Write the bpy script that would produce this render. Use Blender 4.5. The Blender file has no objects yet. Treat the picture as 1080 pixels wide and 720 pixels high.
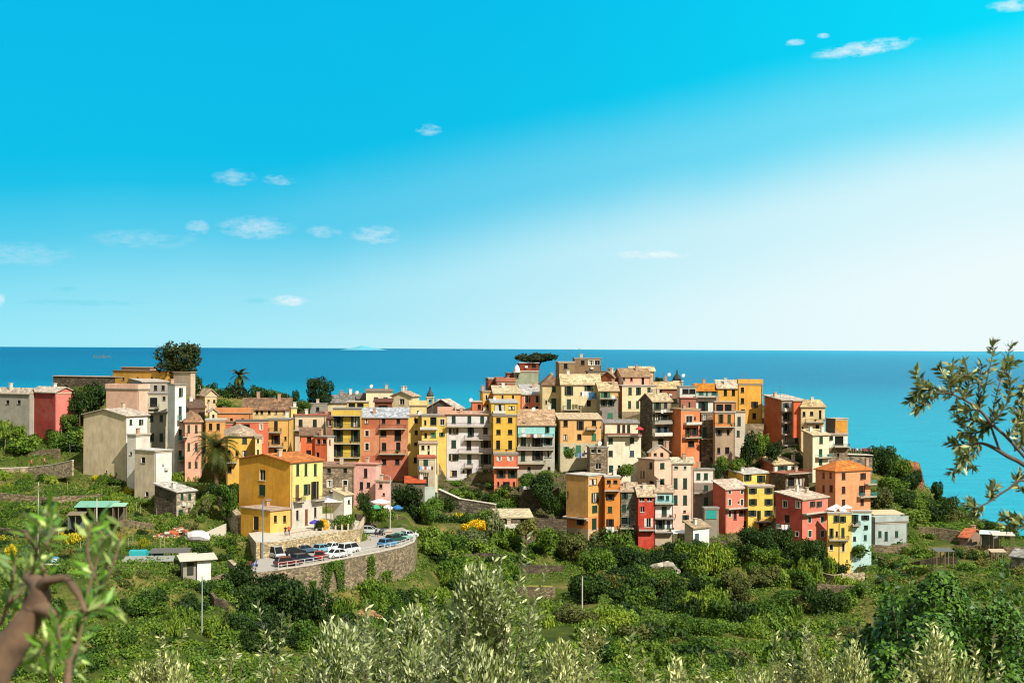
import bpy, bmesh, math, random
import numpy as np
from mathutils import Vector, Matrix, Euler, noise as mnoise
R = math.radians
random.seed(7); rng = np.random.default_rng(7)
C = bpy.context.scene.collection
sc = bpy.context.scene
ZC = 140.0            # camera height above the sea
F = 1500.0            # focal length in photo pixels (1080 wide)
PITCH = 0.0042; ROLL = 0.0046
CAMR = Matrix.Rotation(math.pi/2+PITCH, 3, 'X') @ Matrix.Rotation(ROLL, 3, 'Z')
def ray(px, py):
    d = CAMR @ Vector(((px-540)/F, -(py-360)/F, -1.0)); return d/d.y
def at(px, py, D):
    d = ray(px, py); return Vector((d.x*D, D, ZC+d.z*D))

# ------------------------------------------------------------------ materials
def lin(c, k=1.0):
    return tuple((((v/255)/12.92 if v <= 10 else ((v/255+.055)/1.055)**2.4))*k for v in c[:3])+(1,)
_m = {}
def base(name):
    m = bpy.data.materials.new(name); m.use_nodes = True
    nt = m.node_tree; b = nt.nodes['Principled BSDF']; return m, nt, b
def N(nt, t, **kw):
    n = nt.nodes.new(t)
    for k, v in kw.items():
        if k in n.inputs: n.inputs[k].default_value = v
        else: setattr(n, k, v)
    return n
def mixc(nt, fac, a, b, bt='MIX'):
    n = nt.nodes.new('ShaderNodeMix'); n.data_type = 'RGBA'; n.blend_type = bt
    for i, v in ((0, fac), (6, a), (7, b)):
        if hasattr(v, 'is_linked') or isinstance(v, bpy.types.NodeSocket): nt.links.new(v, n.inputs[i])
        else: n.inputs[i].default_value = v
    return n.outputs[2]
def noise(nt, vec, scale, detail=4, rough=.6, d3=None):
    n = N(nt, 'ShaderNodeTexNoise', Scale=scale, Detail=detail, Roughness=rough)
    if vec is not None: nt.links.new(vec, n.inputs['Vector'])
    return n.outputs[0]
def ramp(nt, fac, stops, interp='LINEAR'):
    r = nt.nodes.new('ShaderNodeValToRGB'); r.color_ramp.interpolation = interp
    while len(r.color_ramp.elements) < len(stops): r.color_ramp.elements.new(.5)
    for e, (p, c) in zip(r.color_ramp.elements, stops):
        e.position = p; e.color = c if isinstance(c, tuple) else (c, c, c, 1)
    nt.links.new(fac, r.inputs[0]); return r.outputs[0]
def coords(nt, kind='Object', scale=(1, 1, 1), loc=(0, 0, 0)):
    t = nt.nodes.new('ShaderNodeTexCoord'); mp = nt.nodes.new('ShaderNodeMapping')
    mp.inputs['Scale'].default_value = scale; mp.inputs['Location'].default_value = loc
    nt.links.new(t.outputs[kind], mp.inputs[0]); return mp.outputs[0]
def bump(nt, b, h, s, dist=.05):
    n = N(nt, 'ShaderNodeBump', Strength=s, Distance=dist)
    nt.links.new(h, n.inputs['Height']); nt.links.new(n.outputs[0], b.inputs['Normal'])
AK = .8
def plaster(c, dirt=.5):
    k = ('pl', c, dirt)
    if k in _m: return _m[k]
    m, nt, b = base('plaster')
    seed = (hash(c) % 97)
    cl = lin(c, AK); g0 = (cl[0]+cl[1]+cl[2])/3; cl = tuple(x*.9+g0*.1 for x in cl[:3])+(1,)
    v = coords(nt, 'Object', (1, 1, 1), (seed, seed*.7, 0)); vs = coords(nt, 'Object', (1.3, 1.3, .16), (seed, 3, seed))
    a = ramp(nt, noise(nt, v, .45, 5, .7), [(.3, 0.0), (.72, 1.0)])
    col = mixc(nt, a, tuple(x*.74 for x in cl[:3])+(1,), tuple(min(.9, x*1.14) for x in cl[:3])+(1,))
    st = ramp(nt, noise(nt, vs, 1.3, 5, .75), [(.47, 0.0), (.72, dirt*.9)])
    col = mixc(nt, st, col, tuple(x*.45+.02 for x in cl[:3])+(1,))
    fl = ramp(nt, noise(nt, v, 2.3, 3, .8), [(.6, 0.0), (.74, dirt*.6)])
    g = (cl[0]+cl[1]+cl[2])/3
    col = mixc(nt, fl, col, (g*1.0+.05, g*.95+.04, g*.85+.03, 1))
    pt = ramp(nt, noise(nt, v, .22, 6, .8), [(.54, 0.0), (.57, .3), (.62, .3), (.65, 0.0)])
    col = mixc(nt, pt, col, (min(.85, cl[0]*.8+.1), min(.85, cl[1]*.8+.1), min(.85, cl[2]*.8+.09), 1))
    nt.links.new(col, b.inputs['Base Color']); b.inputs['Roughness'].default_value = .9
    b.inputs['Specular IOR Level'].default_value = .2
    bump(nt, b, noise(nt, v, 6, 3), .25)
    _m[k] = m; return m
def stone(c, sc_=1.6, wid=.5):
    k = ('st', c, sc_)
    if k in _m: return _m[k]
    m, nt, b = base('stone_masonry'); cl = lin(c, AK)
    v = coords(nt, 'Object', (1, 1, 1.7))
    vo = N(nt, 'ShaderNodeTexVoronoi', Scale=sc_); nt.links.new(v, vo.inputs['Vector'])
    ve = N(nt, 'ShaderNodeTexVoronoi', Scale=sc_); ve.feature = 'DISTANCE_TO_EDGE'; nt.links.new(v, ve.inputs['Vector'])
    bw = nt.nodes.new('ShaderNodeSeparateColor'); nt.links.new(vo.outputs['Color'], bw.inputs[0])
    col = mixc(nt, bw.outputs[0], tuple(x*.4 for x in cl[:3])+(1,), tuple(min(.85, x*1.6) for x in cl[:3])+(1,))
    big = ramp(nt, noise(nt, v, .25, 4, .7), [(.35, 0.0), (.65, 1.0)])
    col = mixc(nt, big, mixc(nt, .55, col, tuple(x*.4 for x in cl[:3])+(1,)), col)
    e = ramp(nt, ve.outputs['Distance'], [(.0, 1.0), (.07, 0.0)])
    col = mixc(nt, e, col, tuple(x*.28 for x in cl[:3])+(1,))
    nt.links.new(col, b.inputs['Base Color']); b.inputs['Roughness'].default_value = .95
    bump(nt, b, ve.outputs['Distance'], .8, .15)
    _m[k] = m; return m
def tiles(c, speck=.5):
    k = ('ti', c, speck)
    if k in _m: return _m[k]
    m, nt, b = base('roof_tiles'); cl = lin(c, AK)
    v = coords(nt, 'Object')
    vo = N(nt, 'ShaderNodeTexVoronoi', Scale=2.2); nt.links.new(v, vo.inputs['Vector'])
    s = nt.nodes.new('ShaderNodeSeparateColor'); nt.links.new(vo.outputs['Color'], s.inputs[0])
    col = mixc(nt, s.outputs[0], tuple(x*(1-speck*.8) for x in cl[:3])+(1,), tuple(min(.9, x*(1+speck*.35)) for x in cl[:3])+(1,))
    big = ramp(nt, noise(nt, v, .5, 5, .75), [(.38, 0.0), (.62, 1.0)])
    col = mixc(nt, big, mixc(nt, .75, col, tuple(x*.45 for x in cl[:3])+(1,)), col)
    spot = ramp(nt, noise(nt, v, 2.6, 3, .6), [(.6, 0.0), (.66, .75)])
    col = mixc(nt, spot, col, (.05, .04, .035, 1))
    wv = N(nt, 'ShaderNodeTexWave', Scale=2.0, Distortion=1.5); wv.bands_direction = 'DIAGONAL'
    nt.links.new(v, wv.inputs['Vector'])
    nt.links.new(col, b.inputs['Base Color']); b.inputs['Roughness'].default_value = .9
    bump(nt, b, wv.outputs[0], .6, .08)
    _m[k] = m; return m
def plain(name, c, rough=.7, metal=0, var=.25, scale=3.0, k0=AK):
    k = ('p', name, c, rough, metal)
    if k in _m: return _m[k]
    m, nt, b = base(name); cl = lin(c, k0)
    a = noise(nt, coords(nt), scale, 4, .7)
    col = mixc(nt, a, tuple(x*(1-var) for x in cl[:3])+(1,), tuple(min(.95, x*(1+var)) for x in cl[:3])+(1,))
    nt.links.new(col, b.inputs['Base Color']); b.inputs['Roughness'].default_value = rough
    b.inputs['Metallic'].default_value = metal
    _m[k] = m; return m
def foliage(c, c2, name='leaves', trans=.25, obj=True):
    k = ('f', c, c2)
    if k in _m: return _m[k]
    m, nt, b = base(name)
    g = nt.nodes.new('ShaderNodeNewGeometry')
    v = coords(nt, 'Object', (1, 1, 1))
    n1 = ramp(nt, noise(nt, g.outputs['Position'], .35, 4, .7), [(.35, 0.0), (.65, 1.0)])
    col = mixc(nt, n1, lin(c), lin(c2))
    oi = nt.nodes.new('ShaderNodeObjectInfo')
    rr = ramp(nt, oi.outputs['Random'], [(0, (.65, .7, .6, 1)), (.5, (1, 1, 1, 1)), (1, (1.35, 1.2, .9, 1))])
    col = mixc(nt, 1.0, col, rr, 'MULTIPLY')
    ri = ramp(nt, g.outputs['Random Per Island'], [(0, (.6, .65, .5, 1)), (1, (1.4, 1.35, 1.2, 1))])
    col = mixc(nt, 1.0, col, ri, 'MULTIPLY')
    nt.links.new(col, b.inputs['Base Color']); b.inputs['Roughness'].default_value = .6
    b.inputs['Specular IOR Level'].default_value = .25
    tr = nt.nodes.new('ShaderNodeBsdfTranslucent'); nt.links.new(col, tr.inputs[0])
    mx = nt.nodes.new('ShaderNodeMixShader'); mx.inputs[0].default_value = trans
    nt.links.new(b.outputs[0], mx.inputs[1]); nt.links.new(tr.outputs[0], mx.inputs[2])
    nt.links.new(mx.outputs[0], nt.nodes['Material Output'].inputs[0])
    _m[k] = m; return m
def two_side(name, c, c2, rough=.45, trans=.15):
    k = ('2s', name, c)
    if k in _m: return _m[k]
    m, nt, b = base(name)
    g = nt.nodes.new('ShaderNodeNewGeometry')
    col = mixc(nt, g.outputs['Backfacing'], lin(c), lin(c2))
    ri = ramp(nt, g.outputs['Random Per Island'], [(0, (.55, .6, .45, 1)), (.7, (1.1, 1.1, 1, 1)), (1, (1.7, 1.6, 1.3, 1))])
    col = mixc(nt, 1.0, col, ri, 'MULTIPLY')
    nt.links.new(col, b.inputs['Base Color']); b.inputs['Roughness'].default_value = rough
    b.inputs['Specular IOR Level'].default_value = .4
    tr = nt.nodes.new('ShaderNodeBsdfTranslucent'); nt.links.new(col, tr.inputs[0])
    mx = nt.nodes.new('ShaderNodeMixShader'); mx.inputs[0].default_value = trans
    nt.links.new(b.outputs[0], mx.inputs[1]); nt.links.new(tr.outputs[0], mx.inputs[2])
    nt.links.new(mx.outputs[0], nt.nodes['Material Output'].inputs[0])
    _m[k] = m; return m
def glassm():
    if 'glass' in _m: return _m['glass']
    m, nt, b = base('window_glass'); b.inputs['Base Color'].default_value = (.012, .014, .014, 1)
    b.inputs['Roughness'].default_value = .2; b.inputs['Specular IOR Level'].default_value = .12
    _m['glass'] = m; return m

# ------------------------------------------------------------------ mesh helpers
class MB:
    def __init__(s): s.v = []; s.f = []; s.m = []
    def quad(s, pts, mi=0):
        i = len(s.v); s.v += [tuple(p) for p in pts]; s.f.append(tuple(range(i, i+len(pts)))); s.m.append(mi)
    def box(s, x0, y0, z0, x1, y1, z1, mi=0):
        if x0 > x1: x0, x1 = x1, x0
        if y0 > y1: y0, y1 = y1, y0
        if z0 > z1: z0, z1 = z1, z0
        i = len(s.v)
        s.v += [(x0, y0, z0), (x1, y0, z0), (x1, y1, z0), (x0, y1, z0), (x0, y0, z1), (x1, y0, z1), (x1, y1, z1), (x0, y1, z1)]
        for q in ((0, 3, 2, 1), (4, 5, 6, 7), (0, 1, 5, 4), (1, 2, 6, 5), (2, 3, 7, 6), (3, 0, 4, 7)):
            s.f.append(tuple(i+k for k in q)); s.m.append(mi)
    def prism(s, poly, z0, z1, mi=0, mtop=None):      # poly ccw list of (x,y)
        n = len(poly); i = len(s.v)
        s.v += [(p[0], p[1], z0) for p in poly]+[(p[0], p[1], z1) for p in poly]
        for k in range(n):
            s.f.append((i+k, i+(k+1) % n, i+n+(k+1) % n, i+n+k)); s.m.append(mi)
        s.f.append(tuple(i+n+k for k in range(n))); s.m.append(mi if mtop is None else mtop)
        s.f.append(tuple(i+n-1-k for k in range(n))); s.m.append(mi)
    def tube(s, pts, rad, n=6, mi=0):
        pts = [Vector(p) for p in pts]; rings = []
        for k, p in enumerate(pts):
            d = (pts[min(k+1, len(pts)-1)]-pts[max(k-1, 0)])
            d = d.normalized() if d.length > 1e-9 else Vector((0, 0, 1))
            a = d.orthogonal().normalized() if abs(d.z) > .9 else d.cross(Vector((0, 0, 1))).normalized()
            b = d.cross(a); r = rad[k] if isinstance(rad, (list, tuple)) else rad
            i = len(s.v)
            s.v += [tuple(p+(a*math.cos(t*2*math.pi/n)+b*math.sin(t*2*math.pi/n))*r) for t in range(n)]
            rings.append(i)
        for k in range(len(rings)-1):
            for t in range(n):
                s.f.append((rings[k]+t, rings[k]+(t+1) % n, rings[k+1]+(t+1) % n, rings[k+1]+t)); s.m.append(mi)
        s.f.append(tuple(rings[0]+n-1-t for t in range(n))); s.m.append(mi)
        s.f.append(tuple(rings[-1]+t for t in range(n))); s.m.append(mi)
    def cone(s, c, r, h, n=12, r1=0.0, mi=0):
        s.tube([c, (c[0], c[1], c[2]+h)], [r, max(r1, .001)], n, mi)
    def mesh(s, name, mats, smooth=False):
        me = bpy.data.meshes.new(name); me.from_pydata(s.v, [], s.f)
        for m in (mats if isinstance(mats, (list, tuple)) else [mats]): me.materials.append(m)
        me.polygons.foreach_set('material_index', s.m)
        if smooth: me.polygons.foreach_set('use_smooth', [True]*len(s.f))
        me.update(); return me
    def build(s, name, mats, parent=None, smooth=False, loc=None, rot=None):
        return link(name, s.mesh(name, mats, smooth), parent, loc, rot)
def link(name, me, parent=None, loc=None, rot=None):
    o = bpy.data.objects.new(name, me); C.objects.link(o)
    if parent is not None: o.parent = parent
    if loc is not None: o.location = loc
    if rot is not None: o.rotation_euler = rot
    return o
def tag(o, label=None, cat=None, group=None, kind=None):
    if label: o['label'] = label
    if cat: o['category'] = cat
    if group: o['group'] = group
    if kind: o['kind'] = kind
    return o
def thing(name, label, cat, loc=(0, 0, 0), rz=0, group=None):
    o = bpy.data.objects.new(name, None); C.objects.link(o); o.empty_display_size = .5
    o.location = loc; o.rotation_euler = (0, 0, rz); return tag(o, label, cat, group)
def quads_mesh(name, V, mats, nper=4):
    """V: (n,4,3) array of quads"""
    n = V.shape[0]; me = bpy.data.meshes.new(name)
    me.vertices.add(n*nper); me.vertices.foreach_set('co', V.reshape(-1).astype(np.float32))
    me.loops.add(n*nper); me.loops.foreach_set('vertex_index', np.arange(n*nper, dtype=np.int32))
    me.polygons.add(n); me.polygons.foreach_set('loop_start', np.arange(0, n*nper, nper, dtype=np.int32))
    me.polygons.foreach_set('loop_total', np.full(n, nper, dtype=np.int32))
    for m in (mats if isinstance(mats, (list, tuple)) else [mats]): me.materials.append(m)
    me.update(calc_edges=True); return me

# ------------------------------------------------------------------ terrain
CTRL = []
def ctl(px, py, D): p = at(px, py, D); CTRL.append((p.x, p.y, p.z))
def ctw(x, y, z): CTRL.append((x, y, z+ZC))
TG = {}
def solve_terrain():
    P = np.array(CTRL); S = 100.0
    n = len(P); d = np.sqrt(((P[:, None, :2]-P[None, :, :2])**2).sum(-1))/S
    A = np.zeros((n+3, n+3)); A[:n, :n] = -d-np.eye(n)*-0.0; A[:n, :n] += -np.eye(n)*(-.02)
    Q = np.c_[np.ones(n), P[:, :2]/S]; A[:n, n:] = Q; A[n:, :n] = Q.T
    TG['w'] = np.linalg.solve(A, np.r_[P[:, 2], 0, 0, 0]); TG['P'] = P; TG['S'] = S
def terr_raw(X, Y):
    P, S, w = TG['P'], TG['S'], TG['w']; sh = X.shape; x = X.ravel(); y = Y.ravel()
    out = w[-3]+w[-2]*x/S+w[-1]*y/S
    for k in range(len(P)):
        out -= w[k]*np.sqrt((x-P[k, 0])**2+(y-P[k, 1])**2)/S
    return out.reshape(sh)
def vnoise(X, Y, s, seed=0):
    r = np.random.default_rng(seed); g = r.random((64, 64))
    x = X/s+1000; y = Y/s+1000; xi = np.floor(x).astype(int); yi = np.floor(y).astype(int)
    fx = x-xi; fy = y-yi; fx = fx*fx*(3-2*fx); fy = fy*fy*(3-2*fy)
    a = g[xi % 64, yi % 64]; b = g[(xi+1) % 64, yi % 64]; c = g[xi % 64, (yi+1) % 64]; d = g[(xi+1) % 64, (yi+1) % 64]
    return (a*(1-fx)+b*fx)*(1-fy)+(c*(1-fx)+d*fx)*fy
def terrain_z(X, Y):
    z = terr_raw(X, Y)
    z = z+(vnoise(X, Y, 9, 1)-.5)*1.2*np.clip((Y-20)/60, 0, 1)
    h = 2.3; t = (z+vnoise(X, Y, 30, 3)*3)/h; fr = t-np.floor(t)
    st = (np.floor(t)+np.clip((fr-.72)/.28, 0, 1)**1)*h-vnoise(X, Y, 30, 3)*3
    k = np.clip((Y-165)/20, 0, 1)*np.clip((345-Y)/20, 0, 1)*.85
    return z*(1-k)+st*k
def build_terrain():
    solve_terrain()
    xs = np.concatenate([np.arange(-900, -160, 20), np.arange(-160, 170, 1.1), np.arange(170, 900, 20)])
    ys = np.concatenate([np.arange(-60, 150, 3), np.arange(150, 400, 1.1), np.arange(400, 700, 12)])
    X, Y = np.meshgrid(xs, ys, indexing='ij'); Z = terrain_z(X, Y)
    TG['xs'], TG['ys'], TG['Z'] = xs, ys, Z
    nx, ny = X.shape; V = np.stack([X, Y, Z], -1).reshape(-1, 3)
    i = np.arange(nx-1)[:, None]*ny+np.arange(ny-1)[None, :]
    Fq = np.stack([i, i+ny, i+ny+1, i+1], -1).reshape(-1, 4)
    me = bpy.data.meshes.new('hillside'); n = len(Fq)
    me.vertices.add(len(V)); me.vertices.foreach_set('co', V.reshape(-1).astype(np.float32))
    me.loops.add(n*4); me.loops.foreach_set('vertex_index', Fq.reshape(-1).astype(np.int32))
    me.polygons.add(n); me.polygons.foreach_set('loop_start', np.arange(0, n*4, 4, dtype=np.int32))
    me.polygons.foreach_set('loop_total', np.full(n, 4, dtype=np.int32)); me.update(calc_edges=True)
    m, nt, b = base('hillside_ground')
    g = nt.nodes.new('ShaderNodeNewGeometry'); pos = g.outputs['Position']
    a = ramp(nt, noise(nt, pos, .06, 6, .7), [(.36, lin((52, 66, 24))), (.5, lin((78, 90, 34))), (.6, lin((128, 116, 66))), (.7, lin((64, 78, 28)))])
    a = mixc(nt, ramp(nt, noise(nt, pos, .8, 5, .8), [(.4, 0.0), (.65, .6)]), a, lin((44, 56, 20)))
    vo = N(nt, 'ShaderNodeTexVoronoi', Scale=1.5); nt.links.new(pos, vo.inputs['Vector'])
    s2 = nt.nodes.new('ShaderNodeSeparateColor'); nt.links.new(vo.outputs['Color'], s2.inputs[0])
    stn = ramp(nt, s2.outputs[0], [(0, lin((62, 54, 40))), (.6, lin((120, 106, 82))), (1, lin((160, 144, 116)))])
    stn = mixc(nt, ramp(nt, noise(nt, pos, .3, 4, .7), [(.45, 0.0), (.6, .8)]), stn, lin((50, 62, 24)))
    sp = nt.nodes.new('ShaderNodeSeparateXYZ'); nt.links.new(g.outputs['Normal'], sp.inputs[0])
    st = ramp(nt, sp.outputs[2], [(.55, 1.0), (.75, 0.0)])
    rk = mixc(nt, ramp(nt, noise(nt, pos, .5, 5, .7), [(.35, 0.0), (.65, 1.0)]), lin((44, 38, 28)), lin((104, 92, 72)))
    px_ = nt.nodes.new('ShaderNodeSeparateXYZ'); nt.links.new(pos, px_.inputs[0])
    def rng_(o, a0, a1): q = N(nt, 'ShaderNodeMapRange'); q.inputs[1].default_value = a0; q.inputs[2].default_value = a1; nt.links.new(o, q.inputs[0]); return q.outputs[0]
    def mul(a0, a1): q = nt.nodes.new('ShaderNodeMath'); q.operation = 'MULTIPLY'; nt.links.new(a0, q.inputs[0]); nt.links.new(a1, q.inputs[1]); return q.outputs[0]
    zone = mul(mul(rng_(px_.outputs[1], 286, 294), rng_(px_.outputs[0], -66, -58)), rng_(px_.outputs[0], 80, 70))   # built-up ground: rock, rubble, lanes
    a = mixc(nt, mul(zone, ramp(nt, noise(nt, pos, .15, 3, .6), [(.3, 1.0), (.7, .55)])), a, rk)
    col = mixc(nt, st, a, stn)
    nt.links.new(col, b.inputs['Base Color']); b.inputs['Roughness'].default_value = 1
    b.inputs['Specular IOR Level'].default_value = .1
    bump(nt, b, noise(nt, pos, 1.2, 5, .8), .8, .5)
    me.materials.append(m); o = link('hillside', me); tag(o, kind='structure')
def gz(x, y):
    xs, ys, Z = TG['xs'], TG['ys'], TG['Z']
    i = min(max(int(np.searchsorted(xs, x))-1, 0), len(xs)-2); j = min(max(int(np.searchsorted(ys, y))-1, 0), len(ys)-2)
    fx = min(max((x-xs[i])/(xs[i+1]-xs[i]), 0), 1); fy = min(max((y-ys[j])/(ys[j+1]-ys[j]), 0), 1)
    return float((Z[i, j]*(1-fx)+Z[i+1, j]*fx)*(1-fy)+(Z[i, j+1]*(1-fx)+Z[i+1, j+1]*fx)*fy)
def gp(px, py, dmin=120, dmax=420):
    """the point where the photo pixel meets the ground"""
    d = ray(px, py); D = dmin
    while D < dmax:
        if ZC+d.z*D < gz(d.x*D, D): return Vector((d.x*D, D, gz(d.x*D, D))), D
        D += .8
    return None, None
# ------------------------------------------------------------------ buildings
SH = {'g': (12, 62, 44), 'd': (38, 30, 24), 'b': (60, 84, 98), 'w': (225, 222, 210), 'r': (120, 50, 28), 'l': (52, 128, 92), 'k': (30, 28, 26), 't': (40, 170, 160), 'n': (96, 72, 50), 's': (150,160,160)}
FRM = (214, 208, 192)
_win = {}
def winmeshes(w, h, kind, sc_, trim):
    k = (w, h, kind, sc_, trim)
    if k in _win: return _win[k]
    out = []
    fm = plain('window_frame_paint', FRM if (trim or sc_ == 'w') else (92, 84, 72), .6)
    f = MB(); t = .05; y0, y1 = .1, .16
    f.box(-w/2, y0, -h/2, -w/2+t, y1, h/2); f.box(w/2-t, y0, -h/2, w/2, y1, h/2)
    f.box(-w/2+t, y0, -h/2, w/2-t, y1, -h/2+t); f.box(-w/2+t, y0, h/2-t, w/2-t, y1, h/2)
    if w > .8 and (trim or sc_ == 'w') and kind in 'ox': f.box(-.03, y0+.003, -h/2+t, .03, y1-.003, h/2-t)
    f.box(-w/2-.08, -.1, -h/2-.09, w/2+.08, .02, -h/2-.002)       # sill
    if trim:
        q = .16
        f.box(-w/2-q, -.035, -h/2, -w/2-.002, .01, h/2+q); f.box(w/2+.002, -.035, -h/2, w/2+q, .01, h/2+q)
        f.box(-w/2-.002, -.035, h/2+.002, w/2+.002, .01, h/2+q)
    out.append(('frame', f.mesh('window', fm)))
    sm = plain('shutter_paint', SH.get(sc_, SH['g']), .6, var=.35)
    def leaf(x0, x1, y0, y1):
        s = MB(); s.box(x0, y0, -h/2, x0+.05, y1, h/2); s.box(x1-.05, y0, -h/2, x1, y1, h/2)
        s.box(x0+.05, y0, -h/2, x1-.05, y1, -h/2+.06); s.box(x0+.05, y0, h/2-.06, x1-.05, y1, h/2)
        z = -h/2+.1
        while z < h/2-.12: s.box(x0+.05, y0+.01, z, x1-.05, y1-.01, z+.09); z += .13
        s.box(x0+.05, y1-.009, -h/2+.06, x1-.05, y1-.005, h/2-.06)
        return s.mesh('shutter', sm)
    if kind in 'oxhyp':
        p = MB(); p.quad([(-w/2, .17, -h/2), (w/2, .17, -h/2), (w/2, .17, h/2), (-w/2, .17, h/2)]); out.append(('pane', p.mesh('pane', glassm())))
    if kind in 'yp':
        p = MB(); p.quad([(-w*.46, .155, -h/2+.05), (-w*.05, .155, -h/2+.05), (-w*.12, .155, h/2-.05), (-w*.46, .155, h/2-.05)]); p.quad([(w*.2, .155, -h/2+.05), (w*.46, .155, -h/2+.05), (w*.46, .155, h/2-.05), (w*.12, .155, h/2-.05)]); out.append(('curtain', p.mesh('curtain', plain('curtain_cloth', (196, 190, 176), .9))))
    if kind == 'h':
        out.append(('shutter', leaf(-w/2+.01, -.01, .0, .05))); out.append(('shutter', leaf(w/2+.02, w/2+w*.45, -.07, -.02)))
    if kind == 'c':
        out += [('shutter', leaf(-w/2+.01, -.01, -.0, .05)), ('shutter', leaf(.01, w/2-.01, -.0, .05))]
    if kind in 'op':
        out += [('shutter', leaf(-w/2-w*.5, -w/2-.02, -.07, -.02)), ('shutter', leaf(w/2+.02, w/2+w*.5, -.07, -.02))]
    if kind == 'd':
        s = MB(); s.box(-w/2+.07, .08, -h/2+.07, w/2-.07, .13, h/2-.07)
        for a in (-1, 1): s.box(a*w*.22-.12*w, .06, -h*.38, a*w*.22+.12*w, .079, -h*.05); s.box(a*w*.22-.12*w, .06, h*.05, a*w*.22+.12*w, .079, h*.38)
        out.append(('panel', s.mesh('door_panel', sm)))
    _win[k] = out; return out
BLD = []; BALC = []
LCOL = {'tall blank beige':(226,204,162),'beige and white square':(226,206,168),'mustard yellow gable':(240,170,2),'low mustard ext':(242,178,14),'ochre box house':(140,120,104),'orange and white house':(226,120,70),  # left wall colours; beige, pink and coral houses carry side shade in theirs
 'cream house with rust side':(160,90,50),'grey stone gable house':'dstone','wide pale pink':(226,178,140),'rust red tall':(198,94,34),'yellow top storey with white roof':(226,180,50),
 'tan plaster corner':(222,166,84),'orange house half':(238,110,54),'brown and grey stone':'dstone','coral red corner':(206,82,58),'coral pink house':(168,60,46),'salmon red house':(224,100,66),'little white':(206,184,150),'low stone cottage':'dstone','lower cream house':(196,168,124)}
RCOL = {'rust red tall':(170,152,124),'orange house half':(250,200,170),'orange and white house':(240,226,206),'mustard yellow gable':(248,216,122)}
def parseW(s):
    out = []
    for it in s.split(';'):
        it = it.split()
        if not it: continue
        face, kind, xs, ys, wh = it[:5]; col = it[5] if len(it) > 5 else 'g'
        w, h = map(float, wh.split('x')); w *= 1.14 if w < 7 else 1; h *= 1.04
        for x in xs.split(','):
            for y in ys.split(','): out.append((face, kind, float(x), float(y), w, h, col))
    return out
def B(label, xs, ys, D, yaw, col, roof=('flat', 0, (205, 190, 165)), W='', Bal='', bands=(), dep=9.0, ch=(), name='house', cat='house', smat=None, ctrl=True, grp=None, low=6, par=None, pipe=0):
    BLD.append(dict(label=label, xs=xs, ys=ys, D=D, yaw=yaw, col=col, roof=roof, W=W, Bal=Bal, bands=bands, dep=dep, ch=ch, name=name, cat=cat, smat=smat, grp=grp, low=low, par=par, pipe=pipe))
    if ctrl: ctl(xs[1], ys[1], D)
def wallmat(c):
    if isinstance(c, str):
        return {'stone': stone((150, 132, 106)), 'dstone': stone((104, 90, 70)), 'gstone': stone((142, 138, 122)), 'brick': stone((150, 84, 54), 3.0), 'pstone': stone((196, 184, 156))}[c]
    return plaster(c)
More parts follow.
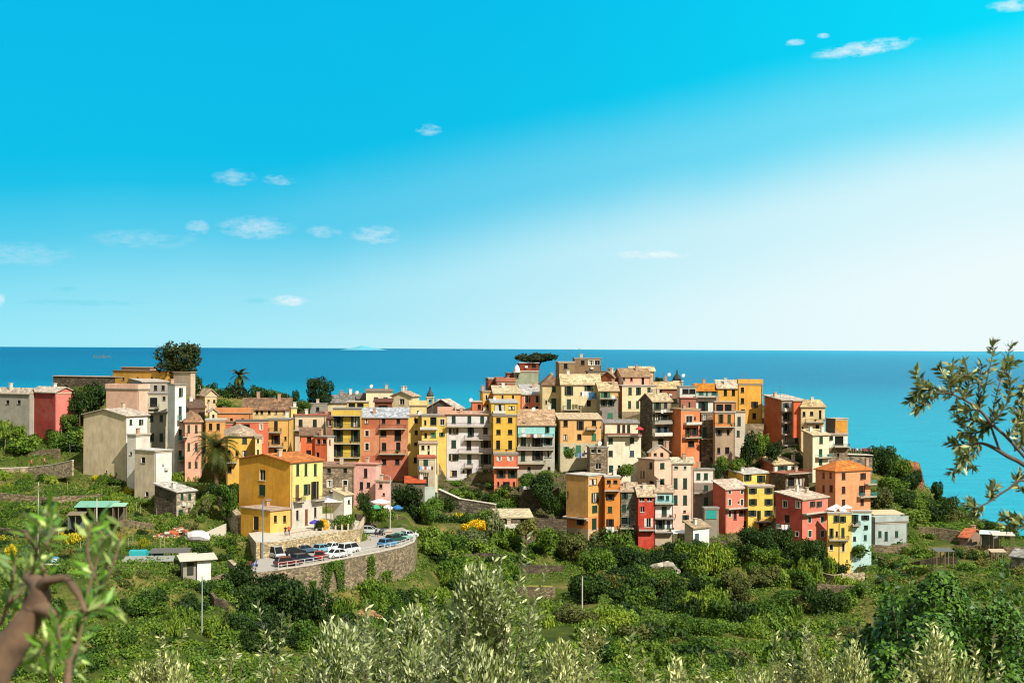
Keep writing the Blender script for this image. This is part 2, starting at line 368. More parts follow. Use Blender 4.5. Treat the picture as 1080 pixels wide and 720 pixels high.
def build_building(b):
    xl, xc, xr = b['xs']; yt, yb = b['ys']; D = b['D']; ya = R(b['yaw'])
    P0 = at(xc, yb, D); H = at(xc, yt, D).z-P0.z
    ym = (yt+yb)/2; dR = Vector((math.cos(ya), math.sin(ya))); dL = Vector((-math.sin(ya), math.cos(ya)))
    def wid(px, d):
        t = ray(px, ym).x; return (t*P0.y-P0.x)/(d.x-t*d.y)
    wR = wid(xr, dR) if xr > xc else b['dep']; wL = wid(xl, dL) if xl < xc else b['dep']
    if wR <= 0 or wL <= 0 or wR > 60 or wL > 60: print('BAD WIDTH', b['label'], wR, wL); wR = min(max(wR, 4), 20); wL = min(max(wL, 4), 20)
    inv = Matrix.Rotation(-ya, 3, 'Z')
    def loc(face, px, py):
        d = inv @ ray(px, py); o = inv @ (Vector((0, 0, ZC))-P0)
        t = -o.y/d.y if face == 'R' else -o.x/d.x
        p = o+d*t; return (p.x if face == 'R' else p.y), p.z
    root = thing(b['name'], b['label'], b['cat'], P0, ya, b['grp'])
    z0 = -b['low']; kind, rpx, rcol = b['roof']
    look = max(.0, -(ray(xc, yt).z))
    run = {'gx': wL/2, 'gy': wR/2, 'hip': min(wL, wR)/2, 'sx': wL, 'sy': wR}.get(kind, 0)
    rise = max(.45, rpx*D/F-(run*look if kind in ('gx', 'hip', 'sx') else 0)) if run else 0
    if kind == 'gy': rise = rpx*D/F
    mats = [wallmat(b['col'])]+[wallmat(c) for _, c in b['bands']]
    lc_ = next((v for k, v in LCOL.items() if b['label'].startswith(k)), None); rc_ = next((v for k, v in RCOL.items() if b['label'].startswith(k)), None)
    if rc_: mats[0] = wallmat(rc_)
    LI = 0
    if lc_: mats.append(wallmat(lc_)); LI = len(mats)-1
    mb = MB(); wins = []
    holes = {'R': [], 'L': []}
    for face, k, px, py, w, h, col in parseW(b['W']):
        u0, zz = loc(face, px-w/2, py); u1, _ = loc(face, px+w/2, py); _, za = loc(face, px, py-h/2); _, zb = loc(face, px, py+h/2)
        u = (u0+u1)/2; ww = max(.3, round(abs(u1-u0), 1)); hh = max(.3, round(za-zb, 1)); W_ = wR if face == 'R' else wL
        if kind[0] == 'o': pass
        u = min(max(u, ww/2+.1), W_-ww/2-.1)
        if u-ww/2 < .05: continue
        z = (za+zb)/2
        if z+hh/2 > H-.12: z = H-.12-hh/2
        if any(abs(u-q[0]) < (ww+q[2])/2+.05 and abs(z-q[1]) < (hh+q[3])/2+.05 for q in holes[face]): continue
        holes[face].append((u, z, ww, hh)); wins.append((face, k, u, z, ww, hh, col))
    for face, Wd in (('R', wR), ('L', wL)):
        bz = []
        for yy, c in b['bands']:
            bz.append(loc(face, xc, yy)[1])
        us = sorted({0, Wd, *[q[0]-q[2]/2 for q in holes[face]], *[q[0]+q[2]/2 for q in holes[face]]})
        zs = sorted({z0, H, *[q[1]-q[3]/2 for q in holes[face]], *[q[1]+q[3]/2 for q in holes[face]], *[v for v in bz if z0 < v < H]})
        P = (lambda u, z, n=0: (u, n, z)) if face == 'R' else (lambda u, z, n=0: (n, u, z))
        for a, c in zip(us, us[1:]):
            for e, g in zip(zs, zs[1:]):
                if c-a < 1e-5 or g-e < 1e-5: continue
                mu, mz = (a+c)/2, (e+g)/2
                if any(abs(mu-q[0]) < q[2]/2 and abs(mz-q[1]) < q[3]/2 for q in holes[face]): continue
                mi = LI if face == 'L' else 0
                for k, v in enumerate(bz):
                    if mz < v and not (face == 'L' and b['label'].startswith('mustard')): mi = k+1
                q = [P(a, e), P(c, e), P(c, g), P(a, g)]
                mb.quad(q if face == 'R' else q[::-1], mi)
        dpt = .22
        for (u, z, w, h) in holes[face]:
            a, c, e, g = u-w/2, u+w/2, z-h/2, z+h/2
            for q in ([P(a, e), P(a, g), P(a, g, dpt), P(a, e, dpt)], [P(c, e), P(c, e, dpt), P(c, g, dpt), P(c, g)],
                      [P(a, g), P(c, g), P(c, g, dpt), P(a, g, dpt)], [P(a, e), P(a, e, dpt), P(c, e, dpt), P(c, e)]): mb.quad(q)
            mb.quad([P(a, e, dpt), P(c, e, dpt), P(c, g, dpt), P(a, g, dpt)])
    mb.quad([(wR, 0, z0), (wR, wL, z0), (wR, wL, H), (wR, 0, H)]); mb.quad([(wR, wL, z0), (0, wL, z0), (0, wL, H), (wR, wL, H)])
    mb.quad([(0, 0, H), (wR, 0, H), (wR, wL, H), (0, wL, H)])
    T = .2; o = .35; rf = MB()
    def slab(pts):     # pts ccw from above; thick sheet
        up = [Vector(p) for p in pts]; dn = [p-Vector((0, 0, T)) for p in up]; n = len(up); i = len(rf.v)
        rf.v += [tuple(p) for p in up+dn]
        rf.f.append(tuple(i+k for k in range(n))); rf.f.append(tuple(i+n+k for k in range(n))[::-1]); rf.m += [0, 1]
        for k in range(n): rf.f.append((i+k, i+n+k, i+n+(k+1) % n, i+(k+1) % n)); rf.m.append(1)
    h0 = H+.02+T
    if kind == 'gx':
        mb.quad([(0, 0, H), (0, wL/2, H+rise), (0, wL, H)], LI); mb.quad([(wR, 0, H), (wR, wL, H), (wR, wL/2, H+rise)])
        s = rise/(wL/2)
        slab([(-o, -o, h0-s*o), (wR+o, -o, h0-s*o), (wR+o, wL/2, h0+rise), (-o, wL/2, h0+rise)])
        slab([(-o, wL/2, h0+rise), (wR+o, wL/2, h0+rise), (wR+o, wL+o, h0-s*o), (-o, wL+o, h0-s*o)])
    elif kind == 'gy':
        mb.quad([(0, 0, H), (wR, 0, H), (wR/2, 0, H+rise)]); mb.quad([(0, wL, H), (wR/2, wL, H+rise), (wR, wL, H)])
        s = rise/(wR/2)
        slab([(-o, -o, h0-s*o), (wR/2, -o, h0+rise), (wR/2, wL+o, h0+rise), (-o, wL+o, h0-s*o)])
        slab([(wR/2, -o, h0+rise), (wR+o, -o, h0-s*o), (wR+o, wL+o, h0-s*o), (wR/2, wL+o, h0+rise)])
    elif kind == 'sx':
        mb.quad([(0, 0, H), (0, wL, H+rise), (0, wL, H)], LI); mb.quad([(wR, 0, H), (wR, wL, H), (wR, wL, H+rise)])
        mb.quad([(0, wL, H), (0, wL, H+rise), (wR, wL, H+rise), (wR, wL, H)]); s = rise/wL
        slab([(-o, -o, h0-s*o), (wR+o, -o, h0-s*o), (wR+o, wL+o, h0+rise+s*o), (-o, wL+o, h0+rise+s*o)])
    elif kind == 'hip':
        c = [(-o, -o), (wR+o, -o), (wR+o, wL+o), (-o, wL+o)]; m_ = min(wR, wL)/2+o
        if wR >= wL: r0, r1 = (m_-o, wL/2), (wR+o-m_, wL/2)
        else: r0, r1 = (wR/2, m_-o), (wR/2, wL+o-m_)
        hz = h0-.1; rz_ = h0+rise; q = [(x, y, hz) for x, y in c]; a = (*r0, rz_); d = (*r1, rz_)
        if wR >= wL: fs = [[q[0], q[1], d, a], [q[1], q[2], d], [q[2], q[3], a, d], [q[3], q[0], a]]
        else: fs = [[q[0], q[1], a], [q[1], q[2], d, a], [q[2], q[3], d], [q[3], q[0], a, d]]
        for f_ in fs: slab(f_)
    else:
        slab([(-.2, -.25, h0), (wR+.2, -.25, h0), (wR+.2, wL+.2, h0), (-.2, wL+.2, h0)])
    w_ = mb.build('wall', mats, root)
    eave = plain('eave_board', tuple(int(v*.8) for v in rcol), .8)
    rob = rf.build('roof', [tiles(rcol, .8 if kind != 'flat' else .35), eave], root)
    rc = random.Random(int(xc*7+yt))
    chs = list(b['ch']) or [(rc.uniform(.15, .85), rc.uniform(.3, .8)) for _ in range(rc.choice([0, 1, 1, 2]) if kind != 'flat' else rc.choice([0, 0, 1]))]
    for cx, cy in chs:
        x, y = cx*wR, cy*wL; zb = h0+(rise*(1-abs(cy-.5)*2) if kind == 'gx' else rise*cy if kind == 'sx' else rise*.7 if kind in ('hip', 'gy') else 0)-.3
        c = MB(); hh = rc.uniform(1.0, 1.6)
        c.box(x-.35, y-.25, zb-.4, x+.35, y+.25, zb+hh); c.box(x-.45, y-.35, zb+hh+.12, x+.45, y+.35, zb+hh+.2)
        for sx_ in (-.3, .22): c.box(x+sx_, y-.2, zb+hh, x+sx_+.08, y+.2, zb+hh+.12)
        c.build('chimney', plaster(rc.choice([(200, 180, 150), (190, 150, 120), (220, 214, 200)])), rob)
    if b['par']:
        pm = MB(); ph = .95; pc = b['par'] if isinstance(b['par'], tuple) else b['col']
        x0, y0, x1, y1 = -.15, -.2, wR+.15, wL+.15
        pm.box(x0, y0, h0-.01, x1, y0+.18, h0+ph); pm.box(x0, y1-.18, h0-.01, x1, y1, h0+ph)
        pm.box(x0, y0+.18, h0-.01, x0+.18, y1-.18, h0+ph); pm.box(x1-.18, y0+.18, h0-.01, x1, y1-.18, h0+ph)
        pm.build('parapet', wallmat(pc), root)
    rq = random.Random(int(xc*13+yb*5)); 
    if not b['pipe'] and rq.random() < .6 and wR > 3:
        p = MB(); xp = rq.choice([.12, wR-.12]); p.tube([(xp, -.09, z0+4), (xp, -.09, H)], .05, 6); p.build('drainpipe', plain('pipe_metal', rq.choice([(120, 96, 74), (90, 84, 78)]), .5), root)
    if H > 4:
        p = MB(); p.box(-.06, -.1, H-.28, wR+.06, -.004, H-.02); p.build('cornice', plain('cornice_plaster', (190, 176, 150), .9), root)
    if rq.random() < .5 and wR > 4:
        p = MB(); zz_ = H*rq.choice([.35, .55, .62]); x_ = wR*rq.choice([.35, .65]); 
        if not any(abs(x_-q_[0]) < q_[2]/2+.9 and abs(zz_-q_[1]) < q_[3]/2+.5 for q_ in holes['R']):
            p.box(x_-.4, -.38, zz_-.25, x_+.4, -.03, zz_+.3); p.box(x_-.35, -.03, zz_-.25, x_+.35, -.004, zz_-.2); p.build('cooling_unit', plain('unit_casing', (206, 204, 196), .5), root)
    for (face, k, u, z, w, h, col) in wins:
        qv = rq.random()
        if k[0] == 'c' and qv < .22 and w > .5: k = 'h'+k[1:]
        elif k[0] in 'xo' and qv < .09: k = {'x': 'y', 'o': 'p'}[k[0]]+k[1:]
        ms = winmeshes(w, h, k[0], col, 't' in k[1:])
        rot = (0, 0, 0) if face == 'R' else (0, 0, -math.pi/2); lc = (u, 0, z) if face == 'R' else (0, u, z)
        win = link('window' if k[0] != 'd' else 'door', ms[0][1], root, lc, rot)
        for nm, me in ms[1:]: link(nm, me, win)
    for it in b['Bal'].split(';'):
        it = it.split()
        if not it: continue
        face, xr_, yy, hh, st = it; x0, x1 = map(float, xr_.split('-'))
        u0, z = loc(face, x0, float(yy)); u1, _ = loc(face, x1, float(yy)); hm = float(hh)*D/F
        if face == 'R':
            u0 = max(u0, -.4)
        L_ = u1-u0
        s = MB(); s.box(u0, -1.15, z-.2, u1, -.01, z)
        nb = max(2, int(L_/2.0))
        for q in range(nb+1): x = u0+.2+(L_-.5)*q/nb; s.box(x, -.8, z-.5, x+.12, -.01, z-.202)
        def conv(mbx):
            if face == 'L':
                mbx.v = [(y, x, zz) for x, y, zz in mbx.v]; mbx.f = [f[::-1] for f in mbx.f]
            return mbx
        bo = conv(s).build('balcony', plain('balcony_concrete', (176, 168, 150), .9), root)
        r = MB()
        if st[0] == 's':
            r.box(u0, -1.15, z+.002, u1, -1.05, z+hm); r.box(u0, -1.04, z+.002, u0+.08, -.01, z+hm); r.box(u1-.08, -1.04, z+.002, u1, -.01, z+hm)
            m_ = plaster({'w': (222, 218, 205), 'y': (226, 190, 60), 'g': (150, 146, 134), 'o': (214, 120, 70)}.get(st[1:2], (200, 190, 170)))
        else:
            r.box(u0, -1.13, z+hm-.05, u1, -1.08, z+hm)
            n = max(3, int(L_/.22))
            for q in range(n+1): x = u0+(L_-.04)*q/n; r.box(x, -1.12, z+.002, x+.035, -1.09, z+hm-.051)
            for x in (u0, u1-.04):
                r.box(x, -1.08, z+hm-.05, x+.04, -.01, z+hm)
                for q in range(5): yq = -1.0+q*.22; r.box(x, yq, z+.002, x+.03, yq+.03, z+hm-.051)
            m_ = plain('railing_metal', {'t': (70, 170, 165), 'r': (130, 60, 40)}.get(st[1:2], (60, 56, 52)), .5)
        conv(r).build('railing', m_, bo)
        if face == 'R' and hm > .5: BALC.append((P0+Matrix.Rotation(ya, 3, 'Z') @ Vector((u0+(u1-u0)*rc.uniform(.15, .85), -.7, z+.005)), b['label']))
        # planter on some balconies
    if b['pipe']:
        p = MB(); p.tube([(wR*b['pipe'], -.09, z0+5), (wR*b['pipe'], -.09, H)], .06, 6); p.build('drainpipe', plain('pipe_metal', (150, 120, 90), .5), root)
    return root
PALE = (222, 206, 186); BEI = (204, 178, 148); TER = (214, 128, 62); BRN = (146, 112, 82); GRY = (176, 172, 162); WHI = (226, 220, 208)
# ---- left part
B('pale grey house at the far left edge with low bushes before it', (-22, 31, 36), (414, 452), 312, 62, (172, 166, 150), ('gy', 4, PALE), 'L x 8,20 424 3x4', ctrl=False)
B('coral pink house with pale tiled roof on the left hillside', (31, 58, 79), (414, 455), 309, 55, (236, 124, 108), ('gy', 5, PALE), '', ch=[(.5, .4)])
B('long low dark stone building with flat pale roof behind the coral pink house', (56, 133, 140), (398, 424), 342, 66, 'dstone', ('flat', 0, PALE), 'L x 70,95,118 408 3x4 k')
B('long ochre flat building on the ridge left of the big round tree', (119, 174, 184), (392, 408), 336, 62, (206, 152, 40), ('flat', 0, BRN), 'L x 130,145,160 399 2x3 d')
B('small brown roof storey standing on the long ochre ridge building', (128, 158, 166), (388, 394), 344, 62, (190, 150, 110), ('flat', 0, BEI), ctrl=False)
B('pale plain block directly under the big round tree', (183, 201, 206), (393, 410), 332, 55, (208, 184, 152), ('flat', 0, BEI))
B('peach plastered flat block behind the tall beige gable house', (112, 145, 157), (411, 440), 305, 62, (240, 190, 158), ('flat', 0, GRY), par=True)
B('grey rooftop storey behind the peach plastered block', (130, 150, 178), (403, 420), 312, 20, (168, 160, 146), ('flat', 0, PALE), 'R x 156,164,172 409 3x5 k', ctrl=False)
B('tall blank beige house with white side and shallow gable roof at left', (88, 133, 156), (439, 508), 285, 58, (240, 234, 220), ('gx', 8, PALE), 'R c 138,148 445 2.6x5.5 g;L x 112 497 1.5x2 d', low=10)
B('white box annexe stepping out below the beige gable house', (134, 143, 158), (459, 515), 281, 58, (232, 224, 206), ('flat', 0, PALE), 'L x 138 478 2x3 d', low=10)
B('beige and white square block with flat roof at the foot of the gable house', (142, 163, 181), (476, 527), 272, 55, (242, 236, 222), ('flat', 0, WHI), 'L x 151 485 3.5x6 r;L x 155 521 3x5 k;R x 172 490 1x1', low=10)
B('low stone cottage with pale sloping roof below the beige house', (163, 186, 206), (519, 549), 262, 50, 'pstone', ('sx', 10, WHI), 'R c 192,200 523.5 2.6x6 g;R c 190.5 541 4x7 g;R d 199.5 541 2.6x11 n', low=8, ch=[(.2, .3)])
B('grey green building with rounded balcony beside the white tower house', (150, 156, 178), (415, 490), 298, 12, (190, 184, 158), ('flat', 0, GRY), 'R x 162 424 8x9 k;R x 173 420 2.5x4;R c 160,170 441 3x7 g;R c 159,170 461 3x8 g;R c 160,170 480 3x7 g', 'R 156-168 430 4 m;R 156-177 434 .5 s')
B('narrow tall white house with green shutters and balconies on the left', (177, 184, 196), (406, 500), 290, 38, (236, 234, 222), ('flat', 0, GRY), 'R c 190 413.5 2.6x9 g;R c 190 436 3x15 g;R c 190 459 3x12 g;R c 190 480 3x10 g', 'R 187-198 443 5 mt;R 187-198 464 5 mt;R 187-198 485 5 mt', bands=[])
B('narrow pink house with green shutters left of the yellow palm house', (192, 195, 213), (445, 505), 284, 14, (244, 176, 140), ('hip', 6, (190, 140, 100)), 'R c 199,207 452 2.4x8 g;R c 199,207 471 2.4x8 g;R c 200,207 490 2.4x6 g', 'R 191-198 460 4 mr', low=8)
B('old house with long stone slab roof behind the pink house', (194, 216, 229), (417, 445), 332, 40, (224, 190, 140), ('gy', 6, BEI), 'R x 220,226 423 2x3 k', ch=[(.7, .7), (.2, .4)])
B('dark brown tiled house between the pink house and the white tower', (194, 199, 216), (430, 460), 308, 20, (110, 84, 64), ('sx', 8, (120, 90, 66)), 'R x 211 437 3x5 k')
B('ochre house with flat pale terrace above the palm crown', (214, 217, 233), (443, 480), 298, 8, (216, 160, 76), ('flat', 0, WHI), 'R x 222,230 450 3x7 k', par=False)
B('small cream dormer hut on the terrace above the palm crown', (219, 221, 229), (434, 444), 305, 20, (236, 214, 160), ('gy', 3, PALE), 'R x 225 439 2x4 k', ctrl=False)
B('brick red house front half hidden by the palm crown', (232, 233, 249), (446, 480), 300, 5, (204, 98, 66), ('flat', 0, BRN), 'R x 243 460 3x5 k', ctrl=False)
B('long orange terrace wall house behind the palm crown', (224, 226, 264), (436, 452), 316, 3, (220, 142, 78), ('flat', 0, BEI), 'R x 236,244,256 443 2.6x4 d', par=True)
B('red orange house with open wooden loggia in the left cluster', (248, 249, 283), (444, 485), 297, 10, (220, 108, 66), ('flat', 0, (120, 112, 104)), 'R x 257 451 13x8 k;R xt 275.5 450 2.4x6 b;R xt 275.5 464 2.4x6 b;R x 262,268 467 2.4x4', 'R 249-263 457 3 m')
B('yellow house with slab hip roof right behind the palm tree', (234, 239, 269), (460, 510), 272, 12, (238, 184, 62), ('hip', 8, BEI), 'R c 258 464 4.6x7 g;R x 258 479 4.6x8 g;R x 241,250 478 3x6;R x 242 495 4x7 d', 'R 237-250 487 5 m', low=8)
B('cream stair wing on the right of the yellow palm house', (268, 269, 276), (461, 505), 270, 12, (240, 214, 140), ('flat', 0, BEI), 'R x 272 464.5 2x6 w;R x 272 477 2x6 w', ctrl=False)
B('long cream house with a row of small windows near the left ridge', (253, 256, 306), (431, 455), 328, 2, (228, 196, 128), ('gx', 11, BRN), 'R x 264,271,276,284,291,300 434 2.6x5 k', ch=[(.3, .5), (.75, .4)])
B('bright yellow gable wall closing the long cream house on its right', (305, 307, 313), (430, 466), 324, 30, (244, 214, 110), ('flat', 0, PALE), 'R x 310 438 1.4x3', ctrl=False)
B('ochre house with two balconies under the long cream house', (282, 283, 305), (442, 486), 304, -4, (232, 180, 84), ('flat', 0, GRY), 'R c 291 449 3.6x10 k;R o 291 463.5 4x9 d;R x 301 462 2x4;R c 291,300 477 3x7 d', 'R 284-297 455 4 m;R 284-299 470 4 m', low=8)
B('sandy house with red terrace rail left of the yellow balcony house', (308, 311, 343), (438, 480), 322, 4, (222, 196, 158), ('flat', 0, (196, 110, 80)), 'R c 317,332 446 3.6x7 k;R x 318,330 462 3x6 k', 'R 310-325 453 4 m')
B('orange house with slab roof and arched lower windows in the left cluster', (315, 317, 333), (459, 495), 298, 8, (228, 106, 46), ('sx', 7, BRN), 'R x 326 463.5 4x6 k;R x 325.5 478 4.6x7 k;R x 320,331 488 2x4', low=8)
B('orange house half with pink side wall and pale cornice', (332, 345, 352), (461, 500), 296, 62, (238, 120, 62), ('flat', 0, GRY), 'L x 336,342 465.5 3.2x5 k;L x 335 480 3x6 k;R x 348 466 1.6x5 n', low=8)
B('small grey house with single window beneath the round hilltop tree', (324, 327, 344), (426, 446), 346, 4, (150, 144, 132), ('flat', 0, GRY), 'R x 335 431.5 3x4.6 k')
B('low tiled dark house wedged beside the yellow balcony house', (333, 335, 350), (441, 470), 326, 4, (150, 110, 80), ('sx', 6, (130, 80, 60)), 'R x 344 446 2.6x6 k;R x 348 446 2x6 w', ctrl=False)
B('cream gable house with grey roof on the ridge above the yellow balconies', (341, 345, 372), (424, 445), 352, -4, (238, 216, 166), ('gx', 7, (140, 136, 126)), 'R x 366 430 2x3 k', ch=[(.5, .5)])
B('dark grey slate roofed house on the ridge left of the cream flat house', (352, 358, 386), (420, 440), 360, 2, (214, 190, 150), ('gx', 5, (124, 118, 110)), '', ch=[(.4, .4)])
B('cream flat topped house with two windows on the middle left ridge', (384, 386, 414), (413, 440), 352, 6, (240, 218, 172), ('flat', 0, (150, 130, 110)), 'R xt 396.5,406.5 421 4x4.6 k')
B('cream house with sloping roof and yellow side below the sea horizon', (413, 434, 442), (418, 440), 346, 62, (238, 214, 164), ('gx', 5, BEI), 'L xt 424 423.5 4.6x6 k')
B('yellow house front with dark green shutters and stacked balconies', (349, 351, 380), (431, 500), 316, 2, (216, 178, 40), ('flat', 0, GRY),
  'R o 357,375 444 4x12 g;R o 357,375 459.5 4x12 g;R o 357,375 475 4x12 g;R d 357 489 4x7 d;R x 372 489 3x4 d', 'R 350-380 451.5 5 m;R 350-380 467 5 m;R 350-380 482 5 m;R 350-380 437.5 5 sy', low=8)
B('rooftop loggia with white pergola roof above the yellow balcony house', (364, 366, 388), (424, 433), 327, 2, (216, 186, 80), ('flat', 0, PALE), 'R x 371,380 428.5 6x6 k', ctrl=False)
B('wide orange brick house with silver metal roof and long balcony', (379, 381, 430), (440, 505), 320, 3, (186, 104, 66), ('sx', 9, (196, 202, 206)),
  'R x 386.5,404.5,420 443.5 3.4x6 k;R xt 387 457 3.4x6 k;R x 404 457 6x6 k;R x 419.5 459 6x11 k;R xt 387 471 3.4x7 k;R x 405 471 4x8 k;R x 420 471 4x9 k;R x 405,419 487 4x6 k', 'R 400-428 451.5 4 m;R 400-428 478 4 m', bands=[(452, (208, 134, 92)), (480, (190, 104, 74))], low=10, pipe=.4)
B('brown timber loggia house peeping over the silver metal roof', (393, 395, 413), (424, 440), 334, 3, (128, 72, 44), ('sx', 3, (120, 60, 36)), 'R x 404 430 10x5 k', ctrl=False)
B('cream penthouse block above the plain yellow house', (430, 432, 449), (428, 440), 336, 4, (234, 210, 140), ('flat', 0, BEI), 'R x 441 434 2x2 k', par=True)
B('plain yellow house with three small windows beside the orange brick house', (428, 430, 444), (438, 508), 321, 4, (232, 196, 92), ('flat', 0, BEI), 'R x 439 443.5 2.8x5 d;R x 439 456 2.8x4.6 d;R x 438.5 468 2.8x3 r;R x 438 485 3x6 k', low=10)
B('yellow house with dark loggia and two planted balconies', (442, 444, 462), (438, 472), 318, 3, (236, 202, 92), ('flat', 0, GRY), 'R x 448.5 445.5 2x5 k;R x 457 444 6x8 k;R x 449 459 2.6x5 k;R c 457 458.5 5x5 l', 'R 443-461 452 2 sw;R 443-461 467 3 m', ctrl=False)
B('cream tower house with laundry line across its narrow front', (440, 441, 459), (483, 525), 304, 5, (196, 182, 152), ('flat', 0, (196, 96, 62)), 'R c 449 487 4.4x7 g;R c 449 507 4.4x9 k;R x 445 520 1.6x2', bands=[(513, (186, 200, 184))], low=8)
B('cream sunlit upper storey above the laundry tower', (440, 442, 461), (468, 490), 311, 4, (244, 226, 176), ('flat', 0, BEI), 'R x 452 471.5 2x4 k;R x 452 477.5 2x4 k;R x 446 472 3x4 b', ctrl=False)
B('thin yellow house with two windows left of the white balcony house', (461, 462, 472), (438, 470), 326, 3, (240, 198, 84), ('flat', 0, (214, 160, 130)), 'R xt 466.5 445 4x6 k;R o 466 458 3x4 l', par=(214, 170, 140), low=12)
B('grey stone church gable with pale roof above the yellow houses', (450, 481, 489), (431, 445), 362, 66, (104, 90, 80), ('gx', 10, PALE), 'L x 466 427 1x1 k', name='church', cat='church')
B('tall white house with long grey balconies in the village middle', (470, 471, 521), (437, 512), 326, 0, (222, 214, 214), ('sx', 3, (216, 170, 140)),
  'R c 478.5,495,508.5 442 3.8x8 g;R x 515 442 2.4x6 d;R o 478.5 454.5 4.6x6 d;R c 495.5 455 4.2x10 g;R c 512 454 4x6.5 k;R c 478.5 468 4.6x8 g;R d 494.5 469 4.6x10 d;R o 512.5 468 5x7.6 n;R o 478.5 482 4.6x7 g;R d 495 484 4x10 g;R o 512.5 484 5x10 g;R x 478.5 499 6x6 k;R x 489 497 1.6x3 g;R d 495 499.5 5x9 k;R d 512 500 5x9.6 r',
  'R 471-519 449 3.4 m;R 490-519 463 4 m;R 484-519 477 4 m;R 490-499 492 4 m;R 506-519 492 4 m', low=10, ch=[(.3, .6), (.8, .5)])
B('small orange brick hut with roof plants left of the ochre tower', (497, 498, 508), (424, 440), 345, 4, (214, 110, 62), ('flat', 0, PALE), 'R x 505.5 429 3x5 r')
B('slim ochre tower house with one narrow window on the slope', (506, 509, 521), (413, 445), 350, 14, (226, 166, 40), ('flat', 0, BEI), 'R xt 513 419 2x5 k;R x 514 428 2x3 k', ch=[(.1, .4)])
B('rust red block with rooftop pots at the left end of the hilltop', (512, 515, 525), (399, 420), 366, 14, (140, 72, 46), ('flat', 0, PALE), '')
B('low rust terrace house behind the ochre houses on the hilltop', (522, 524, 543), (403, 425), 360, 4, (176, 110, 80), ('flat', 0, (150, 70, 44)), 'R x 528,534 399 1x1', par=True)
B('rust red cabin against the grey green hilltop house', (533, 535, 543), (394, 410), 368, 6, (156, 82, 50), ('flat', 0, BRN), '')
B('ochre house with two small windows and pale speckled roof on the hilltop', (519, 521, 549), (415, 440), 346, 3, (234, 170, 40), ('sx', 8, (236, 214, 170)), 'R x 530,541 419 2x4 k', ch=[(.4, .7)])
B('small pink house with four dark windows on the hilltop', (548, 550, 573), (416, 440), 349, 3, (240, 138, 110), ('sx', 10, (206, 202, 196)), 'R ct 555.5,566.5 421 3x7 k;R xt 555.5,566.5 429.5 3x3 k')
B('grey green hilltop house with white dome and rust red terrace screen', (541, 543, 568), (392, 418), 364, 4, (160, 168, 136), ('flat', 0, PALE), 'R x 546 397 1.6x3 k')
B('rust red rooftop room on the grey green hilltop house', (546, 548, 568), (383, 393), 370, 4, (140, 56, 30), ('flat', 0, WHI), 'R x 563 386 4x4 k', ctrl=False)
B('bright yellow tall house with six dark windows in the village middle', (518, 520, 545), (438, 486), 322, 2, (232, 182, 46), ('flat', 0, GRY), 'R x 525.7,538 443 4x5.4 k;R x 525.7,538 455.5 4x5 k;R x 525.3,538 469 3.6x9 k', 'R 521-545 476 3 m', low=8)
B('yellow top storey with white framed loggia on the bright yellow house', (516, 518, 546), (425, 440), 325, 2, (228, 188, 50), ('flat', 0, (200, 200, 196)), 'R x 527 430 11x7 k;R x 539.5 430 6x4 k', 'R 520-533 435 2 sw', ctrl=False)
B('orange red house with white window frames under the bright yellow house', (519, 521, 546), (479, 522), 317, 2, (232, 116, 70), ('flat', 0, (170, 160, 140)), 'R o 526.5 483.5 2.4x4 w;R o 538 483.5 3x4 w;R o 528.5,540.5 499.5 4x8 g;R x 534 510.5 7x5 k;R x 525.5,542 510.5 2x5 r', 'R 520-547 492.5 1 sw', low=8)
B('turquoise house with beige slab roof and laundry balcony', (544, 546, 585), (448, 502), 323, 2, (150, 220, 218), ('gx', 16, (206, 170, 130)),
  'R c 552 453 2.4x6 w;R c 576.5 452.5 3x7 g;R c 552 465 4.6x9 g;R o 567 466.5 5x11 d;R o 578 465 4x8 g;R c 551.5 480 4x11 g;R o 567 480 5x10 d;R x 578 478 7x8 n;R x 558,579 494 3x3.4 k', 'R 547-584 460 3 m;R 545-584 473.5 3 sg;R 545-575 488 3 m', bands=[(461, (196, 190, 170)), (488, (186, 178, 156))], low=10, ch=[(.9, .5)])
B('cream stone house with brown slab hip roof on the hilltop', (569, 572, 592), (406, 445), 341, 4, (220, 196, 140), ('hip', 11, BRN), 'R c 584 409.5 4x6.4 g;R c 584 426 4.6x12 g;R x 576 424 1.6x4 k', bands=[(420, (206, 186, 140))])
B('cream house with pale patched roof and hanging blue sheet', (590, 592, 633), (405, 445), 338, 2, (232, 214, 160), ('gx', 10, (232, 208, 160)), 'R o 600 412 4x9 g;R o 621 409 4x6 g;R d 600 426.5 4x11 g;R x 621 425 4x6 d;R x 613 415 1.6x3 k', 'R 594-611 431.5 4 m', ch=[(.2, .5)])
B('plain brown stone house just left of the hilltop castle house', (586, 589, 606), (382, 405), 363, 6, (150, 122, 80), ('flat', 0, PALE), 'R x 596.5 386 3.6x5.4 k', low=8)
B('brown flat topped house crowning the village with glazed corner', (604, 606, 634), (378, 405), 369, 3, (146, 116, 80), ('flat', 0, GRY), 'R x 614.5 382.5 3.4x4.6 k;R xt 623.5,630 382.5 4.6x5 g;R x 610,622 396 3x2.6 k', low=8)
B('grey stone terrace wall house below the hilltop castle house', (618, 620, 644), (392, 412), 356, 5, (140, 110, 80), ('flat', 0, (120, 104, 84)), 'R x 628 396 3x2 k')
B('small house with green roller shutter and grey lower walls', (630, 632, 652), (412, 450), 334, 3, (226, 180, 100), ('sx', 8, (226, 198, 150)), 'R c 637 413.5 7x7 l;R c 636,643.5 425 4x6 g;R c 643.5 438 5x5 l', 'R 632-651 419.5 2 m', bands=[(419, (150, 142, 132))])
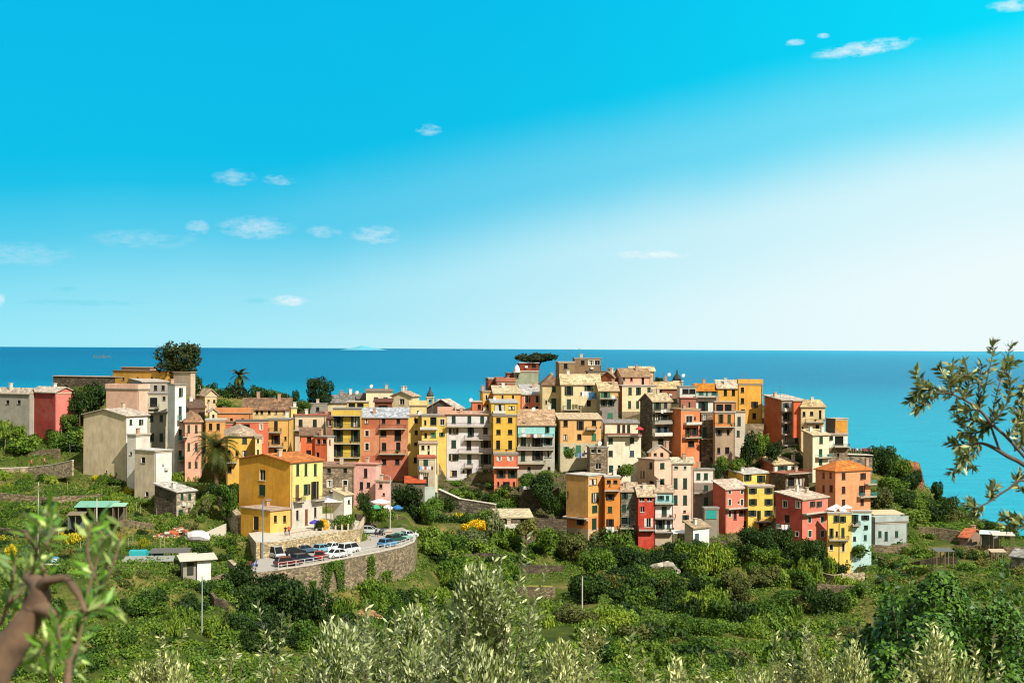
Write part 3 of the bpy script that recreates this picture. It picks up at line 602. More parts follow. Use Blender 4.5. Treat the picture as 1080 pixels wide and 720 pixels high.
B('cream house with rust side wall and two rows of green shutters', (637, 656, 692), (407, 445), 343, 18, (234, 208, 158), ('flat', 0, PALE), 'R c 664.5,672.5,684.5 412 3.2x8 g;R c 664,672.5 426.5 3x7.6 g', '', bands=[(434, (150, 130, 100))])
B('pink roof terrace storey over the house with green shutters', (648, 656, 686), (397, 408), 348, 14, (232, 170, 140), ('gx', 8, (176, 142, 104)), 'R c 657.5 401.5 2.4x7 g;R x 666 399.5 2x4 k;R x 678 401.5 2.4x8 k', ctrl=False, dep=6)
B('rust brown gable house between the hilltop houses', (634, 648, 655), (398, 430), 350, 60, (166, 92, 50), ('gx', 6, (190, 160, 120)), 'L x 641 402 1x2', ctrl=False, low=8)
B('pale patched roof house right of the pink roof terrace', (662, 665, 690), (391, 402), 364, 10, (222, 186, 140), ('gx', 4, (236, 212, 164)), '')
B('low brick terrace with cream tiled roof near the dark cupola', (688, 690, 716), (409, 425), 352, 4, (150, 92, 62), ('gx', 6, (226, 192, 140)), 'R x 695 413 5x4 r', ch=[(.5, .5)])
B('grey stone gable house with cluttered laundry balconies', (675, 688, 708), (423, 482), 325, 26, (150, 138, 110), ('gx', 8, (214, 190, 150)), 'R o 693.5 428 3x8 g;R c 702 427 3x6 k;R o 692.5 440 3x7 d;R o 701.5 440 4x6 k;R o 695,702 453 3x7 b;R x 697 466 5x7 k', 'R 688-707 433.5 3 m;R 688-707 446 3 sg;R 688-707 459 3 sw', low=10)
B('orange house with tall windowless side wall in the upper cluster', (706, 718, 738), (432, 484), 324, 30, (226, 128, 66), ('flat', 0, (206, 170, 130)), 'R xt 727 442 6x7 k;R x 733 441 1.6x3 k;R o 726,733 455 3x8 k;R x 729 468 6x6 k', 'R 721-737 447 2 sw;R 720-737 461 3 m', low=10)
B('red brick terrace room with plants above the orange house', (716, 718, 734), (420, 436), 333, 6, (176, 110, 84), ('flat', 0, (200, 120, 90)), 'R x 727 427 2x6 w', ctrl=False)
B('white framed glass penthouse on the upper right terraces', (714, 717, 734), (408, 424), 345, 6, (226, 222, 212), ('flat', 0, GRY), 'R x 723,730.5 412.5 6x5 k')
B('pale house with bright orange tiled roof and glazed veranda', (731, 733, 757), (411, 425), 346, 4, (196, 196, 176), ('gx', 6, (222, 138, 30)), 'R x 739.5,753 414 4.6x4.6 k;R x 745.5 414 2x5 b', ctrl=True)
B('white terrace house with single green door and turquoise rail', (732, 734, 757), (419, 440), 336, 4, (236, 232, 220), ('flat', 0, WHI), 'R c 740 429 6x11 g', 'R 733-757 418 3.6 mt')
B('narrow rough stone house with green door in the upper right cluster', (737, 739, 754), (435, 495), 327, 3, 'stone', ('flat', 0, PALE), 'R x 743.5 440 3x6 g;R c 743.3 455.5 3.4x10 g;R c 743 471 3x9 n;R x 750 484 2x4 k', 'R 739-753 462 3 m', low=10)
B('orange fronted house with double balcony doors over rough stone', (752, 754, 775), (435, 496), 323, 4, (230, 146, 66), ('flat', 0, PALE), 'R c 759.5,769 441.5 3.4x9 g;R o 758.5 456 3x6 b;R x 768 455.5 2.6x6 r;R x 758 475 3x6 k;R x 767 475 4x7 r', 'R 753-774 449.5 4 m', bands=[(451, (178, 152, 120))], low=10)
B('covered roof terrace with white awning above the orange balconies', (752, 754, 776), (424, 436), 330, 4, (190, 140, 100), ('flat', 0, (226, 206, 170)), 'R x 759,768 430 7x7 k', ctrl=False)
B('narrow cream house with two green doors beside the cypress bushes', (774, 775, 786), (434, 470), 326, 4, (206, 198, 176), ('flat', 0, BEI), 'R c 779.5 444 3x9 g;R c 778.6 457 2.8x6 g', low=8)
B('ochre house with two windows adjoining the tall yellow tower', (755, 757, 779), (409, 430), 346, 3, (234, 170, 44), ('sx', 7, (222, 200, 170)), 'R x 765,773.5 414 3x6.4 k')
B('tall yellow tower house with flower pots on its roof terrace', (778, 779, 804), (405, 452), 338, 0, (240, 172, 40), ('flat', 0, BEI), 'R x 783,783 411 3x5 k;R x 783 422.5 3x5.6 k;R o 796 426.5 3x6 d;R x 795.5 438.5 3.4x6 k;R x 783.5 433 4x3 k', bands=[(447, 'stone')], par=True, low=8)
B('rust red tall side wall house on the right shoulder of the village', (806, 824, 846), (422, 475), 330, 33, (186, 78, 30), ('sx', 5, PALE), 'R o 829,837 428 3x6 b;R o 829,840 439 3x8 k;R o 829,840 452 3x8 b;R x 829,840 464 3x6 k', 'R 824-844 433 3 sw;R 824-835 445 3 m;R 824-835 457.5 3 m;R 824-844 469 3 m', low=10, ch=[(.1, .5)], bands=[])
B('small orange attic on the right end of the rust red house', (835, 837, 846), (423, 434), 328, 3, (226, 104, 50), ('flat', 0, PALE), '', ctrl=False)
B('cream house with flat tiled hip roof and upper terrace on the right shoulder', (843, 845, 870), (429, 470), 327, 3, (226, 198, 140), ('hip', 7, (222, 192, 140)), 'R x 848 436.5 2.6x5 k;R x 865 437 2.2x9 k;R x 862 451 3x6 k;R x 846.5 452 1.6x4 r;R x 856 436 3x4 o', 'R 849-869 444.5 3 m', low=8, ch=[(.5, .5)])
B('lower cream house with pale sloping roof and green shutters', (847, 857, 874), (459, 505), 317, 33, (236, 226, 184), ('sx', 5, (232, 208, 164)), 'R c 866 464 3.4x7 g;R c 865.5 477.5 3.4x8 g;R c 865.5 487 3.4x6 g', 'R 860-874 482 3 mt', low=8)
B('ochre box house with grey side at the village right edge', (871, 881, 894), (442, 470), 332, 36, (206, 140, 24), ('flat', 0, PALE), '', bands=[])
B('white house with dark open veranda at the right edge over the sea', (871, 873, 894), (458, 497), 324, 5, (228, 226, 206), ('flat', 0, PALE), 'R c 876 461.5 2.4x5 g;R x 885 464.5 9x9 k;R x 884 480 2x4 k', 'R 879-895 470.5 3 m', bands=[(472, 'stone')])
B('orange ochre house with slab roof and three windows in the middle', (586, 590, 634), (442, 494), 323, 4, (234, 176, 100), ('sx', 6, (232, 204, 164)), 'R x 596.5 446.5 4x6.4 k;R o 612 448.5 3.4x9 d;R x 626.5 446 4x6 k;R x 596.3 461 3.6x6 k;R x 611 460.5 4x6 k;R c 626.5 460.5 4x7 l;R c 596.3 473.5 3.8x5 l;R c 610 473 5x7 l', 'R 618-629 452 2 m', bands=[(467, (206, 192, 152))], low=10)
B('brown rough stone house with one barred window in the village middle', (619, 622, 641), (472, 505), 316, 5, 'stone', ('flat', 0, GRY), 'R x 631 491.5 5x6 w;R x 625,632 475.5 3x4 w', low=8)
B('cream house with planted terrace and grey roofed top storey', (636, 638, 673), (446, 462), 323, 4, (238, 222, 184), ('sx', 3, (170, 164, 156)), 'R c 652.5,657.8,663 452 3x8 k', ctrl=False)
B('pale yellow cube house with six green windows below its terrace', (638, 640, 676), (459, 512), 318, 4, (240, 230, 196), ('flat', 0, (150, 90, 60)), 'R c 644 464.5 4x6 g;R c 666.5 464 4x6 g;R c 644 478 4x6 k;R c 666.5 478 4x6 b;R c 644.5 494 4x7 g;R x 653 492 2.6x3 k', 'R 640-676 458.5 2 mr', low=10)
# ---- front row, middle
B('tan plaster corner house with awning topped roof at the row end', (597, 620, 637), (502, 585), 300, 48, (226, 168, 78), ('flat', 0, WHI), 'L x 598.7 521 1.4x6 k;L c 611 549 4.6x7.6 k;L x 611 563 3x4 k;R x 625.5 508 8x6 b;R o 627.5 524.6 3.4x10 g;R c 627.3 536.5 5x7 g;R c 626.7 552 4.4x11 g;R d 629 570.5 4x10 t', 'L 597-620 544 .6 sw', bands=[(545, (232, 146, 62)), (558, (206, 176, 130))], low=8)
B('orange house with open top terrace and white balcony laundry', (636, 638, 654), (503, 585), 301, 4, (230, 144, 36), ('flat', 0, WHI), 'R x 642,649 508 4x4 k;R x 643 512 1x1;R o 643.5 524 4x6 d;R c 643.3 537 4x6.4 g;R o 643.5 551 3.6x7.6 d;R x 647 568 5x6 k', 'R 637-653 516.5 3 mr;R 637-651 558 4 m', low=8, bands=[(560, (228, 140, 90))])
B('grey stone house with green shutters between orange and red houses', (653, 655, 673), (518, 585), 301.5, 4, 'gstone', ('sx', 8, BEI), 'R c 658 521.5 4x7 g;R c 658 535.5 4x7 g;R o 658.5 549 5x7 g;R x 664 563 6x4 k', 'R 653-668 556 3 m', low=8)
B('narrow fire red house with pale roof and metal balcony', (671, 673, 691), (523, 585), 299.5, 4, (206, 58, 26), ('sx', 10, (224, 196, 160)), 'R x 677,685 525.8 4.6x4.6 w;R x 677.5 537 4x5.6 w;R o 684 551 4x9 w', 'R 673-690 558 4 m', low=8)
B('narrow aqua and white house with three stacked balconies', (689, 691, 710), (519, 585), 300.5, 4, (172, 214, 210), ('sx', 6, BEI), 'R o 697 525 3x5 g;R c 704 525 3x5 g;R c 700.5 539 4.6x10 g;R o 696.5 553 4x9 g;R c 705 553 3x8 b', 'R 690-710 530 4 mt;R 690-712 545.5 4 mr;R 690-710 560 4 m', bands=[(532, (232, 228, 216)), (564, (190, 170, 140))], low=8)
B('wide pale pink house corner with peach shaded side', (673, 690, 709), (485, 530), 313, 40, (246, 198, 164), ('flat', 0, (222, 190, 160)), 'L c 686.5 491 2.6x6.4 d;L x 676,679 500 1.6x7 n;L c 686.5 510 2.6x6 d;R c 698.5 491 4x6 g;R c 698.5 509 4x8.4 g', low=8)
B('tall pale pink house with rows of long green shutters', (708, 709, 731), (488, 560), 308, 6, (248, 206, 176), ('sx', 4, (216, 206, 176)), 'R ct 712.5,722.5 493 2.6x3.4 g;R c 712.5,722.5 509.5 3.6x11 g;R c 712.5,722.5 527 3.6x10 g;R x 722 539 2.4x2.4 r;R c 722 546.5 4x7 g', low=10, pipe=.95)
B('small pink attic gable on the pale pink house roof', (684, 687, 706), (477, 487), 320, 20, (240, 184, 150), ('gy', 7, PALE), 'R x 698 479.5 3x7 r;R x 691 479 3x3 n', ctrl=False, ch=[(.9, .2)])
B('white and grey rough walled house right of the pale pink house', (730, 732, 753), (495, 552), 310, 4, (234, 222, 206), ('flat', 0, GRY), 'R c 736.6,744.5 502 3.6x6.4 g;R c 744.6 514.5 3.6x6 g;R c 744.8 528.5 3.6x9 g', 'R 731-742 519 3 m', bands=[(509, (150, 132, 116))], low=8, ch=[(.25, .3)])
B('low rough garage with rounded turquoise door below the pink house', (741, 743, 758), (536, 565), 300, 5, (150, 140, 120), ('flat', 0, GRY), 'R c 750 542 11x9 t', low=8, name='garage', cat='garage')
B('little white cottage with beige slab roof under the pale pink house', (722, 731, 748), (557, 572), 289, 38, (240, 236, 222), ('sx', 7, (190, 166, 130)), 'R d 735 566.5 4x8 b', low=6)
B('salmon red house with white shrine niche and pale roof', (752, 765, 790), (516, 562), 303, 33, (232, 132, 104), ('sx', 9, (236, 206, 184)), 'R ct 769.5,782.5 518.5 2.2x4 g;R ct 769.6,782.5 529.5 2.2x6 g;R ct 769.6 541.5 2.4x6 g;R d 775.3 543 3x9 k;R o 782.6 541 2.8x5 k;R x 779 530 1.6x3 w;R c 786 553 3x8 g', 'R 765-790 536 .3 sw', low=8)
B('bright yellow house with striped open shutters below the orange terraces', (784, 789, 816), (513, 560), 305, 10, (246, 204, 70), ('flat', 0, PALE), 'R o 794,810.5 517 3.6x6.4 g;R o 794,810.5 529.3 3.6x6.4 g;R o 793.5,810.5 541 3.6x6.2 g;R c 799.7 543 2.6x9 g;R x 803,811 555 4x7 k', 'R 796-812 549 3 mr', low=8)
B('yellow top storey with white roof over the striped shutter house', (768, 784, 811), (500, 515), 309, 33, (250, 208, 76), ('sx', 5, WHI), 'R o 788.5 503.5 3.6x6.4 g;R o 802.6 504.8 3.8x7.6 g', ctrl=False)
B('orange and white house with beige tile roof above the yellow house', (800, 816, 841), (490, 512), 318, 33, (232, 196, 160), ('sx', 8, (228, 200, 150)), 'R c 823.5 493.5 6x4 g;R c 829.5 495 2.2x7 g;R c 836 494.8 2.6x7 g', ch=[(.95, .2)], bands=[])
B('brown and grey stone block with two large windows under a terrace', (812, 828, 853), (500, 530), 308, 33, 'stone', ('flat', 0, (190, 120, 90)), 'R x 834.5,843 508 6x9 b', 'R 828-853 499 4 mr', low=8)
B('coral red corner house with pale roof on the lower right', (818, 846, 873), (527, 592), 290, 43, (232, 118, 92), ('sx', 9, (238, 212, 186)), 'L xt 828 531.5 3.6x7 g;L xt 841.5 532 3.6x7 g;L xt 840.6 563 2.6x4.6 d;L x 830 547 5x8 k;L x 829 565 3x10 k;R c 856,863 531.5 3.4x6 g;R ct 854,867 547.5 3x6.4 g;R ct 854.2,867.2 562.6 3x6.6 g;R x 853,867 579 2.4x3 r', 'L 822-833 556 4 mt;R 846-874 541.5 .3 sw', bands=[(578, (208, 196, 176))], low=10)
B('tall yellow house with mid height balcony between red and aqua houses', (872, 873, 898), (541, 604), 291, 4, (246, 206, 84), ('flat', 0, WHI), 'R c 881 547 3.4x7 g;R o 888.7 547.3 3x6.6 g;R c 876.2 562 2.6x10 g;R c 889 561.5 3x10 g;R x 882.5 563 2.2x6 k;R xt 876.8 577 3x6 d;R xt 889.4 577 2.2x9 d;R x 893.3 591 1.2x2 d', 'R 873-894 568.5 4 m', low=10, pipe=.48)
B('pale aqua slim house at the right end of the front row', (897, 898, 919), (539, 602), 291.5, 2, (190, 228, 220), ('flat', 0, WHI), 'R o 901.7 546.5 3x8 g;R o 912.6 545.6 3.6x5 k;R c 912.6 556 2.8x4.4 g;R c 912.6 566.6 2.8x5.4 g;R c 901.3 567.8 2.8x4.4 k;R x 905.2 581.6 3.4x4 b', 'R 898-906 553 4 m', low=10)
B('peach orange tall house with orange hip roof and side balconies', (860, 881, 918), (497, 545), 304, 30, (242, 152, 96), ('hip', 10, (232, 132, 44)), 'L c 868.6,876 501 2.2x6 r;L c 868.6,876 515 2.2x7 r;R c 889.7,909.3 502 3.6x6.6 d;R c 889.7 516.4 3.4x7 d;R o 909 517 3x10 d;R c 889.7,909.3 529.5 3.2x6 d', 'R 904-921 523.5 4 mt;R 912-921 510 4 mt', low=8, ch=[(.95, .1)])
B('grey terrace house with covered pergola right of the aqua house', (916, 923, 957), (551, 577), 296, 18, (172, 184, 178), ('flat', 0, GRY), 'R c 928,945.6 563 3x6.4 g;R c 934.6 565 3x9 g', par=True, low=6)
# ---- front row, left
B('mustard yellow gable house beside the car park', (252, 306, 340), (488, 562), 250, 52, (248, 216, 122), ('gx', 10, (226, 130, 50)), 'L x 276.8 500.8 5.4x11 w;L c 276.6 516.5 5.6x11 g;R c 314,322.7,332.5 495 2.8x12 g;R d 313.6 520 3.4x17 n;R c 322.6 516 4x11 g;R o 332 517 3.4x18 d;R x 313.7 543 2.4x10 r;R d 323.2 545 2.8x16 r;R x 332.6 540 2.4x10 r', 'R 309-318 528.5 4 m;R 328-340 527 4 m', bands=[(529, (206, 198, 180))], low=4, ch=[(.15, .3)], pipe=.04)
B('low mustard extension with flat terrace in front of the gable house', (254, 285, 307), (539, 563), 244, 50, (244, 186, 84), ('flat', 0, (206, 176, 150)), 'L d 270 551.5 5x14 k;R x 290.6,300.3 547 2.8x7 d', low=4)
B('grey rubble stone house right of the mustard gable house', (337, 339, 373), (492, 530), 276, 3, 'stone', ('sx', 3, (170, 130, 100)), 'R x 347,364 495.8 3.4x6 k;R xt 347.5,364 510 3.6x7 g', low=8)
B('small white annexe with cream roof in front of the rubble stone house', (351, 363, 371), (522, 540), 257, 52, (236, 230, 212), ('sx', 6, (238, 216, 170)), 'R x 368 529 2x4 b', low=5)
B('small pink house with flat pink roof beside the car park road', (373, 396, 402), (490, 530), 277, 74, (248, 184, 166), ('flat', 0, (240, 164, 140)), 'L c 385.7 498.5 3.2x9 k;L c 381.2 512 3x8 k;L c 388.6 511 3x5 k', low=6, ch=[(.5, .5)])
B('low pink annexe attached to the small pink house', (396, 410, 412), (508, 530), 274, 74, (248, 188, 170), ('flat', 0, BEI), 'L x 401.5 511.5 3x5.6 k;L x 404.6 521 2.4x2.4 k', low=6)
B('small hut with terracotta roof below the plain yellow house', (426, 428, 440), (509, 522), 302, 4, (120, 112, 96), ('sx', 6, (224, 96, 40)), 'R x 433 514 1.6x2', low=5)
B('stone hut with wide cream roof below the orange red house', (521, 524, 561), (546, 562), 287, 4, 'dstone', ('sx', 9, (240, 222, 180)), 'R x 535 549 4x5 k;R x 552 549 6x4 k', low=5, name='hut', cat='hut')
B('low lean-to shed with narrow cream roof before the stone hut', (524, 526, 546), (557, 568), 283, 4, 'stone', ('sx', 3, (230, 222, 200)), 'R x 534 562 3x3 k', low=5, name='shed', cat='shed')
B('small hut with orange tiled roof on the far right terraces', (1012, 1021, 1036), (567, 582), 298, 48, (150, 120, 96), ('gy', 7, (226, 120, 70)), 'R x 1028 573 4x4 k', low=4, name='hut', cat='hut')
B('grey ruined stone hut at the right edge of the terraces', (1066, 1082, 1094), (588, 600), 272, 45, 'gstone', ('gy', 6, GRY), '', low=4, name='hut', cat='hut')
# ------------------------------------------------------------------ ground control points seen in the photo
for p in [(40,600,198),(-60,600,198),(120,640,190),(210,604,208),(200,660,192),(60,700,172),(150,720,165),(300,700,176),(260,650,205),(240,610,220),
          (20,492,300),(-80,492,300),(75,489,300),(40,455,318),(-100,440,318),(10,520,280),(60,530,268),(120,545,255),(30,560,235),(120,575,236),(180,560,250),(-80,560,235),(215,572,240),(232,560,250),(228,520,262),(210,505,275),
          (300,655,214),(345,645,221),(400,632,232),(440,612,246),(450,590,262),(300,690,185),(400,680,195),(480,640,225),(430,700,180),(520,600,262),(460,560,284),(520,575,278),(560,600,262),(560,575,280),(590,590,280),(575,625,245),(640,650,225),(500,700,180),(600,720,170),(700,720,170),
          (440,530,300),(480,530,312),(560,540,303),(585,530,312),(500,515,322),
          (640,600,288),(700,590,290),(760,600,278),(700,640,250),(800,640,250),(760,575,290),(820,600,275),(870,620,268),(920,600,286),(900,680,220),(800,700,190),(960,620,262),(1000,600,270),(960,570,300),(1000,575,295),(1060,585,280),(1120,600,270),(1050,640,240),
          (930,478,352),(960,492,352),(975,512,348),(1000,532,340),(1030,545,335),(1062,558,330),(1120,580,320),(925,520,326),(945,540,312),(975,550,318),(1010,560,312),
          (580,394,378),(640,400,380),(700,412,372),(760,412,366),(820,430,350),(890,478,345),(187,396,350),(250,418,355),(300,420,352),(337,424,358),(440,432,372),(500,432,362),(100,402,352),(20,414,345),(-120,414,345),
          (800,470,335),(790,480,325),(710,500,318),(770,500,320),(900,500,322)]:
    ctl(*p)
for x in range(-500, 501, 100):
    ctw(x, -40, 3); ctw(x, 0, -3.2); ctw(x, 15, -8); ctw(x, 30, -14); ctw(x, 60, -26); ctw(x, 100, -38); ctw(x, 140, -44)
    ctw(x, 440, -95 if x > -300 else -60); ctw(x, 500, -150); ctw(x, 640, -170)
ctw(170, 330, -75); ctw(200, 300, -70); ctw(240, 260, -60); ctw(180, 380, -110); ctw(120, 400, -80)
# parking platform and terrace (metres, z below the camera)
ZP = ZC-34.6; ZT = ZC-32.0
def onz(px, py, z):
    d = ray(px, py); t = (z-ZC)/d.z; return Vector((d.x*t, t, z))
edge_px = [(266, 604), (293, 601), (330, 595.5), (358, 590), (400, 582), (425, 576.5), (437, 571.5), (440, 565)]
edge = [onz(x, y, ZP) for x, y in edge_px]
back = [onz(x, y, ZP) for x, y in [(420, 552), (380, 551), (378, 575), (350, 579), (300, 586), (274, 588), (264, 595)]]
terr_edge = [onz(x, y, ZP) for x, y in [(299, 586.5), (350, 579), (381, 575), (384, 560)]]
for p in edge[1:]:
    CTRL.append((p.x+1.5, p.y-3.5, ZC-41.5)); CTRL.append((p.x-1, p.y+4, ZP-2.5))
for q in [(300, 240), (330, 246)]: pass
for px, D in [(300, 262), (330, 266), (360, 268), (400, 272)]:
    x = (px-540)/F*D; CTRL.append((x, D, ZP-1.5 if D > 270 else ZT-1.5))
build_terrain()
for b in BLD: build_building(b)
print(len(BALC))

# ------------------------------------------------------------------ sea, sky, sun
def build_sea():
    me = bpy.data.meshes.new('sea'); s = 120000
    me.from_pydata([(-s, 150, 0), (s, 150, 0), (s, s, 0), (-s, s, 0)], [], [(0, 1, 2, 3)])
    m, nt, b = base('sea_water'); g = nt.nodes.new('ShaderNodeNewGeometry')
    a = noise(nt, g.outputs['Position'], .0012, 5, .6)
    mp = nt.nodes.new('ShaderNodeMapping'); mp.inputs['Scale'].default_value = (.002, .012, 1); nt.links.new(g.outputs['Position'], mp.inputs[0])
    a2 = ramp(nt, noise(nt, mp.outputs[0], 1.0, 5, .65), [(.35, 0.0), (.7, 1.0)])
    spx = nt.nodes.new('ShaderNodeSeparateXYZ'); nt.links.new(g.outputs['Position'], spx.inputs[0])
    def mr(o, a, b_): n = N(nt, 'ShaderNodeMapRange'); n.inputs[1].default_value = a; n.inputs[2].default_value = b_; nt.links.new(o, n.inputs[0]); return n.outputs[0]
    col = mixc(nt, a2, SEA1, SEA2)
    col = mixc(nt, mr(spx.outputs[0], -7000, 12000), col, (.0, .23, .37, 1))       # pale sky reflection put into the water colour, brighter to the east
    mp3 = nt.nodes.new('ShaderNodeMapping'); mp3.inputs['Scale'].default_value = (.012, .05, 1); nt.links.new(g.outputs['Position'], mp3.inputs[0])
    wv_ = ramp(nt, noise(nt, mp3.outputs[0], 1.0, 7, .75), [(.35, (.78, .8, .84, 1)), (.65, (1.2, 1.18, 1.14, 1))])
    col = mixc(nt, mr(spx.outputs[1], 6000, 500), col, (.0, .36, .48, 1))          # shallower water towards the coast
    col = mixc(nt, 1.0, col, wv_, 'MULTIPLY')
    nt.links.new(col, b.inputs['Base Color']); b.inputs['Roughness'].default_value = .28; b.inputs['IOR'].default_value = 1.33
    b.inputs['Specular IOR Level'].default_value = .03; b.inputs['Specular Tint'].default_value = (.25, .85, 1, 1)
    mp2 = nt.nodes.new('ShaderNodeMapping'); mp2.inputs['Scale'].default_value = (.05, .16, 1); nt.links.new(g.outputs['Position'], mp2.inputs[0])
    bump(nt, b, noise(nt, mp2.outputs[0], 1.0, 6, .7), 1.0, 5.0)
    me.materials.append(m); tag(link('sea', me), kind='structure')
SEA1 = (.0, .075, .175, 1); SEA2 = (.0, .092, .205, 1)
build_sea()
w = bpy.data.worlds.new('World'); sc.world = w; w.use_nodes = True; nt = w.node_tree
bg = nt.nodes['Background']; SUN_EL = R(43); SUN_AZ = R(140)   # azimuth clockwise from +Y
sky = nt.nodes.new('ShaderNodeTexSky'); sky.sky_type = 'NISHITA'; sky.sun_disc = False
sky.sun_elevation = SUN_EL; sky.sun_rotation = SUN_AZ; sky.air_density = 1.0; sky.dust_density = .6; sky.ozone_density = 2.5
tc = nt.nodes.new('ShaderNodeTexCoord'); sp = nt.nodes.new('ShaderNodeSeparateXYZ'); nt.links.new(tc.outputs['Generated'], sp.inputs[0])
def M(op, a, b=None, c=None, clamp=False):
    n = nt.nodes.new('ShaderNodeMath'); n.operation = op; n.use_clamp = clamp
    for i, v in enumerate((a, b, c)):
        if v is None: continue
        if isinstance(v, bpy.types.NodeSocket): nt.links.new(v, n.inputs[i])
        else: n.inputs[i].default_value = v
    return n.outputs[0]
X, Y, Z = sp.outputs
# the air: deep cyan overhead, milky towards the sea horizon on the right
nsoft = noise(nt, tc.outputs['Generated'], 2.2, 4, .55)
el = M('ADD', Z, M('MULTIPLY', M('SUBTRACT', nsoft, .5), .05))
t1 = M('SUBTRACT', el, M('MULTIPLY', X, .2))                   # the milky air climbs higher to the right
f1 = ramp(nt, M('MULTIPLY', M('ADD', t1, .082), 2.5), [(.16, 1.0), (.32, .8), (.47, .2), (.6, 0.0)], 'EASE')
f2_ = ramp(nt, M('MULTIPLY', el, 4), [(0, .95), (.14, .66), (.28, .24), (.42, .02), (.5, 0.0)])
fm = M('MAXIMUM', f1, f2_)
xr = M('ADD', M('MULTIPLY', X, 1.4), M('ADD', .38, M('MULTIPLY', nsoft, .24)), clamp=True)
cyan = ramp(nt, xr, [(0, (.0, .50, .82, 1)), (.5, (.0, .47, .80, 1)), (1, (.0, .77, 1.0, 1))], 'B_SPLINE')
low = ramp(nt, M('MULTIPLY', el, 4), [(.1, 0.0), (.95, 1.0)])
cyan = mixc(nt, low, mixc(nt, 1.0, cyan, (1, 1.12, 1.0, 1), 'MULTIPLY'), cyan)
palec = ramp(nt, xr, [(0, (.34, .83, .95, 1)), (.35, (.48, .86, .95, 1)), (.7, (.78, .95, .98, 1)), (1, (.88, .97, .98, 1))], 'B_SPLINE')
grad = mixc(nt, fm, cyan, palec)
# pale haze added to the unseen sky, behind and overhead, for neutral ambient light
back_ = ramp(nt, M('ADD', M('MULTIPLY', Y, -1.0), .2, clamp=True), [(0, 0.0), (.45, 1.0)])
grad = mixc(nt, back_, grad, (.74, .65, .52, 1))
grad = mixc(nt, ramp(nt, Z, [(.34, 0.0), (.6, 1.0)]), grad, (.56, .62, .62, 1))
# small clouds, each a soft patch of noise in its own direction
mpc = nt.nodes.new('ShaderNodeMapping'); mpc.inputs['Scale'].default_value = (1, 1, 2.6); nt.links.new(tc.outputs['Generated'], mpc.inputs[0])
cn = noise(nt, mpc.outputs[0], 85, 8, .62)
mpd = nt.nodes.new('ShaderNodeMapping'); mpd.inputs['Scale'].default_value = (1, 1, 3.2); nt.links.new(tc.outputs['Generated'], mpd.inputs[0])
cn2 = noise(nt, mpd.outputs[0], 150, 8, .7)
def cloud(px, py, wx, wy, strength, c=(1, 1, 1, 1), tilt=0.0):
    global grad
    d = ray(px, py); d = d.normalized(); sx, sy = wx/F, wy/F
    ax = M('DIVIDE', M('SUBTRACT', X, d.x), sx); dz = M('SUBTRACT', M('SUBTRACT', Z, d.z), M('MULTIPLY', M('SUBTRACT', X, d.x), tilt))
    az_ = M('DIVIDE', dz, sy)
    r2 = M('ADD', M('MULTIPLY', ax, ax), M('MULTIPLY', az_, az_))
    fac = M('SUBTRACT', 1.0, r2, clamp=True); gate = ramp(nt, fac, [(0, 0.0), (.35, 1.0)])
    f2 = ramp(nt, M('ADD', M('POWER', fac, .8), M('MULTIPLY', M('SUBTRACT', cn, .5), 5.0)), [(.0, 0.0), (1.3, strength)])
    f2 = M('MULTIPLY', f2, M('MULTIPLY', M('MULTIPLY', M('POWER', fac, .8), .85), ramp(nt, cn2, [(.3, .25), (.7, 1.0)])))
    f2 = M('MULTIPLY', f2, M('MULTIPLY', gate, M('GREATER_THAN', Y, 0.0)))
    grad = mixc(nt, f2, grad, c)
for a in [(912, 51, 55, 9, .95, (1, 1, 1, 1), .1), (1068, 6, 26, 7, .8), (838, 45, 12, 4, .8), (868, 38, 8, 3, .7), (452, 137, 16, 7, .6), (247, 187, 26, 10, .45), (295, 190, 20, 7, .5),
          (208, 240, 14, 10, .55, (.85, .93, 1, 1)), (270, 240, 44, 14, .65, (.88, .93, 1, 1)), (342, 244, 22, 8, .5, (.85, .93, 1, 1)), (396, 248, 30, 12, .65, (.9, .95, 1, 1)),
          (20, 268, 60, 14, .35, (.8, .9, 1, 1)), (150, 252, 60, 12, .3, (.8, .9, 1, 1)), (306, 317, 22, 7, .95), (268, 317, 18, 4, .5, (.1, .62, .78, 1)), (80, 319, 80, 4, .45, (.1, .62, .78, 1)), (68, 305, 16, 3.5, .5, (.1, .62, .78, 1)),
          (686, 269, 46, 6, .9), (0, 316, 6, 8, .7), (500, 267, 40, 3.5, .35, (.4, .8, .9, 1))]: cloud(*a)
nis = nt.nodes.new('ShaderNodeVectorMath'); nis.operation = 'SCALE'; nis.inputs[3].default_value = 1.0
nt.links.new(sky.outputs[0], nis.inputs[0])
# world = physical sky for the light balance, graded by the procedural air colour
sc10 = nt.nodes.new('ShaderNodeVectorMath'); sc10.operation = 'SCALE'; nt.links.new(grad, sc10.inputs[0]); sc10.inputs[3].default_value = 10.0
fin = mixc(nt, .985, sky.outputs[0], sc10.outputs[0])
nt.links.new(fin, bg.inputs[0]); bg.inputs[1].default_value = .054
sl = bpy.data.lights.new('sun', 'SUN'); sl.energy = 3.85; sl.angle = R(.5); sl.color = (1, .935, .84)
so = bpy.data.objects.new('sun', sl); C.objects.link(so)
sd = Vector((math.sin(SUN_AZ)*math.cos(SUN_EL), math.cos(SUN_AZ)*math.cos(SUN_EL), math.sin(SUN_EL)))
so.rotation_euler = sd.to_track_quat('Z', 'Y').to_euler(); so.location = (50, -50, 300)

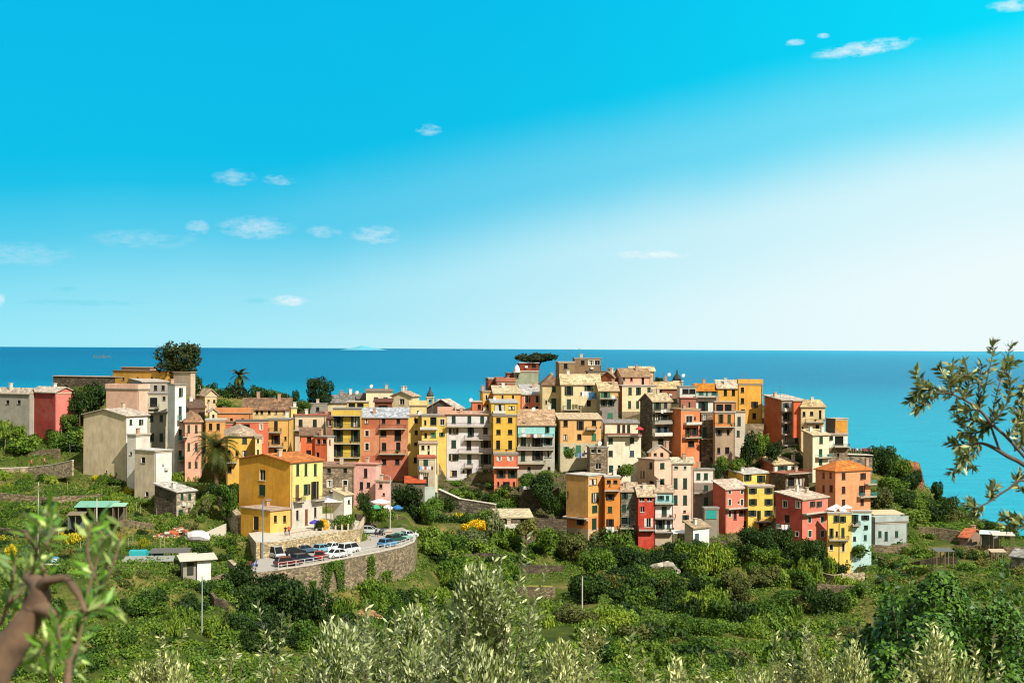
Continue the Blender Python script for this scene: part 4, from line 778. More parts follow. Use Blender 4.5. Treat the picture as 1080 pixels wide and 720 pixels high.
# ------------------------------------------------------------------ camera
cd = bpy.data.cameras.new('camera'); cam = bpy.data.objects.new('camera', cd); C.objects.link(cam)
cam.matrix_world = Matrix.Translation((0, 0, ZC)) @ CAMR.to_4x4(); cd.lens = 50; cd.sensor_width = 36
cd.clip_end = 400000; cd.clip_start = .1; sc.camera = cam
cd.dof.use_dof = True; cd.dof.focus_distance = 280; cd.dof.aperture_fstop = 8.0
sc.view_settings.view_transform = 'Standard'; sc.view_settings.look = 'None'; sc.view_settings.exposure = .9; sc.view_settings.gamma = 1
sc.view_settings.use_curve_mapping = False
sc.render.engine = 'CYCLES'; sc.cycles.use_denoising = True
sc.cycles.pixel_filter_type = 'BLACKMAN_HARRIS'; sc.cycles.filter_width = 1.15
# ------------------------------------------------------------------ car park platform, terrace, walls
def prism_thing(name, label, cat, poly, z0, z1, mat_, kind=None, mtop=None, parent=None):
    a = sum(p[0]*q[1]-q[0]*p[1] for p, q in zip(poly, poly[1:]+poly[:1]))
    poly = poly if a > 0 else poly[::-1]
    m = MB(); m.prism([(p[0], p[1]) for p in poly], z0, z1, 0, 1 if mtop else None)
    o = m.build(name, [mat_, mtop] if mtop else mat_, parent); return tag(o, label, cat, None, kind)
asph = plain('asphalt_grey', (168, 160, 150), .95, var=.12, scale=.6)
conc = plain('pale_concrete', (196, 186, 168), .95, var=.2, scale=1.0)
WALL = stone((148, 132, 102), 2.0)
plat = [(p.x, p.y) for p in edge]+[(p.x, p.y) for p in back]
prism_thing('retaining_wall', 'high pale stone retaining wall under the parked cars', 'wall', plat, ZC-48, ZP-.02, WALL)
ctr = Vector((sum(p[0] for p in plat)/len(plat), sum(p[1] for p in plat)/len(plat)))
pl2 = [tuple(ctr+(Vector(p)-ctr)*.985) for p in plat]
prism_thing('road', None, None, pl2, ZP-.3, ZP+.0, asph, 'structure')
def edgewall(name, label, pts, z, h, th, mat_, cat='wall', zb=None):
    m = MB()
    for p, q in zip(pts, pts[1:]):
        d = Vector((q.x-p.x, q.y-p.y, 0)).normalized(); n = Vector((-d.y, d.x, 0))*th
        a, b_, c, e = p, q, q+n, p+n; z0 = (zb if zb is not None else z); i = len(m.v)
        m.v += [(v.x, v.y, z0) for v in (a, b_, c, e)]+[(v.x, v.y, z+h) for v in (a, b_, c, e)]
        for f in ((0, 3, 2, 1), (4, 5, 6, 7), (0, 1, 5, 4), (1, 2, 6, 5), (2, 3, 7, 6), (3, 0, 4, 7)): m.f.append(tuple(i+k for k in f)); m.m.append(0)
    return tag(m.build(name, mat_), label, cat)
edgewall('kerb', 'pale concrete kerb along the outer edge of the car park', edge[1:], ZP, .18, .35, conc, 'kerb', ZP-.25)
def railing(name, label, pts, z, h, gap, post_mat, rails=(1.0,), rail_mat=None, ps=.06, cat='railing', grp=None):
    root = thing(name, label, cat, (pts[0].x, pts[0].y, z), 0, grp); o = Vector((pts[0].x, pts[0].y, z))
    rl = MB()
    for p, q in zip(pts, pts[1:]):
        L_ = (q-p).length; n = max(1, round(L_/gap))
        for k in range(n):
            c = p.lerp(q, k/n); m = MB(); m.box(-ps, -ps, 0, ps, ps, h); m.build('post', post_mat, root, False, (c.x-o.x, c.y-o.y, 0))
        for r in rails: rl.tube([(p.x-o.x, p.y-o.y, h*r-.05), (q.x-o.x, q.y-o.y, h*r-.05)], .045, 5)
    rl.build('rail', rail_mat or post_mat, root)
inner = [p+(Vector((ctr.x, ctr.y, p.z))-p).normalized()*.2 for p in edge[1:]]
railing('guard_rail', 'pale metal guard rail along the car park edge', inner, ZP+.15, 1.0, 2.0, plain('galvanised_metal', (198, 196, 188), .5), (1.0, .55))
# upper terrace of the mustard house
tpoly = [onz(x, y, ZT) for x, y in [(270, 572), (299, 570.5), (340, 563.5), (380, 557), (384, 551), (352, 541), (330, 541), (300, 556), (262, 562)]]
prism_thing('terrace_wall', 'sandy stone terrace wall between the mustard house and the cars', 'wall', [(p.x, p.y) for p in tpoly], ZC-37, ZT, stone((196, 174, 132), 2.4), mtop=conc)
railing('terrace_fence', 'row of square pale posts with rail on the terrace wall', [p+Vector((0, .4, 0)) for p in tpoly[1:5]], ZT, 1.15, 1.7, plain('painted_post', (206, 190, 160), .8), (.98,), plain('brown_rail', (110, 82, 60), .8), .13, 'fence')
# dark garage mouth under the terrace
g0 = onz(290, 583.5, ZP); gth = thing('garage_entrance', 'dark green garage opening below the terrace behind a silver car', 'garage', g0, R(8))
m = MB(); m.box(-2.2, 0, 0, 2.4, 3, 2.5); m.build('wall', plaster((120, 110, 96)), gth)
m = MB(); m.box(-1.8, -.06, .05, 2.0, -.005, 2.35); m.build('door', plain('green_door', (14, 44, 34), .7), gth)
m = MB(); m.box(-2.3, -.3, 2.502, 2.5, 3.1, 2.62); m.build('roof', conc, gth)
# steps down at the left end of the car park
st0 = onz(283, 601, ZP); stt = thing('stone_steps', 'steep narrow stone steps down from the car park', 'steps', st0, R(-20))
for k in range(9):
    m = MB(); m.box(-.8, -.35*(k+1), -.32*(k+1)-.3, .8, -.35*k-.002, -.32*(k+1)); m.build('step', conc, stt)
m = MB(); m.box(.82, -3.4, -3.3, 1.0, 0, -.0); m.build('side_wall', WALL, stt)

def seg_wall(name, label, pts, h, th, mat_, coping=None, cat='wall', base_=1.5):
    """a wall that follows ground points; pts = [(px,py,D)] of its TOP edge"""
    P = [at(*p) for p in pts]; o = P[0]; root = thing(name, label, cat, o-Vector((0, 0, h)))
    m = MB(); c = MB(); off = o-Vector((0, 0, h))
    for p, q in zip(P, P[1:]):
        d = Vector((q.x-p.x, q.y-p.y, 0)).normalized(); n = Vector((-d.y, d.x, 0))*th
        def blk(mb, a0, zt0, zt1, zb0, zb1, g):
            i = len(mb.v); q4 = (p-n*g, q-n*g, q+n*(1+g), p+n*(1+g))
            zz = (zt0, zt1, zt1, zt0); zb = (zb0, zb1, zb1, zb0)
            mb.v += [(v.x-off.x, v.y-off.y, z-off.z) for v, z in zip(q4, zb)]+[(v.x-off.x, v.y-off.y, z-off.z) for v, z in zip(q4, zz)]
            for f in ((0, 3, 2, 1), (4, 5, 6, 7), (0, 1, 5, 4), (1, 2, 6, 5), (2, 3, 7, 6), (3, 0, 4, 7)): mb.f.append(tuple(i+k for k in f)); mb.m.append(0)
        blk(m, 0, p.z, q.z, p.z-h-base_, q.z-h-base_, 0)
        if coping: blk(c, 0, p.z+.14, q.z+.14, p.z+.003, q.z+.003, .15)
    m.build('masonry', mat_, root)
    if coping: c.build('coping', coping, root)
    return root
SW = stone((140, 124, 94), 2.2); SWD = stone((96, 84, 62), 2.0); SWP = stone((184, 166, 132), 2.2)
cop = plain('coping_concrete', (216, 208, 190), .9)
seg_wall('garden_wall', 'stone garden wall with white sloping coping below the vine plot', [(119, 607.5, 214), (160, 626, 200)], 2.2, .5, SW, cop)
seg_wall('garden_wall', 'short pale stone wall end facing the camera below the vine plot', [(160, 626.3, 199.5), (187, 622.5, 204)], 2.4, .5, SWP, None)
seg_wall('garden_wall', 'dark stone wall with pale top at the far left behind the olive branch', [(-60, 591, 215), (62, 596, 212)], 1.8, .5, SWD, cop)
seg_wall('path_wall', 'low pale wall beside the path with the two walkers', [(-60, 495.5, 296), (30, 493, 296), (56, 490, 292), (76, 485.5, 288)], 1.6, .4, SWP, cop)
seg_wall('garden_wall', 'rough stone wall right behind the two walkers on the path', [(-50, 484, 306), (20, 482, 306), (42, 474, 304), (62, 473, 302)], 2.6, .5, SW)
seg_wall('stone_wall', 'pale rough wall stub left of the car park steps', [(240, 590, 226), (255, 604, 218), (262, 602, 220)], 5, .8, SWP)
seg_wall('stone_wall', 'ruined stone wall rising beside the shed and the car park', [(216, 612, 214), (240, 604, 216)], 3.5, .6, SW)
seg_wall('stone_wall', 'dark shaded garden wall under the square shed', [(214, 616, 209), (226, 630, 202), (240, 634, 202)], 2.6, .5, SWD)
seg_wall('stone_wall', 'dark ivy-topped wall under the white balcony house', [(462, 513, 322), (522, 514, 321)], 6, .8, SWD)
seg_wall('stone_wall', 'grey terrace wall along the lane under the tan laundry tower', [(462, 516, 308), (484, 526, 304), (522, 532, 300)], 4, .6, stone((128, 118, 98), 1.2), cop)
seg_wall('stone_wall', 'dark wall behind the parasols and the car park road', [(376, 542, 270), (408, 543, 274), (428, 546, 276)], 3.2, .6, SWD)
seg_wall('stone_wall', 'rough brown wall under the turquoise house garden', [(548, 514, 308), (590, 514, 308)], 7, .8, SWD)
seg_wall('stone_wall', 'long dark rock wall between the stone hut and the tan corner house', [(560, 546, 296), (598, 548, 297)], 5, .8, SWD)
seg_wall('stone_wall', 'stone retaining wall under the aqua and yellow end houses', [(900, 604, 286), (948, 602, 286)], 3.6, .6, SW)
seg_wall('stone_wall', 'long field wall on the right terraces behind the grey house', [(955, 556, 308), (985, 556, 306), (1013, 560, 303)], 3.2, .6, SW)
seg_wall('stone_wall', 'low dry stone wall right of the broken terraces', [(946, 604, 280), (1012, 602, 276)], 2.6, .6, SWD)
seg_wall('stone_wall', 'upper right dry stone wall near the ruined hut', [(1005, 575, 296), (1085, 577, 292)], 2.4, .6, SW)
seg_wall('stone_wall', 'lowest stone terrace wall on the right slope', [(862, 616, 258), (915, 618, 256)], 2.2, .5, SW)
seg_wall('stone_wall', 'terrace wall with pale rim at the small square field', [(545, 618, 246), (585, 619, 244)], 1.5, .4, SW)
seg_wall('stone_wall', 'brown wall below the yellow tower beside the trees', [(776, 447, 334), (806, 447, 334)], 4, .6, stone((160, 140, 110), 1.2))
seg_wall('viewpoint_wall', 'tall grey viewpoint wall with visitors standing along its top', [(890, 479, 330), (920, 480, 332)], 7, 3, stone((132, 122, 104), 1.2), cop)
seg_wall('stone_wall', 'pale wall with narrow stairs left of the mustard house', [(226, 521, 262), (236, 527, 258), (250, 545, 250)], 5, 1.2, SWP)
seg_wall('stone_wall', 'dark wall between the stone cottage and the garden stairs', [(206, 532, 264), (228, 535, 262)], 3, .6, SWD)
seg_wall('stone_wall', 'low lit wall left of the low mustard extension', [(206, 566, 250), (228, 556, 250), (238, 552, 250)], 2.2, .6, cop)
seg_wall('stone_wall', 'brown terrace wall below the orange brick house and pink annexe', [(404, 508, 296), (430, 510, 300)], 7, .8, SWD)
seg_wall('lane_wall', 'thin pale lane edge climbing the slope below the laundry tower', [(444, 570, 288), (470, 588, 268), (500, 597, 262)], .5, .3, cop)
# small square field
_zf = gp(565, 620)[0].z
fz = [onz(x, y, _zf) for x, y in [(545, 625), (585, 626), (581, 612), (548, 611)]]
prism_thing('field', None, None, [(p.x, p.y) for p in fz], fz[0].z-1.5, fz[0].z+.1, foliage((120, 122, 52), (150, 146, 70), 'dry_grass'), 'structure')

# ------------------------------------------------------------------ vehicles
GL = glassm()
def car(label, px, py, yaw, colr, L_=4.2, W_=1.7, H_=1.45, style='hatch', z=None, D=None):
    p = onz(px, py, ZP) if D is None else at(px, py, D)
    t = thing('parked_car' if style != 'van' else 'parked_van', label, 'car' if style != 'van' else 'van', (p.x, p.y, p.z+.004), R(yaw), 'cars parked by the terrace wall')
    pm = plain('car_paint', colr, .3, var=.03, k0=.8)
    bm = bmesh.new(); bv = MB()
    hl = L_/2; hw = W_/2
    prof = [(-hl, .35), (-hl, .75), (-hl+.12, .88), (-hl+.9, .92), (hl-1.0, .92), (hl-.15, .78), (hl, .62), (hl, .32), (hl-.2, .25), (-hl+.2, .25)]
    n = len(prof)
    for s_, in_ in ((-1, 0.0), (1, 0.0)): bv.v += [(x, s_*hw*(1 if .3 < z_ < .85 else .94), z_) for x, z_ in prof]
    for k in range(n): bv.f.append((k, (k+1) % n, n+(k+1) % n, n+k)); bv.m.append(0)
    bv.f.append(tuple(range(n))[::-1]); bv.f.append(tuple(range(n, 2*n))); bv.m += [0, 0]
    bv.build('body', pm, t)
    r0, r1 = (-hl+.25, hl-1.15) if style in ('hatch', 'van') else (-hl+.7, hl-1.15)
    t0, t1 = (r0+.25, r1-.75) if style != 'sedan' else (r0+.55, r1-.7)
    if style == 'van': t0, t1 = r0+.05, hl-.9; r0 = -hl+.02; r1 = hl-.35
    c = MB(); w0, w1 = hw*.93, hw*.76; zb, zt = .9, H_-.05
    c.v = [(r0, -w0, zb), (r1, -w0, zb), (r1, w0, zb), (r0, w0, zb), (t0, -w1, zt), (t1, -w1, zt), (t1, w1, zt), (t0, w1, zt)]
    for q in ((0, 1, 5, 4), (1, 2, 6, 5), (2, 3, 7, 6), (3, 0, 4, 7), (4, 5, 6, 7)): c.f.append(q); c.m.append(0)
    c.build('windows', GL, t)
    r = MB(); r.box(t0-.03, -w1-.02, zt, t1+.03, w1+.02, H_)
    for xx in ((r0+t0)/2+.0, (t0+t1)/2, ):
        pass
    for s_ in (-1, 1):
        r.tube([(r1, s_*w0, zb), (t1, s_*w1, zt)], .045, 4); r.tube([(r0, s_*w0, zb), (t0, s_*w1, zt)], .06, 4)
        xm = (r0+r1)/2; r.tube([(xm, s_*(w0+.005), zb), ((t0+t1)/2, s_*(w1+.005), zt)], .04, 4)
    r.build('roof', pm, t)
    tm = plain('tyre_rubber', (24, 24, 24), .9); rm = plain('wheel_rim', (150, 150, 150), .4)
    for x in (-hl+.75, hl-.8):
        for s_ in (-1, 1):
            w_ = MB(); w_.tube([(0, -.1, 0), (0, .1, 0)], .31, 14); wo = w_.build('wheel', tm, t, False, (x, s_*(hw-.08), .31))
            w_ = MB(); w_.tube([(0, -.115, 0), (0, .115, 0)], .18, 10); w_.build('rim', rm, wo)
    for s_ in (-1, 1):
        h = MB(); h.box(-.04, -.16, -.07, .02, .16, .07); h.build('headlight', plain('lamp_glass', (220, 222, 220), .2), t, False, (hl, s_*(hw-.3), .62))
        h = MB(); h.box(-.02, -.12, -.09, .03, .12, .09); h.build('tail_light', plain('red_lamp', (150, 20, 16), .3), t, False, (-hl, s_*(hw-.25), .68))
    h = MB(); h.box(-.03, -hw*.9, -.09, .05, hw*.9, .09); h.build('bumper', plain('bumper_plastic', (50, 50, 52), .7), t, False, (hl, 0, .38))
wa = 52
car('silver van backed into the dark green garage opening', 289, 587.5, -50, (176, 184, 186), 4.4, 1.8, 1.9, 'van')
car('dark red estate car nearest the steps at the wall edge', 303.5, 596.5, wa-22, (92, 16, 24), 4.3)
car('dark blue hatchback with pale bonnet beside the dark red estate', 320, 592.5, wa-8, (26, 34, 62), 4.3)
car('black car in the second row behind the dark blue hatchback', 309, 585.5, wa-10, (20, 22, 26), 4.1)
car('blue grey car in the second row against the terrace wall', 322, 583, wa-8, (70, 92, 116), 4.0)
car('bright red small hatchback between dark blue and white cars', 336.5, 589.5, 96, (150, 24, 26), 3.6)
car('light blue hatchback behind the bright red small car', 341, 582, wa, (120, 168, 190), 3.9)
car('white estate car in the back row near the wall corner', 352, 580.5, wa, (226, 228, 226), 4.2, style='sedan')
car('large white saloon at the guard rail in the middle of the row', 357, 587.5, wa-14, (232, 234, 232), 4.5, 1.8, 1.45, 'sedan')
car('white van end parked right behind the large white saloon', 368, 582.5, wa, (222, 226, 224), 4.0, 1.7, 1.7, 'van')
car('silver saloon parked alone across the far end of the road', 389.5, 562.5, -4, (190, 200, 202), 4.4, 1.75, 1.45, 'sedan')
car('sky blue hatchback at the rail on the right end of the car park', 409, 576, wa+4, (64, 130, 176), 3.9)
car('dark green car next to the sky blue hatchback', 417, 571.5, wa, (24, 72, 60), 4.1)
car('mint green small car second from the right end of the rail', 424.5, 569.5, wa, (130, 176, 160), 3.7)
car('white small car at the very right end of the rail', 431, 567.3, wa, (214, 220, 218), 3.6)
def moped(px, py, yaw, col, label):
    p = onz(px, py, ZP); t = thing('moped', label, 'moped', (p.x, p.y, p.z), R(yaw), 'mopeds along the road')
    for x in (-.6, .6):
        w_ = MB(); w_.tube([(x, -.05, .26), (x, .05, .26)], .26, 12); w_.build('wheel', plain('tyre_rubber', (24, 24, 24), .9), t)
    b_ = MB(); b_.tube([(-.65, 0, .55), (-.2, 0, .62), (-.05, 0, .35), (.35, 0, .35), (.55, 0, .85), (.5, 0, 1.0)], [.14, .17, .12, .1, .12, .05], 6); b_.tube([(.5, -.3, 1.02), (.5, .3, 1.02)], .03, 5)
    b_.build('body', plain('moped_paint', col, .4), t)
    s_ = MB(); s_.box(-.7, -.13, .76, -.05, .13, .84); s_.build('seat', plain('black_seat', (24, 22, 22), .7), t)
moped(401, 563.5, 80, (40, 44, 50), 'dark moped parked just right of the silver saloon')
moped(404.5, 564, 75, (150, 150, 150), 'grey moped between the silver saloon and the lamp post')
moped(373.5, 575.5, 60, (60, 40, 40), 'brown moped at the corner of the terrace wall')
moped(262, 599, 60, (170, 40, 40), 'red moped standing left of the garage opening')
moped(268, 598, 60, (60, 90, 150), 'blue moped standing left of the garage opening')

# ------------------------------------------------------------------ people (one skinned body each)
def person_mesh(pose):
    me = bpy.data.meshes.new('person_cage'); b = bmesh.new()
    J = {'pelvis': (0, 0, .95), 'waist': (0, 0, 1.1), 'chest': (0, 0, 1.32), 'neck': (0, 0, 1.48), 'h0': (0, -.01, 1.56), 'h1': (0, -.01, 1.66), 'h2': (0, 0, 1.73)}
    s = .22 if pose == 'walk' else .02
    for k, sg in (('l', 1), ('r', -1)):
        J[k+'hip'] = (.1*sg, 0, .9); J[k+'knee'] = (.11*sg, -s*sg*.6-.02, .5); J[k+'ank'] = (.11*sg, -s*sg+.05*(pose == 'walk'), .08); J[k+'toe'] = (.12*sg, -s*sg-.14, .04)
        J[k+'sh'] = (.19*sg, 0, 1.42); J[k+'el'] = (.25*sg, s*sg*.6+.02, 1.14); J[k+'wr'] = (.26*sg, s*sg*.9-.08, .9); J[k+'ha'] = (.26*sg, s*sg-.12, .8)
    rad = {'pelvis': .15, 'waist': .13, 'chest': .16, 'neck': .055, 'h0': .075, 'h1': .1, 'h2': .07}
    for k in 'lr': rad.update({k+'hip': .1, k+'knee': .065, k+'ank': .045, k+'toe': .04, k+'sh': .065, k+'el': .045, k+'wr': .032, k+'ha': .04})
    E = [('pelvis', 'waist'), ('waist', 'chest'), ('chest', 'neck'), ('neck', 'h0'), ('h0', 'h1'), ('h1', 'h2')]
    for k in 'lr': E += [('pelvis', k+'hip'), (k+'hip', k+'knee'), (k+'knee', k+'ank'), (k+'ank', k+'toe'), ('chest', k+'sh'), (k+'sh', k+'el'), (k+'el', k+'wr'), (k+'wr', k+'ha')]
    names = list(J); me.from_pydata([J[n] for n in names], [(names.index(a), names.index(c)) for a, c in E], [])
    o = bpy.data.objects.new('tmp_person', me); C.objects.link(o)
    md = o.modifiers.new('skin', 'SKIN')
    if not me.skin_vertices: 
        bpy.context.view_layer.objects.active = o
    lay = me.skin_vertices[0].data
    for i, n in enumerate(names): lay[i].radius = (rad[n], rad[n]); lay[i].use_root = (n == 'pelvis')
    ss = o.modifiers.new('sub', 'SUBSURF'); ss.levels = 1; ss.render_levels = 1
    dg = bpy.context.evaluated_depsgraph_get(); ev = o.evaluated_get(dg); out = bpy.data.meshes.new_from_object(ev)
    bpy.data.objects.remove(o); return out
try:
    PM = {p: person_mesh(p) for p in ('walk', 'stand')}
except Exception as e:
    print('person failed', e); PM = None
def person(px, py, D, pose, shirt, trousers, label, yaw=0, grp=None, hair=(40, 28, 20), z=None):
    me = PM[pose].copy(); me.name = 'person'; me.materials.clear()
    for m_ in (plain('skin', (206, 150, 118), .6), plain('shirt', shirt, .9), plain('trousers', trousers, .9), plain('hair', hair, .8)): me.materials.append(m_)
    for f in me.polygons:
        z_ = f.center.z; x_ = abs(f.center.x)
        f.material_index = 3 if (z_ > 1.68 or (z_ > 1.56 and f.center.y > .02)) else 0 if z_ > 1.47 else 1 if (z_ > .98 and not (x_ > .2 and z_ < 1.12)) else 0 if (x_ > .19 and z_ > .7) else 2
        f.use_smooth = True
    p = at(px, py, D)
    if z is not None: p = onz(px, py, z)
    o = link('person', me, None, p, (0, 0, R(yaw))); tag(o, label, 'person', grp)
if PM:
    person(33, 493.2, 298.5, 'walk', (220, 60, 90), (40, 30, 40), 'person in a pink top walking on the path at far left', 90)
    person(47, 491.2, 298.5, 'walk', (226, 110, 130), (50, 24, 34), 'person in pale pink top and dark red trousers on the path', 80)
    person(397, 566, 0, 'walk', (30, 34, 44), (30, 30, 40), 'person in dark clothes walking behind the silver saloon', 60, z=ZP)
    for i, (px, c1, lb) in enumerate([(301, (30, 28, 34), 'person in black standing at the terrace fence corner'), (304.5, (200, 60, 40), 'person in a red shirt on the terrace beside the person in black'), (346, (190, 190, 196), 'person in a grey shirt by the middle terrace posts'), (352.5, (40, 70, 80), 'person in dark teal leaning at the terrace posts'),
          (360, (230, 220, 216), 'person in white sitting area beside the salmon panels'), (367, (226, 130, 110), 'person in salmon shirt near the right terrace posts')]):
        q = onz(px, 565.5-(px-299)*.16, ZT); person(px, 565.5-(px-299)*.16, 0, 'stand', c1, (40, 44, 60), lb, 20*i, z=ZT)
    for i in range(12):
        px = 892.5+i*2.25+random.uniform(-.5, .5); D = 331.5+random.uniform(-.5, 1.5)
        person(px, 479.3, D, 'stand', random.choice([(60, 50, 60), (200, 200, 200), (150, 60, 60), (60, 80, 120)]), (40, 40, 50), 'distant visitor standing in the row on top of the viewpoint wall', i*40, 'visitors on the viewpoint wall')

# ------------------------------------------------------------------ poles, lamps, umbrellas, sheds
def pole(px, ytop, ybot, D, r, colr, label, name='pole', arm=None, cat='pole', z=None):
    p = at(px, ybot, D) if z is None else onz(px, ybot, z); D = p.y; h = at(px, ytop, D).z-p.z
    t = thing(name, label, cat, p); m = MB(); m.tube([(0, 0, -1.5), (0, 0, h)], [r, r*.7], 8); m.build('shaft', plain('pole_paint', colr, .6), t)
    if arm:
        m = MB(); m.tube([(0, 0, h), (arm*.6, -.1, h+.35), (arm, -.2, h+.3)], .05, 6); m.build('arm', plain('pole_paint', colr, .6), t)
        m = MB(); m.box(arm-.1, -.35, h+.18, arm+.55 if arm > 0 else arm-.55, -.05, h+.32); m.build('lamp_head', plain('lamp_housing', (120, 130, 136), .5), t)
    else:
        m = MB(); m.tube([(0, 0, h), (0, 0, h+.08)], [r*.95, r*.6], 8); m.build('cap', conc, t)
pole(277, 528, 589, 0, .13, (104, 136, 156), 'tall blue grey street lamp left of the silver van', 'street_lamp', .9, 'street lamp', ZP)
pole(411.5, 503, 566, 0, .12, (176, 176, 168), 'tall pale street lamp among the cars at the road end', 'street_lamp', -1.0, 'street lamp', ZP)
pole(40, 509, 600, 205, .13, (190, 184, 168), 'pale utility pole rising from the left gardens', 'utility_pole')
pole(213, 608, 655, 192, .1, (150, 172, 166), 'thin grey green pole on the slope below the square shed', 'utility_pole')
pole(614, 608, 656, 232, .13, (196, 192, 176), 'pale leaning pole in the valley below the tan corner house', 'utility_pole')
pole(461.5, 488, 545, 296, .1, (176, 176, 170), 'thin metal mast beside the tan laundry tower', 'mast')
pole(102, 526, 540, 232, .12, (206, 200, 186), 'short white post above the green tarpaulin roof', 'post')
p0 = onz(411.5, 566, ZP); 
def cable(a, b, sag, label):
    m = MB(); pts = [a.lerp(b, k/14)-Vector((0, 0, sag*4*(k/14)*(1-k/14))) for k in range(15)]; m.tube(pts, .035, 4); tag(m.build('cable', plain('cable_rubber', (70, 84, 80), .7)), label, 'cable')
cable(at(40, 511, 205), at(86, 566, 196), .6, 'thin cable dropping right from the left utility pole')
cable(at(40, 511, 205), at(-30, 526, 230), .5, 'thin cable running off the left edge from the utility pole')
cable(at(238, 632, 200), at(292, 668, 188), .5, 'long diagonal cable over the dark bushes in the lower left')
cable(at(500, 510, 318), at(597, 512, 299), .5, 'thin cable over the garden beside the orange red house')
# sign board by the road
p = onz(389, 556, ZP); t = thing('sign_board', 'white square sign board on two legs above the silver saloon', 'sign', p+Vector((0, 3.5, 0)))
for x in (-.5, .5): m = MB(); m.box(x-.04, -.04, 0, x+.04, .04, 3.2); m.build('leg', plain('galvanised_metal', (198, 196, 188), .5), t)
m = MB(); m.box(-.55, -.09, 2.1, .55, -.045, 3.2); m.build('board', plain('white_board', (232, 232, 228), .5), t)
p = onz(410, 570, ZP); t = thing('ticket_kiosk', 'small pale stone pillar at the foot of the pale street lamp', 'pillar', p)
m = MB(); m.box(-.5, -.5, 0, .5, .5, 1.7); m.build('body', plaster((216, 196, 170)), t); m = MB(); m.box(-.6, -.6, 1.7, .6, .6, 1.85); m.build('cap', conc, t)
def parasol(px, py, D, r, colr, label, grp=None, n=8):
    p = at(px, py, D); t = thing('parasol', label, 'parasol', p-Vector((0, 0, 2.3)), random.random(), grp)
    m = MB(); m.tube([(0, 0, 0), (0, 0, 2.7)], .04, 6); m.build('pole', plain('parasol_pole', (180, 160, 130), .6), t)
    m = MB()
    for k in range(n):
        a, b_ = 2*math.pi*k/n, 2*math.pi*(k+1)/n; A = (r*math.cos(a), r*math.sin(a), 2.2); B_ = (r*math.cos(b_), r*math.sin(b_), 2.2)
        m.quad([(0, 0, 2.75), A, B_]); m.quad([A, (A[0], A[1], 2.0), (B_[0], B_[1], 2.0), B_])
    m.build('canopy', plain('parasol_cloth', colr, .9, var=.06), t)
parasol(401, 528, 272, 1.9, (236, 234, 226), 'large white parasol in the bar garden behind the road')
parasol(396, 534, 268, 1.5, (70, 160, 120), 'green parasol in front of the large white parasol')
parasol(408.5, 534.5, 268, 1.3, (226, 226, 220), 'smaller white parasol right of the green parasol')
parasol(419, 534.5, 268, 1.1, (40, 110, 170), 'blue parasol right of the smaller white parasol')
parasol(332, 550, 250, 1.0, (80, 60, 170), 'purple parasol beside the stone ground floor of the mustard house')
parasol(754, 456, 320, .9, (226, 60, 60), 'red parasol on the terrace above the narrow green door house') if False else None
parasol(674.5, 451.5, 316, .9, (220, 50, 60), 'red parasol at the right end of the pale yellow cube terrace')
for i, (x, y) in enumerate([(876.5, 536), (882, 533.5), (888, 537), (893, 534), (885, 538.5)]):
    parasol(x, y, 294+i*.8, 1.1, (236, 236, 230), 'white parasol crowded on the roof terrace of the tall yellow end house', 'parasols on the yellow house terrace')
def pergola(name, label, px, py, D, w, d, h, yaw, roofc, cat='pergola', walls=None, slope=.25):
    p = at(px, py, D); t = thing(name, label, cat, p, R(yaw)); pm = plain('weathered_wood', (126, 108, 84), .9)
    for x in (0, w/2, w):
        for y in (0, d): m = MB(); m.box(x-.07, y-.07, -1.2, x+.07, y+.07, h+(slope if y else 0)); m.build('post', pm, t)
    m = MB(); o = .25; i = [(-o, -o, h-.02), (w+o, -o, h-.02), (w+o, d+o, h+slope+.05), (-o, d+o, h+slope+.05)]
    m.quad([(a, b_, c+.1) for a, b_, c in i]); m.quad(i[::-1])
    for k in range(4): a, b_ = i[k], i[(k+1) % 4]; m.quad([a, b_, (b_[0], b_[1], b_[2]+.1), (a[0], a[1], a[2]+.1)])
    m.build('roof', plain('sheet_roof', roofc, .6), t)
    if walls:
        m = MB(); m.box(.1, d-.15, -1, w-.1, d-.05, h+slope*.8); m.box(.1, .1, -1, .2, d-.16, h-.05); m.build('wall', plaster(walls), t)
pergola('shed', 'square garden shed with shallow grey roof and white side', 193, 605, 212, 2.2, 3.4, 2.2, 20, (206, 190, 168), 'shed', (150, 150, 136))
B_ = thing('garden_hut', 'grey plank hut with white lit side under a thin sheet roof', 'hut', at(208, 606, 210), R(20))
m = MB(); m.box(0, 0, -1.2, 2.0, 2.6, 2.2); m.build('wall', plaster((232, 232, 226)), B_)
m = MB(); m.box(-2.0, .4, -1.2, -.01, 2.6, 2.1); m.build('plank_wall', plain('grey_planks', (150, 146, 128), .9), B_)
m = MB(); m.box(-1.4, .3, 0, -.5, .39, 1.8); m.build('door', plain('dark_door', (50, 52, 44), .9), B_)
m = MB(); m.quad([(-2.6, -.6, 2.12), (2.9, -.6, 2.25), (2.9, 3.4, 2.65), (-2.6, 3.4, 2.5)]); m.quad([(-2.6, -.6, 2.22), (2.9, -.6, 2.35), (2.9, 3.4, 2.75), (-2.6, 3.4, 2.6)])
m.quad([(-2.6, -.6, 2.12), (2.9, -.6, 2.25), (2.9, -.6, 2.35), (-2.6, -.6, 2.22)]); m.quad([(2.9, -.6, 2.25), (2.9, 3.4, 2.65), (2.9, 3.4, 2.75), (2.9, -.6, 2.35)]); m.build('roof', plain('sheet_roof', (214, 198, 178), .6), B_)
pergola('pergola', 'low grey roofed pergola on posts over the vine plot', 131, 604, 216, 7, 3, 1.7, 8, (150, 150, 140))
pergola('pergola', 'dark narrow pergola joining the grey pergola to the hut', 160, 596, 220, 5.5, 2.5, 1.9, 8, (96, 92, 84))
